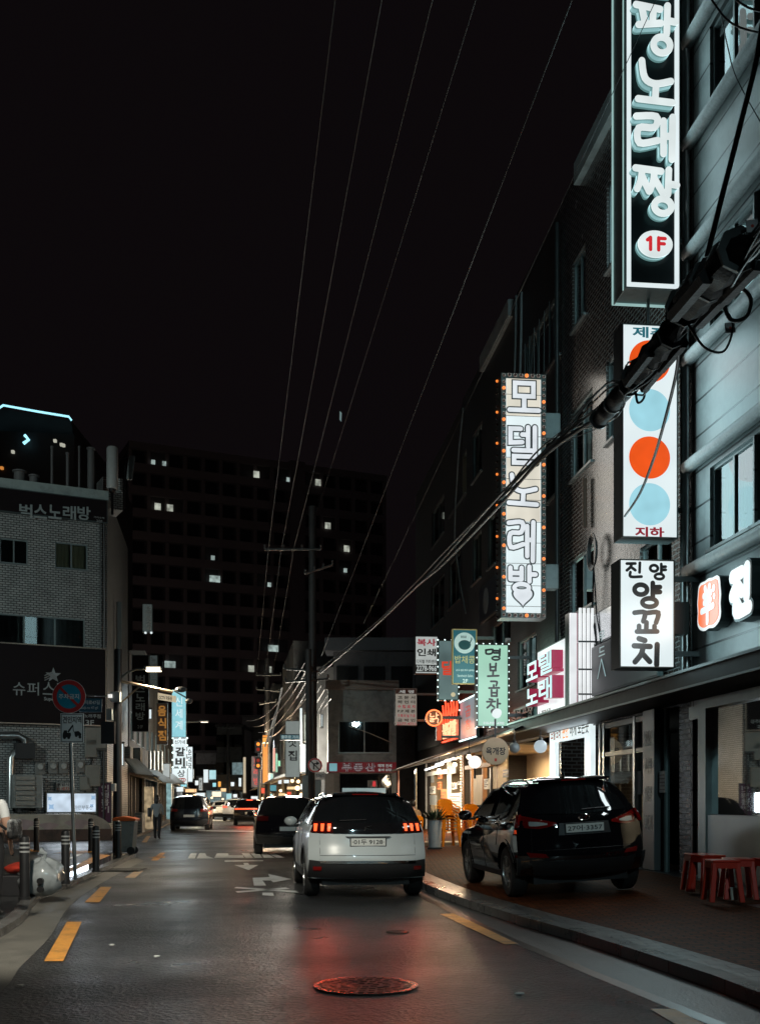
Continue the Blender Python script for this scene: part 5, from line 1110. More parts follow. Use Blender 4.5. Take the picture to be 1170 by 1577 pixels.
for i, (px, py, w_, h) in enumerate(((141, 1133, .24, .42), (140, 1152, .22, .36), (155, 1128, .24, .7), (143, 1195, .28, .4), (131, 1207, .2, .26))):
    x, z = lpos(px, py, .12); t = T('junction_box', ('tall pale junction box on the wall just under the big dark sign', 'small pale junction box below the taller one under the dark sign', 'dark grey junction box nearest the pole under the sign', 'tilted yellowish junction box above the lit panel', 'small cream junction box just above the lit panel')[i], 'box', LF, (x, 0, z), 'junction boxes on the tiled wall')
    b = B(); b.box(x-w_, x+w_, -.16, -.02, z-h, z+h); b.part('body', M('box grey %d' % (i == 2), (.05, .055, .055) if i == 2 else (.26, .25, .22), .5, dirt=(.1, .1, .09)), t, bevel=.02)
    b = B(); b.box(x-w_*.8, x+w_*.8, -.172, -.162, z-h*.85, z+h*.85); b.part('cover', M('box cover', (.22, .22, .2), .5), t); 
    b = B(); b.tube([(x, -.08, z-h), (x+.05, -.06, z-h-.5), (x-.2, -.06, z-h-.9)], .02, 5); b.part('lead', CABLE, t)
x0, z1 = lpos(21, 1193, .8); x1, z0 = lpos(66, 1245, .8)
t = T('condenser_unit', 'air-conditioner condenser with wide slats on the left tiled wall', 'air conditioner', LF, ((x0+x1)/2, 0, z0)); b = B(); b.box(x0, x1, -.8, -.04, z0, z1); b.part('casing', M('condenser casing', (.26, .27, .26), .5, dirt=(.13, .13, .12)), t, bevel=.03)
b = B()
for i in range(6): z = lerp(z0+.1, z1-.1, i/5.5); b.box(x0+.06, x0+.72*(x1-x0), -.86, -.802, z, z+.12)
b.part('slats', M('slat metal', (.3, .28, .25), .4, .5), t)
b = B()
for x in (x0+.2, x1-.2): b.box(x-.05, x+.05, -.8, -.02, z0-.12, z0-.01)
b.part('bracket', DARK, t)
t = T('flue_pipe', 'fat silver elbow pipe on the left edge of the tiled wall', 'pipe', LF, (lpos(15, 1200, .2)[0], 0, 2)); b = B(); p = [lpos(x, y, .3) for x, y in ((-30, 1133), (28, 1133), (38, 1139), (39, 1152))]; b.tube([(x, -.3, z) for x, z in p], .13, 10); b.part('upper_pipe', STEEL, t, smooth=50)
b = B(); p = [lpos(x, y, .3) for x, y in ((34, 1158), (22, 1160), (17, 1168), (16, 1245))]; b.tube([(x, -.3, z) for x, z in p], .13, 10); b.part('lower_pipe', STEEL, t, smooth=50)
b = B(); x, z = lpos(38, 1158, .3); b.box(x-.35, x+.35, -.45, -.04, z-.25, z+.3); b.part('fan_box', DARK, t)
# low painted plinth wall with a rounded end
x0 = lpos(-80, 1270, .9)[0]; x1 = lpos(172, 1270, .9)[0]; z1 = LF.hit(100, 1254, .9)[1]
t = T('painted_plinth', 'low painted plinth wall with a rounded end under the lit panel', 'wall', LF, ((x0+x1)/2, -.5, 0)); b = B()
prof = [(x0, 0), (x1, 0), (x1, z1*.35)]+[(x1-1.1+1.1*cos(a), z1*.35+z1*.65*sin(a)) for a in [pi/2*i/8 for i in range(1, 9)]]+[(x0, z1)]
b.prism(prof, -.9, -.5, 'y'); b.part('wall', M('chalky painted wall', (.42, .38, .32), .75, var=.2, scale=1.5, dirt=(.2, .17, .15), bump=.3), t)
b = B(); b.box(x0, x1, -.93, -.9, 0, .42); b.part('dark_skirting', M('grimy skirting', (.09, .055, .045), .8, dirt=(.03, .025, .02)), t)
b = B()
for (u, v_, s_) in ((.2, .55, .35), (.42, .6, .5), (.6, .55, .3), (.78, .62, .4)):
    x = lerp(x0, x1, u); b.prism([(x+s_*cos(a)*(1+.3*sin(3*a)), z1*v_+s_*.45*sin(a)) for a in [2*pi*i/18 for i in range(18)]], -.904, -.902, 'y')
b.part('mural_patches', M('faded mural', (.36, .27, .27), .8, var=.4, scale=3), t)
# rooftop things
c = P(173, 757, 42.6); t = T('rooftop_antenna', 'white cylindrical antenna on the roof corner of the tiled building', 'antenna', W0, c); h = 1.65
b = B(); b.lathe([(.2, .1), (.22, .16), (.22, h), (.18, h+.06)], c, 20); b.part('radome', M('antenna white', (.36, .37, .36), .5), t, smooth=40); b = B(); b.cyl(c-V((0, 0, .9)), c+V((0, 0, .1)), .05).ball(c+V((0, 0, .05)), .14, 10); b.part('mount', BLACK, t)
c = P(199, 735, 44); t = T('panel_antenna', 'tilted flat panel antenna beside the white cylinder on the roof corner', 'antenna', W0, c); b = B(); q = .17
b.prism([(-.12, 0), (.12, 0), (.12, .95), (-.12, .95)], -.06, .06, 'y'); b.v = [(c.x+x+.12*z, c.y+y, c.z+z-.1) for x, y, z in b.v]; b.part('panel', GREY, t, bevel=.02); b = B(); b.cyl(c+V((-.2, .1, -1.2)), c+V((-.2, .1, .5)), .04); b.part('mast', BLACK, t)
for i, (px, y0, y1, rr) in enumerate(((140, 693, 760, .13), (30, 728, 756, .2), (52, 735, 757, .16), (104, 700, 762, .06), (80, 690, 760, .05), (122, 690, 760, .04))):
    c = P(px, y1, 42.5-(163-px)*.012); h = (y1-y0)/F*c.y; t = T('roof_pipe', ('thick rooftop vent pipe left of the white cylinder antenna', 'squat pale rooftop barrel near the left edge', 'squat dark rooftop barrel beside the pale one', 'thin rooftop mast third from the right', 'thin rooftop mast farthest left', 'thinnest rooftop mast next to the thick vent pipe')[i], 'pipe', W0, c)
    b = B(); b.lathe([(rr, -.3), (rr, h), (rr*1.3, h+.02), (rr*1.3, h+.07), (.01, h+.1)], c, 14); b.part('pipe', M('roof grey', (.1, .1, .1), .6), t); b = B(); b.box(c.x-rr*1.4, c.x+rr*1.4, c.y-rr*1.4, c.y+rr*1.4, c.z-.3, c.z+.05); b.part('base', DARK, t)
# tower with neon roof edge, far behind
c = P(50, 1232, 95); t = T('neon_tower', 'dark tower behind the corner building with a pale blue neon line along its roof', 'building', W0, (c.x, c.y, 0)); xs_ = [P(x, 640, 95).x for x in (-260, 5, 112)]
hz = [P(0, y, 95).z for y in (625, 645)]
b = B(); b.prism([(xs_[0], 95), (xs_[1], 94.5), (xs_[2], 95.5), (xs_[2], 118), (xs_[0], 118)], 0, hz[1]-1.2); b.part('wall', M('tower wall', (.016, .014, .016), .7, bump=.2), t)
b = B(); b.prism([(xs_[0], hz[0]-.2), (xs_[1], hz[0]-.05), (P(106, 641, 95).x, P(106, 643, 95).z), (P(110, 647, 95).x, hz[1]-1.2), (xs_[0], hz[1]-1.2)], 95.6, 117, 'y'); b.part('roof', M('tower wall', 0), t)
b = B(); b.tube([P(x, y, 94.3) for x, y in ((-40, 655), (5, 624), (60, 634), (106, 641.5), (110, 647))], .09, 6); b.part('neon_line', E('ice neon', (.35, .8, .95), 1.5), t)
b = B(); b.tube([P(x, y, 94.3) for x, y in ((38, 670), (44, 677), (36, 683))], .14, 6); b.part('neon_chevron', E('ice neon', (1,)*3), t)
b = B()
for i, (x, y) in enumerate(((19, 695), (84, 678), (94, 684), (97, 685), (2, 720))): p = P(x, y, 94.2); b = B(); b.box(p.x-.11, p.x+.11, p.y, p.y+.3, p.z-.11, p.z+.11); b.part('lit_window', E('small lit window', (.6, .6, .5), .7) if i < 4 else E('small orange window', (.8, .3, .06), .7), t)
# ------------------------------------------------------------------ shop row beyond, left side of the street
def lsx(Y): return (V((-10.34-.1436*(Y-42), Y, 0))-LS.o).dot(LS.ax)
DIM = M('dim shop wall', (.07, .072, .072), .7, var=.4, scale=1.5, dirt=(.03, .03, .03)); DIM2 = M('dim plaster', (.13, .138, .136), .7, var=.3, dirt=(.06, .06, .06))
for i, (ya, yb, H, mat, lab_) in enumerate(((52, 63, 8.5, DIM, 'dim shop building next to the white-tiled corner building'), (63.1, 76, 10, DIM2, 'shop building behind the pale blue vertical sign on the left'), (76.1, 95, 7, DIM, 'low shop building farther down the left side'), (95.1, 125, 9, DIM2, 'farthest shop building on the left side of the street'))):
    x0, x1 = lsx(ya), lsx(yb); n_ = 3; wn = [[lerp(x0, x1, (k+.25)/n_), lerp(x0, x1, (k+.75)/n_), 4.4, 5.8, ('dark', 'cool' if (k+i) % 3 == 0 else 'dark')] for k in range(n_)]
    t = block('shop_building', lab_, LS, x0, x1, H, 8, mat, wn, floorholes=[(x0+.4, x1-.4, .1, 2.7)])
    b = B(); b.prism([(-.02, 2.8), (-1.3, 2.55), (-1.3, 2.62), (-.02, 3.1)], x0+.3, x1-.3, 'x'); b.part('awning', M('grimy awning', (.09, .1, .1), .6, dirt=(.04, .04, .04)), t)
    b = B(); b.box(x0+.4, x1-.4, 1.0, 1.1, .1, 2.7); b.part('shop_front', (E('warm shop', (.8, .48, .2), .9, var=.6, scale=1.5) if i in (0, 2) else E('cool shop', (.4, .6, .62), .8, var=.6, scale=1.5)), t)
    for k in range(5):
        x = lerp(x0+.4, x1-.4, k/4); b = B(); b.box(x-.12, x+.12, .3, .98, .1, 2.7); b.part('shopfront_post', DARK, t)
def lblade(name, label, rect, Z, face, case=CASED, k=0, col=(.8, .95, 1), **kw): return blade(name, label, rect, Z, face, case, .3, .03, radians(8), 0, k, col, **kw)
t, fr, rc, ex = lblade('dark_blade_sign', 'unlit black vertical sign with silver Korean letters on the left row', (203, 1009, 229, 1127), 50, BLKF)
b = B()
for i, ch in enumerate('벅스노래방'): text(b, ch, *rc(209, 1040+14.3*i, 223, 1052+14.3*i), -.016, .02)
b.part('lettering', SIL, t); b = B(); text(b, '2·3F', *rc(212, 1117, 220, 1122), -.016); b.part('small_print', SIL2, t)
t, fr, rc, ex = lblade('grey_blade_sign', 'narrow grey vertical sign just right of the black vertical one', (230, 1009, 243, 1060), 52, M('grey lit face', (.1, .12, .12), .4, emis=(.1, .13, .13), es=.3))
b = B(); [text(b, ch, *rc(232, 1012+9*i, 241, 1019+9*i), -.016) for i, ch in enumerate('노래연습장')]; b.part('lettering', SIL2, t)
t, fr, rc, ex = lblade('orange_letter_sign', 'dark brown vertical sign with glowing amber characters', (241, 1083, 258, 1147), 56, M('brown face', (.05, .025, .012), .5))
b = B(); [text(b, ch, *rc(243, 1087+19*i, 256, 1103+19*i), -.016, .03) for i, ch in enumerate('음식점')]; b.part('lettering', E('amber letters', (.4, .18, .04), .75), t)
t, fr, rc, ex = lblade('blue_sign', 'tall pale blue lit vertical sign with white Korean letters', (264, 1062, 287, 1136), 62, E('pale blue acrylic', (.3, .66, .74), .95), k=2)
b = B(); [text(b, ch, *rc(270, 1074+18*i, 281, 1088+18*i), -.016, .0) for i, ch in enumerate('신세계')]; b.part('lettering', E('white letters', (.8, .9, .92), 1), t)
t, fr, rc, ex = lblade('ribs_sign', 'white lit vertical sign with thick black rib restaurant letters and dotted edge', (266, 1137, 288, 1182), 64, WACR, k=2)
b = B(); text(b, '신가네', *rc(269, 1140, 285, 1146), -.016, .02); text(b, '갈', *rc(270, 1151, 285, 1165), -.016, .04); text(b, '비', *rc(270, 1167, 285, 1181), -.016, .04); b.part('lettering', INK, t); leds(t, ex, .4, .06, LED)
t, fr, rc, ex = lblade('white_sign', 'white lit square sign with a black character and a red ring below the ribs sign', (264, 1183, 289, 1208), 66, WACR, k=2)
b = B(); text(b, '상', *rc(273, 1186, 285, 1197), -.016, .02); b.part('lettering', INK, t); q = rc(273, 1198, 284, 1205); b = B(); ring(b, (q[0]+q[1])/2, (q[2]+q[3])/2, .16, .1, .05, -.016, .002); ring(b, (q[0]+q[1])/2+.15, (q[2]+q[3])/2, .12, .1, .05, -.017, .002); b.part('red_rings', M('red print', (.5, .04, .02), .5), t)
t, fr, rc, ex = lblade('white_side_sign', 'narrow white lit vertical sign half hidden behind the ribs sign', (287, 1150, 297, 1205), 72, WACR, k=1.5); b = B(); [text(b, ch, *rc(289, 1154+11*i, 295, 1163+11*i), -.016) for i, ch in enumerate('순대국')]; b.part('lettering', INK, t)
for i, (r, Z, nm, lb) in enumerate((((185, 1145, 191, 1180), 46, 'cool_light_strip', 'slim cold white lit strip on the wall right of the dark pole'), ((228, 1092, 234, 1108), 54, 'small_lit_plate', 'tiny pale lit plate between the dark vertical signs'))): 
    t, fr, rc, ex = lblade(nm, lb, r, Z, WACR, k=1.0); b = B(); b.box(ex[0]-.02, ex[1]+.02, -.02, .3, ex[3]+.01, ex[3]+.06); b.part('hood', BLACK, t)
t, fr, rc, ex = lblade('facade_sign', 'small dim vertical neon sign with two downlights high on the left row', (219, 930, 235, 974), 58, M('grey lit face', 0)); b = B(); [text(b, ch, *rc(225, 932+8*i, 233, 939+8*i), -.016) for i, ch in enumerate('노래방24')]; b.part('lettering', SIL, t)
for px in (224, 233): q = rc(px-1.5, 973.5, px+1.5, 976); b = B(); b.box(q[0], q[1], -.1, .05, q[2], q[3]); b.part('downlight', E('white letters', 0), t)
# ------------------------------------------------------------------ right side beyond the restaurant row
EF = Frame(P(505, 1232, 46).x, 46, radians(3)); eh = lambda px, py, o=0: EF.hit(px, py, o)
x1 = eh(610, 1200)[0]; he = eh(550, 1050)[1]
def ew(pl, yt, yb, pr): x0, z1, _ = EF.hit(pl, yt); return [x0, EF.hit(pr, yt)[0], EF.hit(pl, yb)[1], z1]
t = block('estate_agent_building', 'two-storey grey building with a wide dark window, straight beyond the white car', EF, 0, x1, he, 6, M('pale render', (.26, .3, .295), .6, var=.2, dirt=(.13, .15, .15), bump=.2), [ew(521, 1110, 1160, 601)+[('dark', 'dark')]], floorholes=[ew(523, 1192, 1229, 603)])
b = B(); q = ew(524, 1193, 1229, 602); b.quad((q[0], .1, 0), (q[1], .1, 0), (q[1], .1, q[3]), (q[0], .1, q[3])); b.part('shop_glazing', DGLASS, t)
b = B(); q = ew(527, 1214, 1222, 594); b.box(q[0], q[1], .05, .09, q[2], q[3]); b.part('lit_transom', E('pale transom', (.28, .38, .38), .8), t)
b = B(); q = ew(566, 1202, 1213, 581); b.box(q[0], q[1], .05, .09, q[2], q[3]); o = b.part('poster', M('grey poster', (.25, .25, .24), .6), t); b = B(); text(b, '8', q[0]+.2, q[1]-.06, q[2]+.03, q[3]-.03, .045, .04); b.part('print', E('red letters', 0), t, parent=o)
b = B(); b.box(-.1, x1+.1, -.12, .1, he-.35, he+.05); b.part('parapet', M('warm parapet', (.26, .23, .2), .6, dirt=(.13, .12, .1)), t)
b = B(); q = ew(500, 1192, 1229, 514); b.box(q[0], q[1], -.3, .02, 0, q[3]); b.part('side_panel', M('pale side panel', (.35, .38, .38), .5), t)
b = B(); b.tube([(x1*.3, -.3, eh(530, 1119)[1]), (x1*.6, -.3, eh(560, 1130)[1]), (x1*.93, -.3, eh(596, 1145)[1])], .02, 6); b.part('dangling_cable', M('cream cable', (.4, .36, .3), .5), t)
q0 = eh(503, 1174, .15); q1 = eh(610, 1190, .15); t = T('estate_agent_sign', 'red fascia sign with white-outlined estate agent letters', 'sign', EF, ((q0[0]+q1[0])/2, -.1, q1[1])); b = B(); b.box(q0[0], q1[0], -.15, -.01, q1[1], q0[1]); b.part('board', M('deep red board', (.16, .012, .02), .5, emis=(.2, .01, .02), es=.25), t)
b = B(); bw = B(); bl_ = B(); rr_ = lambda a, y0, c_, y1: (eh(a, y0, .15)[0], eh(c_, y0, .15)[0], eh(a, y1, .15)[1], eh(a, y0, .15)[1])
for ch, r in (('부', (526, 1175.5, 542, 1189)), ('동', (544, 1175.5, 559, 1189)), ('산', (561, 1175.5, 578, 1189))): q = rr_(*r); text(bw, ch, *q, -.154, .045); text(bl_, ch, *q, -.158, .0)
text(b, '매매 전세', *rr_(582, 1177, 603, 1182), -.154, .02); text(b, '월세 상담', *rr_(582, 1184, 603, 1188), -.154, .02); b.part('small_lettering', PALE, t); bw.part('letter_outline', M('pale outline', (.5, .5, .55), .5, emis=(.4, .4, .45), es=.35), t); bl_.part('letters', M('maroon letter', (.12, .01, .02), .5), t)
q = rr_(507, 1176, 519, 1188); b = B(); b.box(q[0], q[1], -.156, -.151, q[2], q[3]); b.part('logo_plate', E('blue plate', (.2, .45, .5), .7), t)
# dark upper block behind it
c = P(560, 1232, 52); t = T('dark_house', 'dark flat-roofed house looming above and behind the two-storey grey building', 'building', W0, (c.x, c.y, 0)); xa_, xb_ = P(512, 0, 52).x, P(640, 0, 52).x; z_ = P(0, 980, 52).z
b = B(); b.box(xa_, xb_, 53, 60, 0, z_-.6); b.part('wall', M('dark render', (.05, .05, .055), .7, dirt=(.025, .025, .03), bump=.3), t); b = B(); b.box(xa_-.4, xb_+.4, 52.4, 60.4, z_-.6, z_); b.part('roof', M('dark roof', (.06, .065, .075), .6), t)
for k in range(3): x = lerp(xa_, xb_, (k+.5)/3); b = B(); b.box(x-.5, x+.5, 52.95, 53.05, z_-2.6, z_-1.3); b.part('window', DGLASS, t)
# far right row of shops, angled
FR = Frame(-3.4, 53, -(pi/2-math.atan(.135))); fx = lambda Y: (V((-3.4-.135*(Y-53), Y, 0))-FR.o).dot(FR.ax)
for i, (ya, yb, H, lab_) in enumerate(((54, 66, 8, 'dim shop building behind the utility pole on the right of the far street'), (66.1, 80, 11, 'taller dim building behind the traffic light'), (80.1, 100, 9, 'far shop building on the right behind the orange sign'), (100.1, 128, 12, 'farthest right-hand shop building'))):
    x0, x1 = fx(yb), fx(ya); n_ = 3; wn = [[lerp(x0, x1, (k+.25)/n_), lerp(x0, x1, (k+.75)/n_), 4.4, 5.9, ('dark', 'cool' if (k+i) % 2 == 0 else 'dark')] for k in range(n_)]
    t = block('shop_building', lab_, FR, x0, x1, H, 8, DIM2 if i % 2 else DIM, wn, floorholes=[(x0+.4, x1-.4, .1, 2.8)])
    b = B(); b.prism([(-.02, 2.9), (-1.6, 2.5), (-1.6, 2.58), (-.02, 3.2)], x0+.3, x1-.3, 'x'); b.part('awning', M('grimy awning', 0), t)
    b = B(); b.box(x0+.4, x1-.4, .5, .6, .1, 2.8); b.part('shop_front', E('warm bright shop', (1, .58, .25), 2.6, var=.7, scale=1.2), t)
    for k in range(6): x = lerp(x0+.4, x1-.4, k/5); b = B(); b.box(x-.1, x+.1, .3, .48, .1, 2.8); b.part('shopfront_post', DARK, t)
def fsign(name, label, r, Z, face, txt=None, ink=INK, k=0, ldd=False, vert=True, col=(.85, .95, 1)):
    t, fr, rc, ex = blade(name, label, r, Z, face, CASED, .3, .03, radians(5), 0, k, col); x0, y0, x1, y1 = r; b = B()
    if txt:
        n = len(txt)
        if vert:
            for i, ch in enumerate(txt): h = (y1-y0-4)/n; text(b, ch, *rc(x0+(x1-x0)*.2, y0+2+h*i+h*.1, x1-(x1-x0)*.2, y0+2+h*i+h*.85), -.016, .02)
        else: text(b, txt, *rc(x0+2, y0+(y1-y0)*.2, x1-2, y1-(y1-y0)*.2), -.016, .02)
        b.part('lettering', ink, t)
    else: b.box(ex[0], ex[1], -.05, -.014, ex[2]-.06, ex[2]-.01); b.part('lower_trim', BLACK, t)
    if ldd: leds(t, ex, .45, .07, LED)
    return t
WPAP = E('pale sign face', (.5, .55, .54), .8)
fsign('teahouse_sign', 'pale vertical sign with brush letters and a dark emblem left of the no-turn disc', (439, 1110, 462, 1198), 50, M('pale board', (.3, .32, .31), .5, emis=(.3, .34, .33), es=.45), ' 찻집 ', INK, 12, col=(1, .9, .75))
fsign('white_lightbox', 'large blank white light box left of the utility pole', (456, 1146, 473, 1190), 52, WACR, None, k=45, col=(1, .92, .78))
fsign('upper_lightbox', 'narrow bright white sign edge above the blank light box', (461, 1090, 466, 1146), 51.5, WACR, None, k=30, col=(1, .9, .75))
fsign('orange_sign', 'tall glowing amber sign beside the traffic light', (404, 1132, 413, 1207), 72, E('amber acrylic', (1, .33, .035), .95), None, k=30, col=(1, .72, .45))
fsign('red_dotted_sign', 'vertical sign edged with red lights left of the traffic light', (387, 1165, 404, 1213), 82, M('dark sign board', (.05, .03, .04), .4, emis=(.15, .12, .14), es=.4), '노래방', E('red letters', 0), 0)
fsign('mint_sign', 'slim green lit sign right of the amber sign', (424, 1160, 428, 1190), 75, E('mint', (.3, .7, .5), .9), None)
fsign('pink_sign', 'slim dim pink sign left of the tea house sign', (420, 1152, 424, 1188), 74, E('pink', (.6, .15, .2), .7), None)
fsign('white_arch_sign', 'small rounded white sign standing low behind the red-lit car', (386, 1226, 400, 1248), 80, WACR, '111', vert=False)
fsign('tall_white_sign', 'bright white upright sign between the far shops', (367, 1198, 372, 1212), 98, WACR, None, k=2)
fsign('street_white_sign', 'white box sign far down the street on the left', (313, 1185, 321, 1206), 100, WACR, None, k=2)
fsign('street_vertical_sign', 'small white vertical letter sign far down the left side', (306, 1198, 312, 1218), 96, WPAP, '광고')
fsign('street_wide_sign', 'wide pale lit sign over the far left shops', (300, 1221, 316, 1232), 105, WACR, None, k=3)
fsign('street_cyan_sign', 'pale cyan lit sign in the far centre', (348, 1222, 357, 1238), 110, E('cyan sign', (.4, .7, .75), .9), None, k=2)
fsign('street_blue_sign', 'dim blue street plate hung beside the utility pole', (431, 1131, 462, 1140), 44.5, M('blue plate paint', (.05, .13, .16), .5, emis=(.05, .14, .18), es=.4), '충무로 거리', PALE, vert=False)
fsign('warm_far_sign', 'long warm glowing sign along the far left shopfronts', (285, 1215, 303, 1221), 90, E('warm sign', (1, .6, .3), 1.2), None, k=2, col=(1, .75, .45))
fsign('corner_white_sign', 'white lit corner sign on the left row behind the pedestrian', (250, 1176, 262, 1198), 60, WPAP, None, k=1)
# end of the street
def wallblock(name, label, px0, px1, yt, Z, mat, nwin=3, lit=()):
    a0, a1, h = P(px0, 0, Z).x, P(px1, 0, Z).x, P(0, yt, Z).z; t = T(name, label, 'building', W0, ((a0+a1)/2, Z, 0)); b = B(); b.box(a0, a1, Z, Z+10, 0, h); b.part('wall', mat, t); b = B(); b.box(a0-.2, a1+.2, Z-.2, Z+10.2, h, h+.3); b.part('roof', DARK, t)
    for r in range(max(1, int(h/3.3))):
        for k in range(nwin): x = lerp(a0, a1, (k+.5)/nwin); b = B(); b.box(x-.6, x+.6, Z-.05, Z+.05, 1.2+3.2*r, 2.6+3.2*r); b.part('window', E('cool lit room', 0) if (r, k) in lit else DGLASS, t)
wallblock('end_building', 'grey building closing the view at the end of the street', 334, 372, 1120, 128, DIM2, 3, ((0, 0), (1, 2)))
wallblock('end_building', 'lower pale building at the street end left of centre', 302, 333, 1160, 134, DIM2, 2, ((0, 1),))
wallblock('end_building', 'dark building at the street end behind the traffic light', 373, 425, 1105, 140, DIM, 3, ((1, 0),))
# ------------------------------------------------------------------ apartment slab
AF = Frame(P(200, 1232, 150).x, 150, radians(25)); xw = AF.hit(592, 900)[0]; ha = AF.hit(200, 690)[1]; NFL, NC = 16, 15
t = T('apartment_block', 'huge dark apartment slab with a few lit windows filling the background', 'building', AF, (xw/2, 0, 0)); fh_ = ha/NFL
AW = M('apartment render', (.16, .125, .13), .75, var=.15, scale=.3); b = B(); b.box(0, xw, .4, 14, 0, ha-.02); b.part('wall', M('apartment recess', (.05, .042, .045), .7), t)
for k in range(NFL): b = B(); b.box(-.1, xw*.6, -.3, .4, k*fh_, k*fh_+1.15); b.box(xw*.66, xw+.1, -.1, .4, k*fh_, k*fh_+1.15); b.part('spandrel', AW, t)
b = B(); b.box(xw*.6, xw*.66, -.6, .4, 0, ha+1.2); b.part('stair_tower', AW, t); b = B(); b.box(-.2, xw+.2, -.4, 14, ha, ha+.9); b.part('roof', AW, t)
lit = []
for px, py, k in ((243, 768, 2), (262, 769, 2), (395, 730, 2), (490, 746, 2), (505, 806, 2), (454, 829, 2), (328, 843, 1), (534, 843, 2), (532, 868, 1), (331, 904, 3), (421, 1003, 3), (474, 1008, 1), (262, 1022, 3), (387, 1031, 2), (414, 1037, 2), (415, 914, 1), (444, 733, 1), (236, 703, 1), (253, 711, 1)):
    x, z, _ = AF.hit(px, py, .35); lit.append((x, z)); w_ = (.16, .26, .42, .75)[k]; kf = math.floor(z/fh_); z0 = kf*fh_+1.2
    b = B(); b.box(x-w_, x+w_, -.33, -.25, z0, z0+.6+.3*(k > 1))
    b.part('lit_window', E('apartment light %d' % (k % 2), (.62, .78, .74) if k % 2 else (.8, .85, .72), .42, var=.5, scale=1.5), t)
dk = []
for r in range(NFL):
    for c_ in range(NC):
        u = (c_+.5)/NC*xw
        if .58*xw < u < .68*xw: continue
        z0 = r*fh_+1.2
        if any(abs(u-x) < 1.4 and abs(z0+.4-z) < 1.4 for x, z in lit): continue
        dk.append((u, z0))
dk.sort(key=lambda q: -q[1]); rest = B()
for i, (u, z0) in enumerate(dk):
    b = B() if i < 78 else rest; b.box(u-.8, u+.8, .3, .395, z0, z0+fh_-1.35).box(u-.03, u+.03, .25, .3, z0, z0+fh_-1.35)
    if i < 78: b.part('window', DGLASS, t)
rest.part('windows', DGLASS, t, stuff=True)
for i in range(NC+1):
    u = i/NC*xw
    if .58*xw < u < .68*xw: continue
    b = B(); b.box(u-.25, u+.25, -.05, .4, 0, ha); b.part('pier', AW, t)
# ------------------------------------------------------------------ lit restaurant front (R3, R4 ground floor)
WOOD = M('warm wood', (.28, .14, .06), .5, var=.3, scale=8, bump=.2); CREAMW = M('cream plaster', (.5, .42, .3), .7, var=.2, scale=2, dirt=(.3, .22, .14))
xa_, xb_ = rxx(658), rxx(786)
t = T('restaurant_front', 'brightly lit open restaurant front with posters, wooden beams and menu sheets', 'shopfront', RF, ((xa_+xb_)/2, 0, .3))
b = B(); b.box(xa_, xb_, 2.2, 2.3, .25, 3.0).box(xa_-.1, xa_-.005, .1, 2.3, .25, 3.0); b.part('back_wall', CREAMW, t)
b = B(); b.box(xa_, xb_, .1, 2.2, 3.0, 3.06); b.part('ceiling', CREAMW, t)
def rr2(pl, yt, pr, yb, o): a = RF.hit(pl, yt, o); return (a[0], RF.hit(pr, yt, o)[0], RF.hit(pl, yb, o)[1], a[1])
for px in (657, 691, 715, 727, 745, 757, 768): b = B(); x = rxx(px); b.box(x-.07, x+.07, -.05, .08, .3, 3.0); b.part('post', WHITEP if px in (657, 691) else (BLACK if px == 757 else WOOD), t)
q = rr2(716, 1180, 756, 1186, .3); b = B(); b.box(q[0], q[1], -.32, -.2, q[2], q[3]); b.part('beam', WOOD, t)
q = rr2(657, 1190, 690, 1196, .06); b = B(); b.box(q[0], q[1], -.08, -.03, q[2], q[3]); b.part('beam', WHITEP, t)
# sheets, boxes and fittings in the window
for i, (pl, yt, pr, yb, m) in enumerate(((662, 1212, 670, 1223, 'w'), (674, 1205, 680, 1216, 'o'), (680, 1216, 688, 1240, 'o'), (693, 1222, 711, 1244, 'w'), (690, 1181, 702, 1193, 'g'), (697, 1206, 704, 1216, 'w'), (662, 1225, 672, 1240, 'g'), (705, 1204, 711, 1209, 'w'), (675, 1192, 681, 1200, 'o'), (664, 1196, 668, 1206, 'g'), (671, 1240, 690, 1246, 'b'), (730, 1195, 744, 1240, 'c'), (746, 1200, 753, 1216, 'w'), (760, 1166, 782, 1215, 'c'))):
    q = rr2(pl, yt, pr, yb, .02); b = B(); y = -.04-.004*(i % 3)
    b.box(q[0], q[1], y, y+.04, q[2], q[3]); o = b.part('wall_sheet', {'w': M('sheet white', (.6, .6, .56), .6, emis=(.6, .55, .45), es=0), 'o': M('sheet orange', (.55, .16, .05), .6), 'g': M('sheet grey', (.25, .27, .27), .5), 'b': M('counter wood', (.5, .3, .1), .5), 'c': M('sheet cream', (.6, .48, .3), .6, var=.3, scale=4)}[m], t)
    if m in 'wo':
        b = B()
        for k in range(4): z = lerp(q[2], q[3], .2+.18*k); b.box(q[0]+.04, lerp(q[0], q[1], .6+.3*(k % 2)), y-.004, y-.001, z, z+.03)
        b.part('print', INK, t, parent=o)
b = B(); q = rr2(774, 1186, 783, 1198, .1); text(b, 'ㄹ', *q, -.1, .03); b.part('black_letter', INK, t)
b = B()
for k in range(26): b.ball((rxx(715)+.02*sin(k*2.1), -.12, lerp(.6, 2.95, k/25)), .034, 6)
for k in range(18): b.ball((lerp(rxx(690), rxx(715), k/17), -.12, 2.9+.03*sin(k)), .034, 6)
b.part('string_lights', E('warm bulb', (1, .72, .45), 2.6), t, smooth=60)
for (pl, pr, yy, o) in ((655, 682, 1182, 1.4), (671, 700, 1173, 1.0)):
    p0, p1 = RF.hit(pl, yy+(4 if pl == 655 else 5), o), RF.hit(pr, yy-5, o); b = B(); b.tube([(p0[0], -o, p0[1]), (p1[0], -o, p1[1])], .03, 8); b.part('tube_lamp', E('white fluorescent', (.95, 1, 1), 3.0), t)
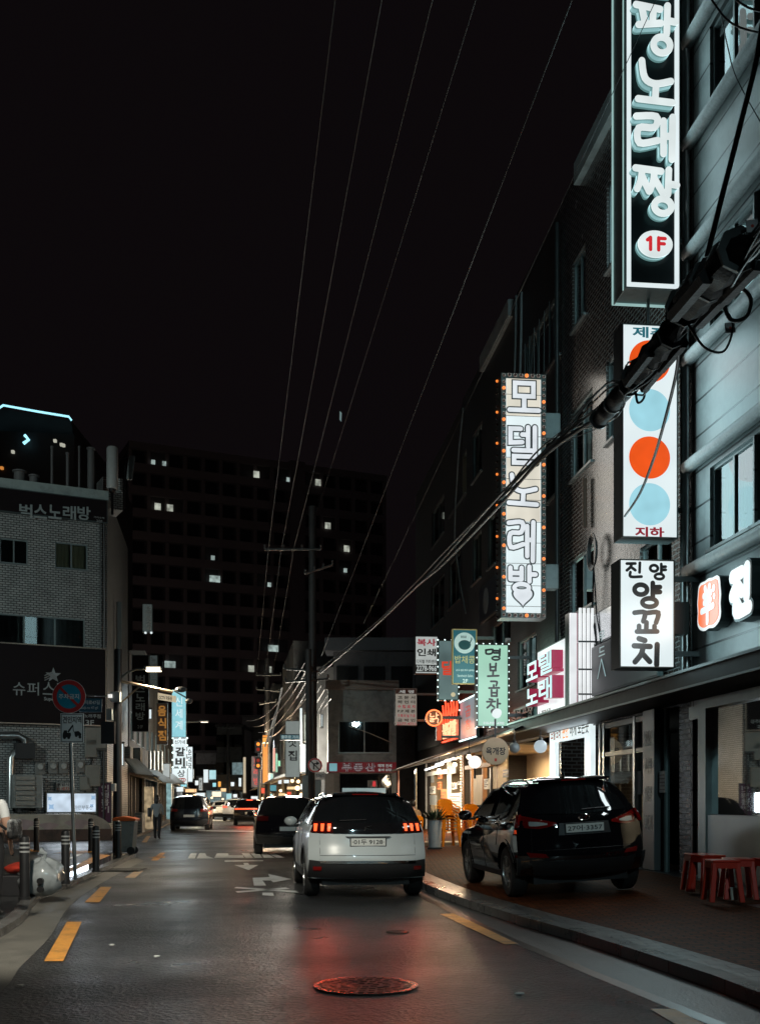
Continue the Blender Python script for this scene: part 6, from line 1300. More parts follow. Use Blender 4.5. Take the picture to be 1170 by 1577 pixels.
for x, y, z, p in ((rxx(700), .9, 2.85, 130), (rxx(740), .9, 2.85, 110), (rxx(770), 1.0, 2.85, 60)): lamp(t, 'AREA', (x, y, z), p*1.6, (1, .72, .42), (2.2, 1.2))
lamp(t, 'AREA', (rxx(690), -1.6, 2.5), 330, (1, .82, .6), (6, .3), (radians(48), 0, 0))
# awning over the lit front: sloping canvas carried by slim posts
p0 = RF.hit(792, 1118, .85); p1 = RF.hit(603, 1198, 1.9)
t = T('sloping_awning', 'long dark awning sloping over the lit restaurant front', 'awning', RF, ((p0[0]+p1[0])/2, -1, 2.6)); xs_ = [p0[0], lerp(p0[0], p1[0], .45), p1[0]]; b = B()
oz = [(-.85, 3.1, 3.5), (-1.35, 2.85, 3.3), (-1.9, 2.55, 3.05)]
b.grid([[(x, 0.0-.02, c) for x, (a, z, c) in zip(xs_, oz)], [(x, a, z+.06) for x, (a, z, c) in zip(xs_, oz)], [(x, a, z) for x, (a, z, c) in zip(xs_, oz)], [(x, 0.0-.02, c-.06) for x, (a, z, c) in zip(xs_, oz)]], close=True)
b.part('canvas', M('dark green awning', (.03, .04, .04), .5, dirt=(.015, .015, .015)), t)
b = B(); b.tube([(x, a-.02, z) for x, (a, z, c) in zip(xs_, oz)], .035, 8); b.part('front_rail', M('brass rail', (.4, .3, .2), .35, .7), t)
for px, m in ((613, 'r'), (640, 's')):
    o = 1.85 if px == 613 else 1.6; x = rxx(px, o); b = B(); b.tube([(x, -o, .2), (x, -o, 2.55)], .04, 8); b.part('post', M('pinkish post', (.45, .22, .18), .4) if m == 'r' else STEEL, t)
# hanging round wooden signs
c = P(763, 1157, 25.8); fr = Frame(c.x, c.y, TH+.1); t = T('round_wooden_sign', 'round wooden hanging sign with black brush letters under the awning', 'sign', fr, (0, 0, c.z))
b = B(); b.lathe([(.32, .0), (.32, .06)], (0, 0, c.z), 36, 'y'); b.part('disc', M('pale glow wood', (.42, .3, .19), .5, var=.2, emis=(.3, .2, .12), es=.15), t)  # wood given a faint glow in place of light falling on it
b = B(); text(b, '육개장', -.24, .24, c.z-.09, c.z+.09, -.006, .025); b.part('lettering', INK, t); b = B(); b.box(-.03, .03, -.006, -.002, c.z-.24, c.z-.17); b.part('red_seal', M('red print', 0), t); b = B(); b.box(-.02, .02, .02, .04, c.z+.32, c.z+.75); b.part('hanger', BLACK, t)
# planters and chairs
def plant(px, py, label, h=.75, r=.16, rt=.2, mat=None, name='potted_plant'):
    c = GP(px, py); t = T(name, label, 'plant', W0, c); b = B(); b.lathe([(r, .04), (rt, h), (rt+.02, h+.02), (rt-.02, h+.02), (rt-.03, h-.08)], c, 24); b.part('pot', mat or M('white planter', (.5, .52, .53), .4), t, smooth=40)
    b = B(); b.box(c.x-r*1.2, c.x+r*1.2, c.y-r*1.2, c.y+r*1.2, c.z, c.z+.05); b.part('stand', BLACK, t)
    b = B(); rg = random.Random(3)
    for k in range(90):
        a = rg.uniform(0, 2*pi); e = rg.uniform(.2, 1.4); L_ = rg.uniform(.18, .5); p = c+V((cos(a)*.1, sin(a)*.1, h)); d = V((cos(a)*cos(e), sin(a)*cos(e), sin(e))); s_ = V((-sin(a), cos(a), 0))*.025; m_2 = p+d*L_*.55; q = p+d*L_-V((0, 0, L_*.15))
        b.add([p, m_2+s_, q, m_2-s_], [(0, 1, 2, 3)])
    b.part('foliage', M('dark leaves', (.02, .04, .02), .5, var=.4), t)
plant(669, 1308, 'white tapered planter with dark foliage in front of the lit restaurant')
YC = M('yellow plastic', (.9, .27, .005), .32, var=.06, coat=.3)
def armchair_stack(n, dz=.085):
    t = T('plastic_chair', 'yellow plastic armchair at the bottom of its stack by the lit restaurant', 'chair', W0, (0, 0, 0), 'stacked yellow plastic chairs')
    b = B(); b.box(-.22, .22, -.2, .22, .41, .44); b.part('seat', YC, t, bevel=.012)
    b = B()
    for k in range(5): b.prism([(-.2+.09*k, .44), (-.15+.09*k, .44), (-.16+.1*k-.02, .72), (-.21+.1*k-.02, .72)], .215, .235, 'y')
    b.prism([(-.24, .72), (.24, .72), (.2, .82), (.1, .86), (-.1, .86), (-.2, .82)], .21, .24, 'y'); b.part('backrest', YC, t, bevel=.006)
    for sx in (-1, 1):
        b = B(); b.tube([(sx*.22, .22, .75), (sx*.27, .05, .66), (sx*.27, -.18, .64), (sx*.25, -.2, .42)], .022, 8); b.part('armrest', YC, t, smooth=60)
        for sy in (-1, 1): b = B(); b.prism([(sx*.2-.025, sy*.19-.025), (sx*.2+.025, sy*.19-.025), (sx*.2+.025, sy*.19+.025), (sx*.2-.025, sy*.19+.025)], 0, .42); b.v = [(x+sx*.06*(1-z/.42), y+sy*.05*(1-z/.42), z) for x, y, z in b.v]; b.part('leg', YC, t)
    return t
ch = armchair_stack(1); c0 = GP(690, 1305); c0.z += .02; c1 = c0+V((.75, .55, .03))
words = ['second', 'third', 'fourth', 'fifth', 'topmost']
for s_, c in ((0, c0), (1, c1)):
    for k in range(6 if s_ == 0 else 4):
        loc = c+V((0, .015*k, .085*k)); side = 'front stack nearest the planter' if s_ == 0 else 'rear stack behind the front one'
        lb = 'yellow plastic armchair, %s of the %s' % ('lowest' if k == 0 else ('topmost' if k == (5 if s_ == 0 else 3) else words[k-1]), side)
        if s_ == 0 and k == 0: ch.e.location = loc; ch.e.rotation_euler = (0, 0, .35); ch.e['label'] = lb
        else: dup(ch, loc, .35, lb)
c = GP(655, 1305); c.z += .0; t = T('wooden_step', 'pale wooden step plank at the restaurant entrance beside the planter', 'step', W0, c); b = B(); b.box(c.x-.1, c.x+1.5, c.y+.3, c.y+1.3, c.z+.02, c.z+.12); b.part('plank', M('pale plank', (.4, .36, .3), .6), t, bevel=.01); b = B(); b.box(c.x, c.x+1.4, c.y+.4, c.y+1.2, c.z-.05, c.z+.02); b.part('base', BLACK, t)
# red stools by the nearest shop
RS = M('red plastic', (.5, .028, .012), .35, var=.06, coat=.3)
c = G(1112, 1388, .28); st = T('plastic_stool', 'red plastic stool nearest the camera, with a white cup at its foot', 'stool', W0, c, 'red plastic stools by the shop window'); h = .5
b = B(); b.prism([(c.x+sx*.15+.02*cos(a), c.y+sy*.15+.02*sin(a)) for sx, sy, a0 in ((1, 1, 0), (-1, 1, pi/2), (-1, -1, pi), (1, -1, 1.5*pi)) for a in (a0, a0+pi/4, a0+pi/2)], c.z+h-.03, c.z+h); b.part('seat', RS, st, bevel=.012)
for sx in (-1, 1):
    for sy in (-1, 1):
        b = B(); b.prism([(-.03, -.03), (.03, -.03), (.03, .03), (-.03, .03)], 0, h-.03); b.v = [(c.x+sx*(.13+.05*(1-z/h))+x, c.y+sy*(.13+.05*(1-z/h))+y, c.z+z) for x, y, z in b.v]; b.part('leg', RS, st, bevel=.008)
b = B()
for sx, sy in ((1, 0), (-1, 0), (0, 1), (0, -1)): b.box(c.x+sx*.16-(.012 if sx else .13), c.x+sx*.16+(.012 if sx else .13), c.y+sy*.16-(.012 if sy else .13), c.y+sy*.16+(.012 if sy else .13), c.z+h-.1, c.z+h-.03)
b.part('apron', RS, st)
for (px, py, rz, lb) in ((1078, 1372, .1, 'red plastic stool farthest left of the row at the shop window'), (1090, 1375, .25, 'red plastic stool second from the left in the row'), (1136, 1384, -.1, 'red plastic stool right of the one with the cup'), (1186, 1384, .3, 'red plastic stool cut by the right edge of the view')):
    q = G(px, py, .28); dup(st, q, rz, lb)
c = G(1113, 1382, .28); c += V((.0, -.45, 0)); t = T('paper_cup', 'small white block-like cup on the ground before the red stools', 'cup', W0, c); b = B(); b.lathe([(.042, .004), (.055, .15), (.05, .15), (.04, .02)], c, 16); b.part('cup', M('cup white', (.62, .6, .52), .6), t); b = B(); b.lathe([(.058, .145), (.058, .155), (.05, .155)], c, 16); b.part('rim', WHITEP, t)
# wall fan in the nearest shop
x, z, _ = RF.hit(1157, 1112, -.5); t = T('wall_fan', 'silver wall fan hanging inside the nearest shop window', 'fan', RF, (x, .5, z))
b = B(); b.lathe([(.02, .42), (.34, .44), (.36, .5), (.34, .56), (.1, .62)], (x, 0, z), 30, 'y'); b.part('cage', STEEL, t, smooth=40)
for k in range(4):
    a = k*pi/2+.3; b = B(); b.add([(x+.05*cos(a), .41, z+.05*sin(a)), (x+.3*cos(a), .4, z+.3*sin(a)), (x+.3*cos(a+.7), .38, z+.3*sin(a+.7)), (x+.05*cos(a+.7), .4, z+.05*sin(a+.7))], [(0, 1, 2, 3)]); b.part('blade', M('fan blade', (.3, .3, .28), .3), t)
b = B(); b.box(x-.55, x-.35, .55, 1.5, z-.15, z+.12).box(x-.36, x-.05, .6, .7, z-.05, z+.05); b.part('wall_bracket', M('dull bracket', (.12, .12, .11), .5), t); b = B(); b.tube([(x-.45, .6, z-.15), (x-.44, .6, z-.55)], .01, 5).ball((x-.44, .6, z-.58), .03, 8); b.part('pull_cord', BLACK, t)
# ------------------------------------------------------------------ left pavement furniture
def GL(px, py): return G(px, py, .1)
c = GL(101, 1362); bo_ = T('bollard', 'black bollard with white rings standing just left of the sign pole', 'bollard', W0, c, 'black bollards on the left pavement'); h = .9
b = B(); b.lathe([(.085, 0), (.085, .03), (.07, .04), (.07, h-.06), (.062, h-.02), (.03, h), (.001, h)], c, 20); b.part('post', M('bollard black', (.014, .014, .015), .45), bo_, smooth=40)
for k in range(3): b = B(); b.lathe([(.072, h-.24+.06*k), (.072, h-.215+.06*k)], c, 20); b.part('reflective_ring', M('ring grey', (.35, .36, .36), .4), bo_)
for px, py, lb in ((38, 1386, 'black bollard nearest the camera beside the plastic rubbish bag'), (148, 1343, 'black bollard right of the sign pole'), (182, 1322, 'black bollard in front of the grey bin'), (56, 1311, 'black bollard farthest left by the painted plinth'), (140, 1312, 'black bollard before the rounded end of the plinth')):
    dup(bo_, GL(px, py), 0, lb)
# no-parking sign
c = GL(116, 1356); Z = c.y; tp = P(107, 1050, Z)
t = T('parking_sign', 'round blue and red no-parking sign over a white tow-away plate on a slim pole', 'sign', W0, c); b = B(); b.tube([c, P(109, 1147, Z), tp], .032, 10); b.part('pole', M('galvanised pole', (.22, .24, .24), .35, .7), t, smooth=60)
d = P(106.5, 1073, Z-.06); r = .285
def disc(nm, rr, y0, y1, m, par=None): b = B(); b.lathe([(rr, y0), (rr, y1)], (d.x, d.y, d.z), 40, 'y'); return b.part(nm, m, t, parent=par)
o = disc('disc', r, -.01, .01, M('sign blue', (.02, .3, .45), .35))
b = B(); ring(b, d.x, d.z, r*.87, r*.87, r*.26, d.y-.012, .003, 40); b.part('red_ring', M('sign red', (.55, .04, .04), .35), t, parent=o)
b = B(); k = r*.8; b.prism([(d.x-k*.74, d.z+k*.6), (d.x-k*.6, d.z+k*.74), (d.x+k*.74, d.z-k*.6), (d.x+k*.6, d.z-k*.74)], d.y-.016, d.y-.0155, 'y'); b.part('red_bar', M('sign red', 0), t, parent=o)
b = B(); text(b, '주차금지', d.x-r*.62, d.x+r*.62, d.z-r*.16, d.z+r*.16, d.y-.019, .02); b.part('lettering', M('sign white', (.82, .85, .85), .4), t, parent=o)
b = B(); ring(b, d.x, d.z, r*1.0, r*1.0, .012, d.y-.01, .004, 40); b.part('rim', M('sign white', 0), t, parent=o)
p0, p1 = P(93, 1099, Z-.06), P(129, 1144, Z-.06); b = B(); b.box(p0.x, p1.x, p0.y, p0.y+.012, p1.z, p0.z); o = b.part('tow_plate', M('sign white', 0), t, bevel=.003)
b = B(); text(b, '견인지역', p0.x+.04, p1.x-.04, lerp(p1.z, p0.z, .66), lerp(p1.z, p0.z, .9), p0.y-.003, .02)
L_ = lambda u, v_: (lerp(p0.x, p1.x, u), lerp(p1.z, p0.z, v_))
for pl in ([(.1, .18), (.42, .18), (.46, .26), (.44, .34), (.3, .34), (.28, .42), (.16, .42), (.1, .3)], [(.3, .38), (.52, .62), (.56, .58), (.36, .34)], [(.6, .28), (.88, .2), (.9, .3), (.78, .4), (.62, .38)]): b.prism([L_(*q) for q in pl], p0.y-.004, p0.y-.001, 'y')
for u, v_ in ((.18, .17), (.36, .17), (.68, .24), (.84, .19)): x, z = L_(u, v_); b.lathe([(.025, p0.y-.006), (.025, p0.y-.002)], (x, 0, z), 14, 'y')
b.tube([(L_(.54, .6)[0], p0.y-.004, L_(.54, .6)[1]), (L_(.56, .4)[0], p0.y-.004, L_(.56, .4)[1]), (L_(.62, .34)[0], p0.y-.004, L_(.62, .34)[1])], .006, 5)
b.part('tow_pictogram', INK, t, parent=o)
b = B(); fx0, fz0 = p0.x+.012, p1.z+.012
b.box(fx0, p1.x-.012, p0.y-.003, p0.y-.001, fz0, fz0+.01).box(fx0, p1.x-.012, p0.y-.003, p0.y-.001, p0.z-.022, p0.z-.012).box(fx0, fx0+.01, p0.y-.003, p0.y-.001, fz0+.011, p0.z-.023).box(p1.x-.022, p1.x-.012, p0.y-.003, p0.y-.001, fz0+.011, p0.z-.023); b.part('border', INK, t, parent=o)
# dark pole with lamp, cctv arm and street plate
c = GL(181, 1314); Z = c.y; t = T('camera_pole', 'thick dark street pole carrying a lamp arm, a camera arm and grey boxes', 'pole', W0, c)
b = B(); b.tube([c, c+V((0, 0, 3)), P(182, 1000, Z)], [.125, .11, .1], 14); b.part('pole', M('dark pole paint', (.025, .025, .027), .4), t, smooth=60)
b = B(); b.tube([P(184, 1046, Z), P(196, 1036, Z), P(210, 1031, Z), P(228, 1030.5, Z)], .03, 8); b.part('lamp_arm', GREY, t, smooth=60)
lh = P(236, 1030, Z); b = B(); b.prism([(-.24, -.02), (.1, -.04), (.24, .0), (.2, .06), (-.22, .06)], -.1, .1, 'y'); b.v = [(x+lh.x, y+lh.y, z+lh.z) for x, y, z in b.v]; o = b.part('lamp_head', GREY, t)
b = B(); b.box(lh.x-.18, lh.x+.2, lh.y-.09, lh.y+.09, lh.z-.075, lh.z-.045); b.box(lh.x-.16, lh.x+.2, lh.y-.115, lh.y-.1, lh.z-.04, lh.z+.03); b.part('lamp_glass', E('street lamp glass', (1, .84, .6), 3.5), t, parent=o)
lamp(t, 'SPOT', (lh.x, lh.y, lh.z-.12), 750, (1, .84, .6), spot=150, r=.1)
b = B(); b.tube([P(184, 1049, Z), P(266, 1066, Z)], .04, 8); b.tube([P(186, 1083, Z), P(213, 1059, Z)], .025, 8); b.part('camera_arm', M('dull brass arm', (.3, .24, .17), .4, .6), t, smooth=60)
q0, q1 = P(243, 1067, Z-.08), P(271, 1081, Z-.08); b = B(); b.prism([(q0.x, q0.z), (q1.x, q0.z-.09), (q1.x, q1.z-.02), (q0.x, q1.z+.06)], q0.y, q0.y+.04, 'y'); o = b.part('camera_notice', E('cream notice', (.75, .62, .42), .6, base=.7), t)
b = B(); text(b, 'CCTV 작동중', q0.x+.03, q1.x-.1, q1.z+.07, q0.z-.06, q0.y-.004, .02); b.v = [(x, y, z-(x-q0.x)*.12) for x, y, z in b.v]; b.part('lettering', INK, t, parent=o)
for px, py in ((279, 1062), (291, 1080)): q = P(px, py, Z); b = B(); b.ball(q, .1, 12, (1.6 if px == 279 else 1, 1, .8)).tube([q+V((0, 0, .05)), P(268, 1064, Z)], .02, 6); b.part('camera', M('camera shell', (.1, .1, .1), .3), t)
b = B(); b.tube([P(178, 1073, Z), P(131, 1071, Z)], .02, 6); q0, q1 = P(122, 1076, Z), P(157, 1097, Z); b.part('plate_arm', STEEL, t)
b = B(); b.box(q0.x, q1.x, q0.y-.02, q0.y+.02, q1.z, q0.z); o = b.part('street_plate', M('street plate blue', (.04, .13, .2), .4), t); b = B(); text(b, '을지로47길', q0.x+.05, q1.x-.05, q1.z+.2, q0.z-.05, q0.y-.024, .02); text(b, 'Eulji-ro 47-gil', q0.x+.05, q1.x-.1, q1.z+.06, q1.z+.15, q0.y-.024, .01); b.part('lettering', M('sign white', 0), t, parent=o)
for i, (px0, py0, px1, py1, m) in enumerate(((157, 1112, 178, 1146, 'd'), (172, 1066, 186, 1082, 'l'), (173, 1207, 179, 1219, 'w'), (165, 1092, 174, 1110, 'l'))):
    q0, q1 = P(px0, py0, Z-.15), P(px1, py1, Z-.15); b = B(); b.box(q0.x, q1.x, q0.y-.12, q0.y+.1, q1.z, q0.z); b.part('control_box', {'d': DARK, 'l': M('box pale', (.2, .22, .22), .5), 'w': WHITEP}[m], t, bevel=.01)
b = B(); q = P(170, 1072, Z-.3); b.box(q.x-.05, q.x+.05, q.y-.06, q.y, q.z-.05, q.z+.04); b.part('indicator', E('small white lamp', (.9, .9, .85), 1), t)
# wheelie bin
c = GL(194, 1316); t = T('wheelie_bin', 'grey wheelie bin with an orange lid beside the dark pole', 'bin', W0, c); b = B(); b.prism([(-.2, .06), (.2, .06), (.27, .85), (-.27, .85)], -.22, .24, 'y'); b.v = [(x+c.x, y+c.y, z+c.z) for x, y, z in b.v]; b.part('body', M('bin grey', (.16, .19, .19), .45, dirt=(.08, .09, .09)), t, bevel=.02)
b = B(); b.prism([(-.29, .86), (.3, .86), (.3, .92), (.0, .98), (-.29, .93)], -.26, .28, 'y'); b.v = [(x+c.x, y+c.y, z+c.z) for x, y, z in b.v]; b.part('lid', M('orange lid', (.5, .1, .02), .4), t, bevel=.015)
for s_ in (-1, 1): b = B(); b.lathe([(.1, -.03), (.1, .03)], (c.x+.17, c.y+s_*.2, c.z+.1), 18, 'y'); b.part('wheel', RUBBER, t)
# rubbish bag, red crate
def blob(b, c, rx, ry, rz, seed, n=18):
    rg = random.Random(seed); ph = [rg.uniform(0, 6) for _ in range(8)]; m = n; R = []
    for i in range(m//2+1):
        th = pi*i/(m//2); R.append([])
        for k in range(m):
            a = 2*pi*k/m; d = 1+.13*sin(3*a+ph[0]+2*th)+.1*sin(5*a-ph[1]+3*th)+.07*sin(8*a+ph[2]-4*th)+.05*sin(11*a+5*th+ph[3]); s_ = max(sin(th), .02)
            R[-1].append((c[0]+rx*d*s_*cos(a), c[1]+ry*d*s_*sin(a), c[2]+rz*(1-cos(th))*(1+.06*sin(4*a+ph[4]))))
    return b.grid(R, close=True)
c = GL(52, 1383); t = T('rubbish_bag', 'translucent grey plastic rubbish bag behind the nearest bollard', 'bag', W0, c); b = B(); blob(b, (c.x+.05, c.y+.25, c.z), .3, .26, .27, 4); b.part('bag', M('bag film', (.32, .35, .36), .2, var=.5, scale=7, coat=.6), t, smooth=80)
b = B(); b.tube([(c.x+.05, c.y+.25, c.z+.52), (c.x+.1, c.y+.22, c.z+.62), (c.x+.02, c.y+.2, c.z+.66)], [.05, .03, .06], 8); b.part('knot', M('bag film', 0), t)
for k in range(2): b = B(); b.lathe([(.045, -.03), (.045, .03)], (c.x+.1, c.y-.02, c.z+.12+.12*k), 14, 'y'); b.part('bottle_end', BLACK, t)
c = GL(12, 1382); t = T('red_crate', 'dark crate heaped with crumpled red plastic at the left edge', 'crate', W0, c+V((.1, .3, 0))); b = B(); b.box(c.x-.15, c.x+.36, c.y+.1, c.y+.5, c.z, c.z+.3); b.part('crate', DARK, t, bevel=.015); b = B(); blob(b, (c.x+.1, c.y+.3, c.z+.3), .24, .2, .09, 9); b.part('red_plastic', M('red film', (.5, .05, .03), .3, coat=.5, var=.3), t, smooth=60)
# ------------------------------------------------------------------ poles, traffic light, wires
def pole(px, pytop, Z, r, label, arms=(), name='utility_pole'):
    c = P(px, 1232, Z); c.z = 0; top = P(px-1, pytop, Z); t = T(name, label, 'pole', W0, c); b = B(); b.tube([c, c.lerp(top, .5), top], [r*1.25, r*1.1, r], 14); b.part('pole', M('concrete pole', (.05, .05, .05), .6, dirt=(.03, .03, .03)), t, smooth=60)
    for (y, x0, x1, tilt) in arms:
        b = B(); p, q = P(x0, y, Z-.2), P(x1, y+tilt, Z-.2); b.tube([p, q], .05, 6)
        for k in range(4): s_ = p.lerp(q, k/3); b.lathe([(.03, 0), (.06, .05), (.03, .1), (.06, .15), (.02, .2)], s_, 8)
        b.part('cross_arm', GREY, t)
    return t
pole(482, 780, 45, .15, 'tall concrete utility pole with cross arms left of the two-storey grey building', ((846, 408, 494, 0), (884, 470, 512, -14), (1050, 440, 505, -4), (1030, 438, 500, 5)))
t = pole(476, 1000, 44.4, .12, 'shorter pole carrying the round no-turn sign beside the tall utility pole')
Z = 44; d = P(485, 1179, Z); r = .29; b = B(); b.lathe([(r, -.02), (r, .02)], (d.x, d.y, d.z), 32, 'y'); o = b.part('no_turn_disc', M('sign white', 0), t)
b = B(); ring(b, d.x, d.z, r*.88, r*.88, r*.2, d.y-.022, .004, 32); b.part('red_ring', M('sign red', 0), t, parent=o)
b = B(); b.tube([(d.x-.05, d.y-.03, d.z-.16), (d.x-.05, d.y-.03, d.z+.06), (d.x+.08, d.y-.03, d.z+.08)], .026, 6).prism([(d.x+.06, d.z+.16), (d.x+.18, d.z+.08), (d.x+.06, d.z)], d.y-.035, d.y-.025, 'y'); b.tube([(d.x-.18, d.y-.04, d.z+.18), (d.x+.18, d.y-.04, d.z-.18)], .022, 6); b.part('arrow', INK, t, parent=o)
q0, q1 = P(485, 1189, Z), P(500, 1201, Z); b = B(); b.box(q0.x, q1.x, q0.y-.03, q0.y, q1.z, q0.z); o = b.part('small_plate', WHITEP, t); b = B(); text(b, '정차금지', q0.x+.03, q1.x-.03, q1.z+.08, q0.z-.08, q0.y-.034, .02); b.part('lettering', INK, t, parent=o)
for (px, y0, y1) in ((470, 1195, 1232), (490, 1190, 1240)): b = B(); q = P(px, y0, 44.2); b.box(q.x-.12, q.x+.12, q.y-.1, q.y+.1, .2, q.z); b.part('cable_guard', GREY, t)
pole(412, 1015, 74, .16, 'farther utility pole beside the amber sign, tangled with cables', ((1040, 395, 432, 0), (1062, 395, 430, 3), (1085, 400, 425, -4)))
pole(352, 1115, 118, .16, 'distant pole near the end of the street', ((1122, 343, 361, 0),))
c = P(399, 1232, 70); c.z = 0; t = T('traffic_light', 'traffic signal with two lamp heads glowing amber and red', 'traffic light', W0, c); b = B(); b.tube([c, P(399, 1140, 70)], .09, 10); b.part('pole', GREY, t)
for y0, y1, col in ((1141, 1160, 'a'), (1166, 1185, 'r')):
    q0, q1 = P(392.5, y0, 69.7), P(403, y1, 69.7); b = B(); b.box(q0.x, q1.x, q0.y-.1, q0.y+.15, q1.z, q0.z); o = b.part('signal_head', BLACK, t, bevel=.03); c2 = (q0+q1)/2
    for k, s_ in enumerate((.5, -.5)): b = B(); b.ball((c2.x, c2.y-.1, c2.z+.33*s_), .11, 12, (1, .4, 1)); b.part('signal_lamp', E('amber lamp', (1, .3, .04), 1.6) if (k == 0) == (col == 'a') else E('red lamp', (.8, .05, .02), .35), t, parent=o)
# overhead wires
def wire(pts3, r, label, name='overhead_wire', sag=.0, group=None, extra=None):
    out = []
    for i in range(len(pts3)-1):
        for k in range(12): s_ = k/12; p = pts3[i].lerp(pts3[i+1], s_); out.append(p-V((0, 0, sag*4*s_*(1-s_))))
    out.append(pts3[-1]); b = B(); b.tube(out, r, 6); return b.solo(name, CABLE if not extra else extra, label, 'wire', W0, (pts3[0].x, pts3[0].y, pts3[0].z), group, smooth=60)
WIREG = M('weathered wire', (.09, .085, .08), .5)
def ext(p, q, k): return p+(p-q).normalized()*k
for i, (x0, x1, x2, lb) in enumerate(((514, 413, 396, 'leftmost of the thin wires crossing the night sky'), (585, 433, 409, 'second thin wire from the left crossing the night sky'), (662, 452, 421, 'third thin sky wire, with a pale tag hanging on it'), (728, 484, None, 'fourth thin wire from the left crossing the night sky'))):
    a, m = P(x0, 0, 14.1), P(x1, 846 if x2 else 800, 45); l = [ext(a, m, 16), m]+([P(x2, 1033, 74)] if x2 else []); wire(l, .009 if i != 3 else .007, lb, group='wires strung over the street', sag=.12, extra=WIREG)
wire([ext(P(878, 0, 14.5), P(495, 1010, 45), 16), P(495, 1010, 45)], .01, 'right-hand thicker sky wire slanting down to the utility pole', sag=.05, group='wires strung over the street', extra=WIREG)
wire([ext(P(1005, 0, 13), P(560, 960, 46), 10), P(560, 960, 46)], .005, 'faint rightmost sky wire in front of the dark brick buildings', sag=.1, group='wires strung over the street')
c = P(524, 640, 27.5); b = B(); b.prism([(-.02, -.1), (.025, -.15), (.035, .07), (-.015, .11)], -.004, .004, 'y'); b.v = [(x+c.x, y+c.y, z+c.z) for x, y, z in b.v]; b.solo('wire_tag', M('tag white glow', (.5, .6, .6), .5, emis=(.3, .4, .4), es=.3), 'small pale tag hanging on a thin sky wire', 'tag', W0, c)  # tag is no lamp; a faint glow is added to its colour
# heavy bundle with splice closures
def bp(px, py, h=None):
    t_ = {1300: 8.2, 1170: 10.1, 1090: 11.6, 1010: 13.0, 945: 14.6, 840: 17.2, 768: 19.6, 680: 24.5, 640: 27.5, 573: 34, 491: 44.6}[px]; return P(px, py, t_)
bun = [bp(1300, 215), bp(1170, 362), bp(1090, 440), bp(1010, 545), bp(945, 620), bp(840, 697), bp(768, 770), bp(680, 864), bp(640, 903), bp(573, 966), bp(491, 1035)]
for k, lb in enumerate(('lowest cable of the heavy bundle running to the utility pole', 'topmost cable of the heavy bundle running to the utility pole', 'middle cable of the heavy bundle running to the utility pole')):
    l = smoothline([p+V((.0, 0, (-.07, .09, .02)[k]+.05*sin(i*1.7+k*2))) for i, p in enumerate(bun)], 6); b = B(); b.tube(l, (.028, .016, .02)[k], 7); b.solo('bundle_cable', CABLE if k != 1 else WIREG, lb, 'cable', W0, tuple(bun[3]), 'cables of the heavy bundle', smooth=60)
def closure(p, q, r, label, box=False):
    d = (q-p).normalized(); t = T('splice_closure', label, 'splice closure', W0, (p+q)/2, 'splice closures on the cable bundle'); m = lambda s_: p.lerp(q, s_)
    rg = random.Random(int(r*1000)); n_ = 14; ps = [p-d*.1]; rs_ = [.03]
    for i in range(n_+1):
        s_ = i/n_; jit = V((rg.uniform(-1, 1), rg.uniform(-1, 1), rg.uniform(-1, 1)))*r*.09; ps.append(m(s_)+jit); rs_.append(r*min(1, .35+3.2*min(s_, 1-s_)+.1)*rg.uniform(.86, 1.1))
    ps.append(q+d*.1); rs_.append(.03)
    b = B(); b.tube(ps, rs_, 8 if box else 14)
    if box: u = d.cross(V((0, 0, 1))).normalized(); [b.tube([m(s0)+u*r*.9*sg-V((0, 0, r*.6)), m(s1)+u*r*.85*sg-V((0, 0, r*.75))], r*.42, 6) for s0, s1, sg in ((.1, .55, 1), (.3, .85, -1), (.5, .95, 1))]
    b.part('shell', M('splice black', (.006, .006, .0065), .6, bump=.4, bscale=22, spec=.2), t, smooth=30)
    for s_ in (.1, .52, .93): b = B(); b.tube([m(s_-.012), m(s_+.012)], r*1.1, 8 if box else 14); b.part('clamp_band', M('band black', (.05, .055, .055), .35, .5), t)
    return t
closure(P(1150, 372, 10.4), P(1048, 478, 12.2), .2, 'largest boxy black splice case at the right end of the bundle', True)
closure(P(1042, 505, 12.3), P(972, 586, 13.7), .155, 'middle black splice case in front of the orange disc', True)
closure(P(974, 588, 13.8), P(918, 650, 15.2), .12, 'leftmost black cylinder splice case over the cable bundle')
def loop(pl, r, label):
    ps = smoothline(pl, 6); b = B(); b.tube(ps, r, 6); b.solo('loose_cable', CABLE, label, 'cable', W0, tuple(pl[0]), smooth=60)
loop([P(1190, -120, 11), P(1170, 60, 11), P(1140, 190, 11.2), P(1112, 300, 11.4), P(1088, 396, 11.6)], .03, 'thick black drop cable rising to the top right corner')
loop([P(1046, 530, 12.5), P(1040, 580, 13), P(1020, 660, 14), P(1005, 710, 15), P(985, 760, 16), P(962, 795, 17)], .02, 'black drop cable hanging across the dotted sign')
loop([P(1060, 500, 12), P(1085, 535, 12), P(1115, 540, 12), P(1128, 500, 12), P(1112, 470, 12)], .014, 'lower slack cable loop below the largest splice case')
loop([P(1112, 462, 11.8), P(1125, 492, 11.8), P(1148, 488, 11.8), P(1156, 462, 11.8), P(1142, 444, 11.8), P(1122, 450, 11.8), P(1112, 470, 11.8)], .022, 'round black cable loop at the right under the largest splice case')
loop([P(978, 600, 13.9), P(982, 620, 13.9), P(992, 610, 13.9), P(990, 580, 13.9)], .016, 'small cable loop between the two left splice cases')
loop([P(1180, 330, 10), P(1130, 395, 11), P(1100, 440, 11.6), P(1050, 500, 12.2), P(1000, 560, 13.3)], .013, 'thin cable lashed along the splice cases')
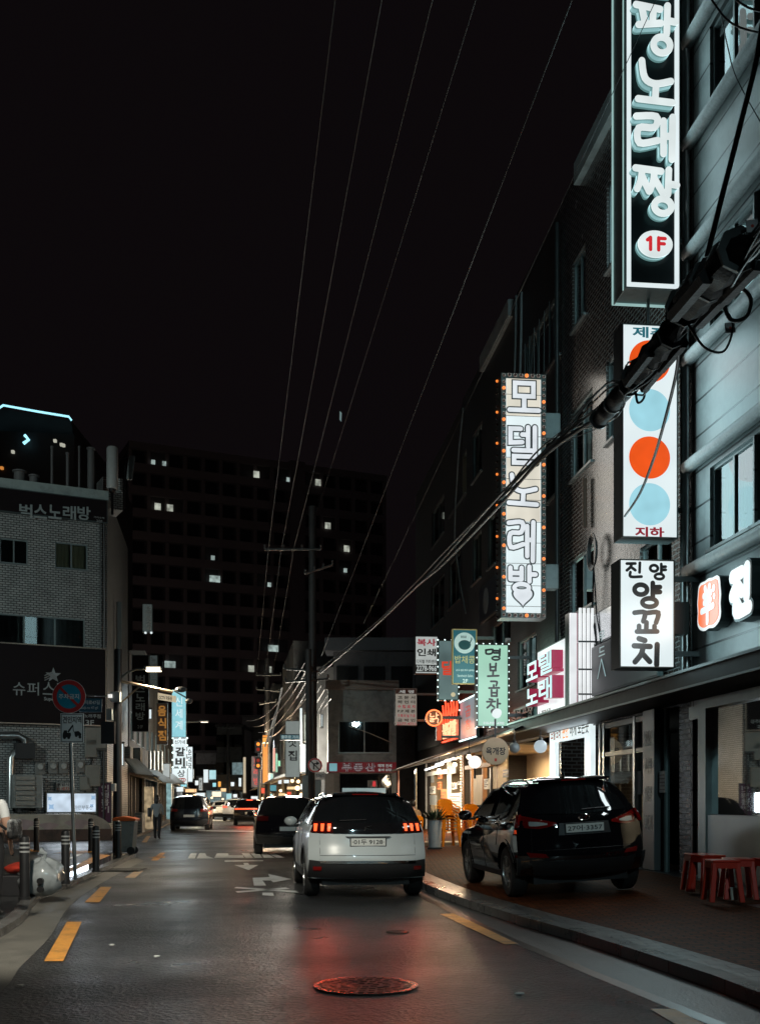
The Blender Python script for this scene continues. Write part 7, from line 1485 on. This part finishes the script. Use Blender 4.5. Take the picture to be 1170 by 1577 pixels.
loop([P(1190, 20, 12), P(1150, 10, 12), P(1110, -20, 12)], .012, 'thin cable curving at the top right window')
loop([P(1090, -10, 13), P(1115, 25, 13), P(1140, 42, 13), P(1180, 52, 13)], .012, 'thin cable sagging across the top right window')
loop([P(1110, 20, 14), P(1120, 70, 14.5), P(1134, 120, 15), P(1175, 195, 15)], .008, 'hair-thin wire zigzagging down the pale panels')
c = P(1130, 520, 12); 
for px, py, Z, lb in ((1158, 348, 10.4, 'small white tag with a red dot by the right edge cables'), (1124, 505, 12, 'crumpled white tag with a red dot under the splice case')):
    c = P(px, py, Z); t = T('cable_tag', lb, 'tag', W0, c, 'white tags on the cables'); b = B(); b.prism([(-.05, -.06), (.06, -.05), (.05, .07), (-.06, .05)], -.005, .005, 'y'); b.v = [(x+c.x, y+c.y, z+c.z) for x, y, z in b.v]; b.part('tag', M('tag pale', (.45, .44, .44), .5), t); b = B(); b.lathe([(.015, -.008), (.015, -.006)], c, 12, 'y'); b.part('red_dot', M('red print', 0), t)
# tangled drops at the poles
for i in range(9):
    x0 = 470+i*5; a = P(x0, 1020+7*i, 44.5); q = P(380+i*9, 1110+9*(i % 4), 70+i*4); wire([a, q], .022, ('first', 'second', 'third', 'fourth', 'fifth', 'sixth', 'seventh', 'eighth', 'ninth')[i]+' slack service wire from the top, strung past the utility pole', 'service_wire', sag=.7, group='service wires strung along the far street', extra=WIREG if i % 3 == 0 else None)
for (x0, y0, z0, x1, y1, z1, lb) in ((432, 1075, 60, 408, 1150, 62, 'pale guy cable beside the traffic light'), (434, 1060, 58, 415, 1150, 64, 'second pale guy cable right of the traffic light')): wire([P(x0, y0, z0), P(x1, y1, z1)], .05, lb, 'guy_cable', extra=M('pale guard tube', (.4, .42, .42), .5))

# small lights and blank lit boards of the far street
WL = E('small warm globe', (1, .7, .38), 3.0); first = None
for i, (px, py, Z) in enumerate(((464, 1224, 58), (450, 1203, 60), (459, 1204, 58), (310, 1237, 88), (303, 1234, 84), (318, 1230, 100), (326, 1229, 108), (296, 1229, 78), (334, 1235, 112), (343, 1231, 118), (288, 1226, 74), (352, 1228, 120), (412, 1222, 84), (420, 1227, 80), (432, 1218, 70), (428, 1230, 76), (440, 1226, 64), (404, 1230, 92), (298, 1240, 82), (322, 1238, 104), (282, 1236, 70), (446, 1232, 62))):
    c = P(px, py, Z)
    if first is None:
        first = T('festoon_lamp', 'tiny warm lamp glowing among the far shopfronts', 'lamp', W0, c, 'small warm lamps along the far street'); b = B(); b.ball(c, .1, 10); b.part('bulb', WL, first, smooth=60); b = B(); b.cyl(c+V((0, 0, .09)), c+V((0, 0, .25)), .04, 8); b.part('socket', BLACK, first)
    else: dup(first, c, 0)
for (px, py, Z, pw, lb) in ((458, 1214, 57, 260, 'bright warm lamp over the far shop awning left of the poles'), (300, 1226, 80, 300, 'bright warm lamp over the far left shopfronts'), (416, 1216, 82, 260, 'bright warm lamp below the amber sign')): globe(px, py, Z, .13, WL, lb, pw*4, (1, .75, .45))
fsign('lit_pillar', 'slim cream self-lit pillar left of the traffic light', (374, 1166, 379, 1222), 90, E('cream self-lit', (.6, .5, .34), .8), None)  # lamp-lit pillar: the lamplight on it is put in as its own glow
fsign('teal_box_sign', 'small teal lit box below the amber sign', (413, 1191, 421, 1204), 73, E('teal lit', (.1, .35, .42), .8), None)
fsign('lower_teal_sign', 'lower wide teal sign by the far right shops', (411, 1209, 426, 1219), 74, E('teal lit', 0), None)
fsign('far_cool_sign', 'dim cool sign on the far left just right of the white box sign', (322, 1186, 333, 1201), 102, E('cyan sign', 0, .9), None, k=1)
fsign('far_warm_sign', 'wide warm white sign in the far centre above the cars', (326, 1219, 341, 1228), 112, E('warm white sign', (1, .85, .62), 1.2), None, k=2, col=(1, .85, .6))
fsign('slim_white_sign', 'slim white vertical sign left of the mint sign', (408, 1210, 411, 1236), 76, WACR, None, k=1)
fsign('blank_white_sign', 'white lit sign edge beside the tall utility pole', (493, 1100, 498, 1120), 48, WPAP, None, k=1)

rg = random.Random(11)
for k in range(9):
    l = [p+V((rg.uniform(-.12, .12), 0, rg.uniform(-.2, .26))) for p in (bp(1300, 215), bp(1170, 362), P(1120, 420, 11.2), bp(1090, 440), P(1045, 500, 12.3), bp(1010, 545), P(975, 585, 13.8), bp(945, 620))]+[bp(840, 697)+V((0, 0, rg.uniform(-.1, .15))), bp(768, 770)]
    b = B(); b.tube(smoothline(l, 5), rg.choice((.007, .009, .013)), 5); b.solo('tangled_wire', CABLE, 'thin tangled black wire lashed along the splice cases', 'wire', W0, tuple(l[3]), 'tangled wires on the splice cases', smooth=60)
globe(722, 1166, 28.4, .07, E('bare bulb', (1, .8, .55), 3), 'small bare bulb hanging under the awning before the yellow chairs', 160, (1, .74, .45))
globe(700, 1178, 30.5, .07, E('bare bulb', 0), 'second small bare bulb farther under the awning', 160, (1, .74, .45))
globe(676, 1187, 33.5, .07, E('bare bulb', 0), 'third small bare bulb at the far end of the awning', 120, (1, .74, .45))

KS = {'white': (.78, .86, .88), 'cyan': (.3, .66, .74), 'warm': (1, .66, .34), 'red': (.9, .1, .05), 'amber': (1, .42, .08), 'green': (.25, .7, .45)}
for (c_, px, py, w_, h_, Z) in (('white', 441, 1204, 8, 5, 66), ('white', 431, 1203, 5, 9, 72), ('warm', 449, 1214, 14, 4, 62), ('warm', 434, 1224, 10, 4, 74), ('cyan', 417, 1226, 8, 6, 84), ('white', 466, 1212, 6, 8, 57), ('white', 296, 1192, 4, 14, 84), ('white', 303, 1206, 5, 7, 92), ('cyan', 283, 1209, 9, 6, 74),
    ('warm', 315, 1235, 14, 4, 92), ('warm', 344, 1217, 8, 5, 118), ('white', 358, 1208, 5, 6, 116), ('amber', 338, 1208, 4, 8, 120), ('red', 405, 1218, 5, 8, 90), ('green', 430, 1176, 3, 8, 73), ('red', 445, 1222, 6, 4, 68), ('white', 277, 1216, 10, 7, 72), ('cyan', 330, 1209, 5, 6, 112), ('warm', 291, 1233, 8, 4, 80), ('amber', 408, 1140, 7, 7, 71.5), ('white', 450, 1228, 10, 3, 64), ('white', 362, 1226, 6, 5, 118)):
    q0, q1 = P(px-w_/2, py-h_/2, Z), P(px+w_/2, py+h_/2, Z); t = T('shop_sign', 'small %s lit shop sign far down the street' % c_, 'sign', W0, ((q0.x+q1.x)/2, Z, q1.z), 'small lit signs far down the street')
    b = B(); b.box(q0.x-.04, q1.x+.04, Z+.005, Z+.25, q1.z-.04, q0.z+.04); b.part('casing', CASED, t); b = B(); b.box(q0.x, q1.x, Z-.02, Z, q1.z, q0.z); b.part('face', E('far %s face' % c_, KS[c_], 1.15, var=.3, scale=2), t)
# ------------------------------------------------------------------ people
def person(label, loc, rz, J, mats, hair=None, group=None, extra_r=None):
    """one continuous skinned body; colours follow the garments; J: joint positions (facing -y)"""
    R = dict(pel=.145, wai=.14, che=.15, nec=.055, hea=.088, top=.075, hl=.1, kl=.072, al=.055, fl=.035, tl=.028, sl=.075, el=.05, wl=.03, pl=.028)
    ed = [('pel', 'wai'), ('wai', 'che'), ('che', 'nec'), ('nec', 'hea'), ('hea', 'top')]
    for s_ in 'lr': ed += [('pel', 'h'+s_), ('h'+s_, 'k'+s_), ('k'+s_, 'a'+s_), ('a'+s_, 'f'+s_), ('f'+s_, 't'+s_), ('che', 's'+s_), ('s'+s_, 'e'+s_), ('e'+s_, 'w'+s_), ('w'+s_, 'p'+s_)]
    names = [k for k in J]; vs = [V(J[k]) for k in names]; rad = [R.get(k, R.get(k[0]+'l', .03)) for k in names]; es = [(names.index(a), names.index(c)) for a, c in ed if a in J and c in J]
    for s_ in 'lr':   # fingers and thumb from the palm
        if 'p'+s_ in J:
            p = V(J['p'+s_]); w_ = V(J['w'+s_]); d = (p-w_).normalized(); sd = d.cross(V((0, 1, 0))); sd = sd.normalized() if sd.length > .1 else V((1, 0, 0)); ip = names.index('p'+s_)
            for k, (o, L_) in enumerate(((-.026, .06), (-.009, .075), (.009, .07), (.026, .055))):
                a = p+sd.cross(d)*o+d*.03; n0 = len(vs); vs += [a, a+d*L_*.55, a+d*L_+V((0, -.012, 0))]; rad += [.0105, .0095, .008]; es += [(ip, n0), (n0, n0+1), (n0+1, n0+2)]
            a = w_.lerp(p, .5); n0 = len(vs); vs += [a+sd.cross(d)*-.045+d*.02, a+sd.cross(d)*-.055+d*.05]; rad += [.012, .009]; es += [(ip, n0), (n0, n0+1)]
    me = bpy.data.meshes.new('body'); me.from_pydata([tuple(v) for v in vs], es, []); ob = bpy.data.objects.new('body', me); C.objects.link(ob)
    md = ob.modifiers.new('skin', 'SKIN'); md.branch_smoothing = .6; md.use_smooth_shade = True; sb = ob.modifiers.new('sub', 'SUBSURF'); sb.levels = sb.render_levels = 2
    sv = me.skin_vertices[0].data
    for i, r in enumerate(rad):
        f = (1.25, .85) if names[i:i+1] and names[i] in ('pel', 'wai', 'che') else (1, 1); sv[i].radius = (r*f[0], r*f[1])
    sv[names.index('pel')].use_root = True
    dg = bpy.context.evaluated_depsgraph_get(); m2 = bpy.data.meshes.new_from_object(ob.evaluated_get(dg)); bpy.data.objects.remove(ob)
    t = T('person', label, 'person', W0, loc, group, rz); o = bpy.data.objects.new('body', m2); C.objects.link(o); o.parent = t.e
    sk, sh, tr, so = mats; m2.materials.clear()
    for m in mats: m2.materials.append(m)
    base = [(n_, V(J[n_])) for n_ in J]
    hem, slv = V(J['pel']).z-.04, .62
    for p in m2.polygons:
        c = p.center; kd = sorted(base, key=lambda q: (q[1]-c).length); k = kd[0][0]; mi = 1
        if k[0] in 'wp' and k not in ('wai', 'pel') and (kd[0][1]-c).length > .085: k = next(q[0] for q in kd if q[0][0] not in 'wp' or q[0] in ('wai', 'pel'))
        if k in ('hea', 'top'): mi = 0
        elif k == 'nec': mi = 0 if c.z > J['nec'][2]-.02 else 1
        elif k[0] in 'wp' and k not in ('wai', 'pel'): mi = 0
        elif k[0] == 'e': mi = 0 if J.get('short') or (c-V(J['s'+k[1]])).length > .2 and mats[1].name.endswith('tee') else 1
        elif k[0] in 'ft': mi = 3
        elif k[0] in 'hka' and k not in ('hea',): mi = 2
        elif k == 'pel': mi = 2 if c.z < hem else 1
        p.material_index = mi; p.use_smooth = True
    h = V(J['hea'])
    b = B()
    if hair:
        b.ball((h.x, h.y+.018, h.z+.045), .105, 16, (.9, 1.0, 1.05)); 
        if hair == 'long': b.ball((h.x, h.y+.05, h.z-.06), .1, 14, (.95, .7, 1.5))
        hb = bpy.data.objects.new('hair', b.mesh('hair', M('dark hair', (.012, .01, .009), .5), (0, 0, 0), 60)); C.objects.link(hb); hb.parent = t.e
    b = B(); f = h.y-.088
    b.ball((h.x, f-.012, h.z-.002), .016, 8, (.7, 1, 1.2))
    for s_ in (-1, 1): b.ball((h.x+s_*.09, h.y, h.z), .025, 8, (.4, .8, 1.2))
    fo = bpy.data.objects.new('nose_and_ears', b.mesh('face', sk, (0, 0, 0), 60)); C.objects.link(fo); fo.parent = o
    b = B()
    for s_ in (-1, 1): b.ball((h.x+s_*.034, f+.004, h.z+.022), .011, 8, (1.2, .6, .8))
    b.box(h.x-.022, h.x+.022, f-.001, f+.01, h.z-.048, h.z-.042); fo = bpy.data.objects.new('eyes_and_mouth', b.mesh('face', M('face ink', (.05, .02, .018), .5), (0, 0, 0))); C.objects.link(fo); fo.parent = o
    return t
def stand(h=1.0, stride=0, arm=0.0):
    k = h; J = dict(pel=(0, 0, .93*k), wai=(0, 0, 1.08*k), che=(0, .01, 1.32*k), nec=(0, .01, 1.47*k), hea=(0, -.01, 1.59*k), top=(0, 0, 1.68*k))
    for s_, sg in (('l', -1), ('r', 1)):
        d = stride*sg; J.update({'h'+s_: (sg*.1, 0, .88*k), 'k'+s_: (sg*.1, -d*.55-.02, .5*k), 'a'+s_: (sg*.1, -d+.03, .09*k+(.06 if d < 0 else 0)), 'f'+s_: (sg*.105, -d-.06, .045), 't'+s_: (sg*.11, -d-.14, .04),
          's'+s_: (sg*.165, .01, 1.375*k), 'e'+s_: (sg*.225, .03+d*.35, 1.11*k), 'w'+s_: (sg*.235, -.03+d*.6-arm*.1, .89*k), 'p'+s_: (sg*.235, -.05+d*.65-arm*.1, .82*k)})
    return J
SKIN = M('skin', (.42, .25, .18), .5, var=.08); TEE = M('white tee', (.6, .62, .62), .8, var=.1, bump=.3, bscale=20); TROU = M('black trousers', (.012, .012, .014), .8, bump=.2); SHOE = M('dark shoes', (.02, .02, .02), .5)
GTEE = M('grey jacket', (.2, .22, .23), .8, var=.15, bump=.3, bscale=20); TAN = M('tan tee', (.34, .22, .12), .8, var=.1); MARO = M('maroon top', (.12, .02, .035), .8)
c = GL(-16, 1412); J = stand(1.0, .04); t = person('person in a white tee with a black sling bag, cut by the left edge', c, radians(172), J, (SKIN, TEE, TROU, SHOE), 'short')
b = B(); b.tube([(.17, -.17, 1.42), (.0, -.2, 1.25), (-.24, -.14, 1.08), (-.26, .1, 1.05), (-.1, .2, 1.2), (.14, .16, 1.42)], .018, 6); s_ = b.mesh('strap', BLACK, (0, 0, 0), 60); o = bpy.data.objects.new('sling_strap', s_); C.objects.link(o); o.parent = t.e
b = B(); b.box(-.36, -.27, -.15, .14, .93, 1.17); o = bpy.data.objects.new('sling_bag', b.mesh('bag', M('printed bag', (.012, .012, .013), .6, scale=16, dirt=(.45, .47, .47)), (0, 0, 0))); C.objects.link(o); o.parent = t.e; bev(o, .05)
c = G(242, 1293); t = person('pedestrian in a grey jacket and black trousers walking away beside the left-hand parked car', c, radians(175), stand(.96, .1), (SKIN, GTEE, TROU, SHOE), 'long')
b = B(); b.box(.22, .34, -.12, .16, .85, 1.2); o = bpy.data.objects.new('shoulder_bag', b.mesh('bag', BLACK, (0, 0, 0))); C.objects.link(o); o.parent = t.e; bev(o, .04)
def sit():
    J = dict(pel=(0, .05, .5), wai=(0, .06, .65), che=(0, .02, .9), nec=(0, -.01, 1.05), hea=(0, -.04, 1.17), top=(0, -.03, 1.26))
    for s_, sg in (('l', -1), ('r', 1)): J.update({'h'+s_: (sg*.1, .0, .48), 'k'+s_: (sg*.13, -.42, .5), 'a'+s_: (sg*.13, -.4, .1), 'f'+s_: (sg*.135, -.48, .045), 't'+s_: (sg*.14, -.56, .04), 's'+s_: (sg*.19, .01, .99), 'e'+s_: (sg*.24, -.08, .74), 'w'+s_: (sg*.15, -.3, .72), 'p'+s_: (sg*.12, -.36, .73)})
    return J
def stoolfor(c, label, rz): dup(st, c+V((0, .03, 0)), rz, label, 'red plastic stools by the shop window')
c = GP(641, 1304); c.x -= .1; person('person in a tan tee seated with their back to the street under the awning', c, radians(200), sit(), (SKIN, TAN, TROU, SHOE), 'short')
dup(ch, c+V((.0, -.02, .02)), radians(200), 'yellow plastic armchair under the seated person in tan', 'stacked yellow plastic chairs')
q = RF.world(RF.hit(1162, 1232, -.75)[0]+.1, .85, .3); person('person in a maroon top seated inside the nearest shop window', q, radians(-95), sit(), (SKIN, MARO, TROU, SHOE), 'short')
dup(st, q, 0, 'red plastic stool inside the nearest shop under the person in maroon', 'red plastic stools by the shop window')
c = G(312, 1268); person('tiny distant pedestrian in a red top on the left of the far street', c, radians(170), stand(.95, .06), (SKIN, M('red top', (.4, .03, .03), .8), TROU, SHOE), 'short')
c = G(421, 1279); person('dark-haired pedestrian in black standing beyond the black car in the lane', c, radians(10), stand(.98), (SKIN, M('black top', (.015, .015, .016), .8), TROU, SHOE), 'short')
# ------------------------------------------------------------------ street lamps beyond the frame, and added ones down the street
def street_lamp(x, y, h, reach, power, col, label, rz=0.0, spot=155, aim=None):
    t = T('street_lamp', label, 'street lamp', W0, (x, y, 0)); s_ = 1 if reach > 0 else -1
    b = B(); b.tube([(x, y, 0), (x, y, h*.5), (x, y, h-.4), (x+reach*.15, y, h-.05), (x+reach, y, h)], [.09, .07, .055, .045, .04], 10); b.part('pole', GREY, t, smooth=60)
    b = B(); b.box(x+reach-.3, x+reach+.35, y-.14, y+.14, h-.02, h+.1); o = b.part('lamp_head', GREY, t, bevel=.02); b = B(); b.box(x+reach-.2, x+reach+.28, y-.1, y+.1, h-.05, h-.022); b.part('lamp_glass', E('lamp glass '+str(col), col, 3), t, parent=o)
    l = lamp(t, 'SPOT' if spot else 'POINT', (x+reach+.05, y, h-.3), power, col, spot=spot, r=.3)
    if aim: l.rotation_euler = (V(aim)-V((x+reach, y, h))).to_track_quat('-Z', 'Y').to_euler()
    return t
street_lamp(-5.6, 6.5, 8.0, 2.2, 4300, (1, .94, .8), 'street lamp on the left pavement near the camera, outside the view', spot=52, aim=(-3.2, 14, 0))
street_lamp(5.4, -5, 8.5, -2.2, 2000, (.62, .93, 1), 'cool street lamp behind the camera on the right pavement', spot=34, aim=(.4, 18, 1.0))
street_lamp(-21, 21, 9.5, 1.5, 4300, (.8, .95, .93), 'cool street lamp at the side street beyond the left edge', spot=58, aim=(-14, 41, 7.5))
street_lamp(-14.6, 78, 7, 2.2, 1200, (1, .85, .65), 'added warm street lamp far down the left pavement')  # added lamp, put in to light the far end of the street
street_lamp(-7.6, 96, 7, -2, 1000, (.9, .95, 1), 'added cool street lamp far down the right pavement')  # added like the one opposite, for light on the far street
street_lamp(-30, 128, 9, 2, 420, (1, .85, .8), 'added street lamp lighting the apartment slab from the left', spot=None)  # added lamp that lifts the apartment front above the dark sky
street_lamp(4, 128, 9, -2, 360, (1, .85, .8), 'added street lamp lighting the apartment slab from the right', spot=None)  # second added lamp for the apartment front

rg = random.Random(5)
for i, (px, py, lb) in enumerate(((800, 1531, 'white paper scrap in the right gutter'), (33, 1519, 'tiny white scrap at the left edge of the asphalt'), (241, 1474, 'pale leaf-like scrap in the middle of the near lane'), (172, 1456, 'small scrap beside the long yellow dash'), (782, 1415, 'bright scrap at the foot of the right kerb'), (775, 1414, 'second tiny scrap at the foot of the right kerb'))):
    c = G(px, py, .006); b = B(); m = 7; b.prism([(c.x+rg.uniform(.02, .045)*cos(2*pi*k/m), c.y+rg.uniform(.02, .05)*sin(2*pi*k/m)) for k in range(m)], .006, .014); b.solo('litter', M('scrap paper', (.6, .6, .58), .7), lb, 'litter', W0, c)
street_lamp(-24, 112, 8, 2, 16000, (.95, .95, .9), 'added street lamp lighting the grey end building', spot=80, aim=(-17, 130, 5))  # added lamp, aimed to brighten the end building's walls
# clutter on the left shop row
def lsbox(name, label, cat, px0, py0, px1, py1, Z, mat, dep=.5, slats=0, inner=None):
    a, c = P(px0, py0, Z), P(px1, py1, Z); t = T(name, label, cat, W0, ((a.x+c.x)/2, Z, c.z)); b = B(); b.box(a.x, c.x, Z, Z+dep, c.z, a.z); o = b.part('body', mat, t, bevel=.02)
    if slats:
        for k in range(slats): z = lerp(c.z, a.z, (k+.5)/slats); b = B(); b.box(a.x+.05, c.x-.05, Z-.03, Z-.001, z-.03, z+.03); b.part('slat', GREY, t, parent=o)
    else: b = B(); b.box(a.x+.06, c.x-.06, Z-.02, Z-.001, c.z+.06, a.z-.06); b.part('panel', inner or M('panel pale', (.3, .33, .32), .5, dirt=(.12, .13, .13)), t, parent=o)
    return t
lsbox('wall_box', 'pale box sign without lit letters under the black vertical sign', 'sign', 205, 1152, 216, 1182, 49, CASED)
lsbox('condenser_unit', 'dark condenser standing by the shop wall left of the pedestrian', 'air conditioner', 207, 1252, 219, 1283, 47.5, M('condenser casing', 0), .6, 7)
lsbox('condenser_unit', 'small condenser under the black vertical sign on the left row', 'air conditioner', 190, 1150, 201, 1168, 46.5, M('condenser casing', 0), .5, 5)
lsbox('shop_door_light', 'warm lit shop doorway behind the pedestrian', 'shopfront', 222, 1212, 236, 1280, 53, E('warm doorway', (.55, .42, .25), .55, var=.7, scale=3), .2, 0, E('warm doorway', 0))
lsbox('cool_doorway', 'cool lit doorway left of the dark tall car', 'shopfront', 256, 1205, 264, 1262, 62, E('cool doorway', (.3, .5, .52), .6, var=.7, scale=3), .2, 0, E('cool doorway', 0))
for k, x in enumerate((231, 237, 243, 249)):
    a, c = P(x, 1157, 55+k), P(x, 1187, 55+k); b = B(); b.tube([a, c], .09, 8); b.solo('steel_flue', STEEL, 'upright steel flue in the row of four below the amber-lettered sign', 'pipe', W0, tuple(c), 'steel flues on the left row', smooth=60)
for i, (x0, y0, x1, y1, Z, lb) in enumerate(((184, 1172, 210, 1190, 46, 'grey tilted shop awning right of the dark pole'), (218, 1190, 250, 1204, 53, 'dirty tilted shop awning above the pedestrian'), (248, 1196, 268, 1206, 60, 'small pale shop awning behind the pedestrian'))):
    a, c = P(x0, y0, Z), P(x1, y1, Z); t = T('shop_awning', lb, 'awning', W0, ((a.x+c.x)/2, Z, c.z)); b = B(); b.add([(a.x, Z+.6, a.z+.2), (a.x+.1, Z+3, a.z+.2), (c.x+.1, Z+3, c.z), (c.x, Z, c.z)], [(0, 1, 2, 3)]); b.add([(a.x, Z+.6, a.z+.14), (a.x+.1, Z+3, a.z+.14), (c.x+.1, Z+3, c.z-.06), (c.x, Z, c.z-.06)], [(0, 1, 2, 3)]); b.part('sheet', M('awning sheet', (.2, .22, .22), .5, dirt=(.08, .09, .09)), t); b = B(); b.tube([(a.x, Z+.6, a.z+.17), (c.x, Z, c.z-.03)], .04, 6); b.part('edge_rail', STEEL, t)
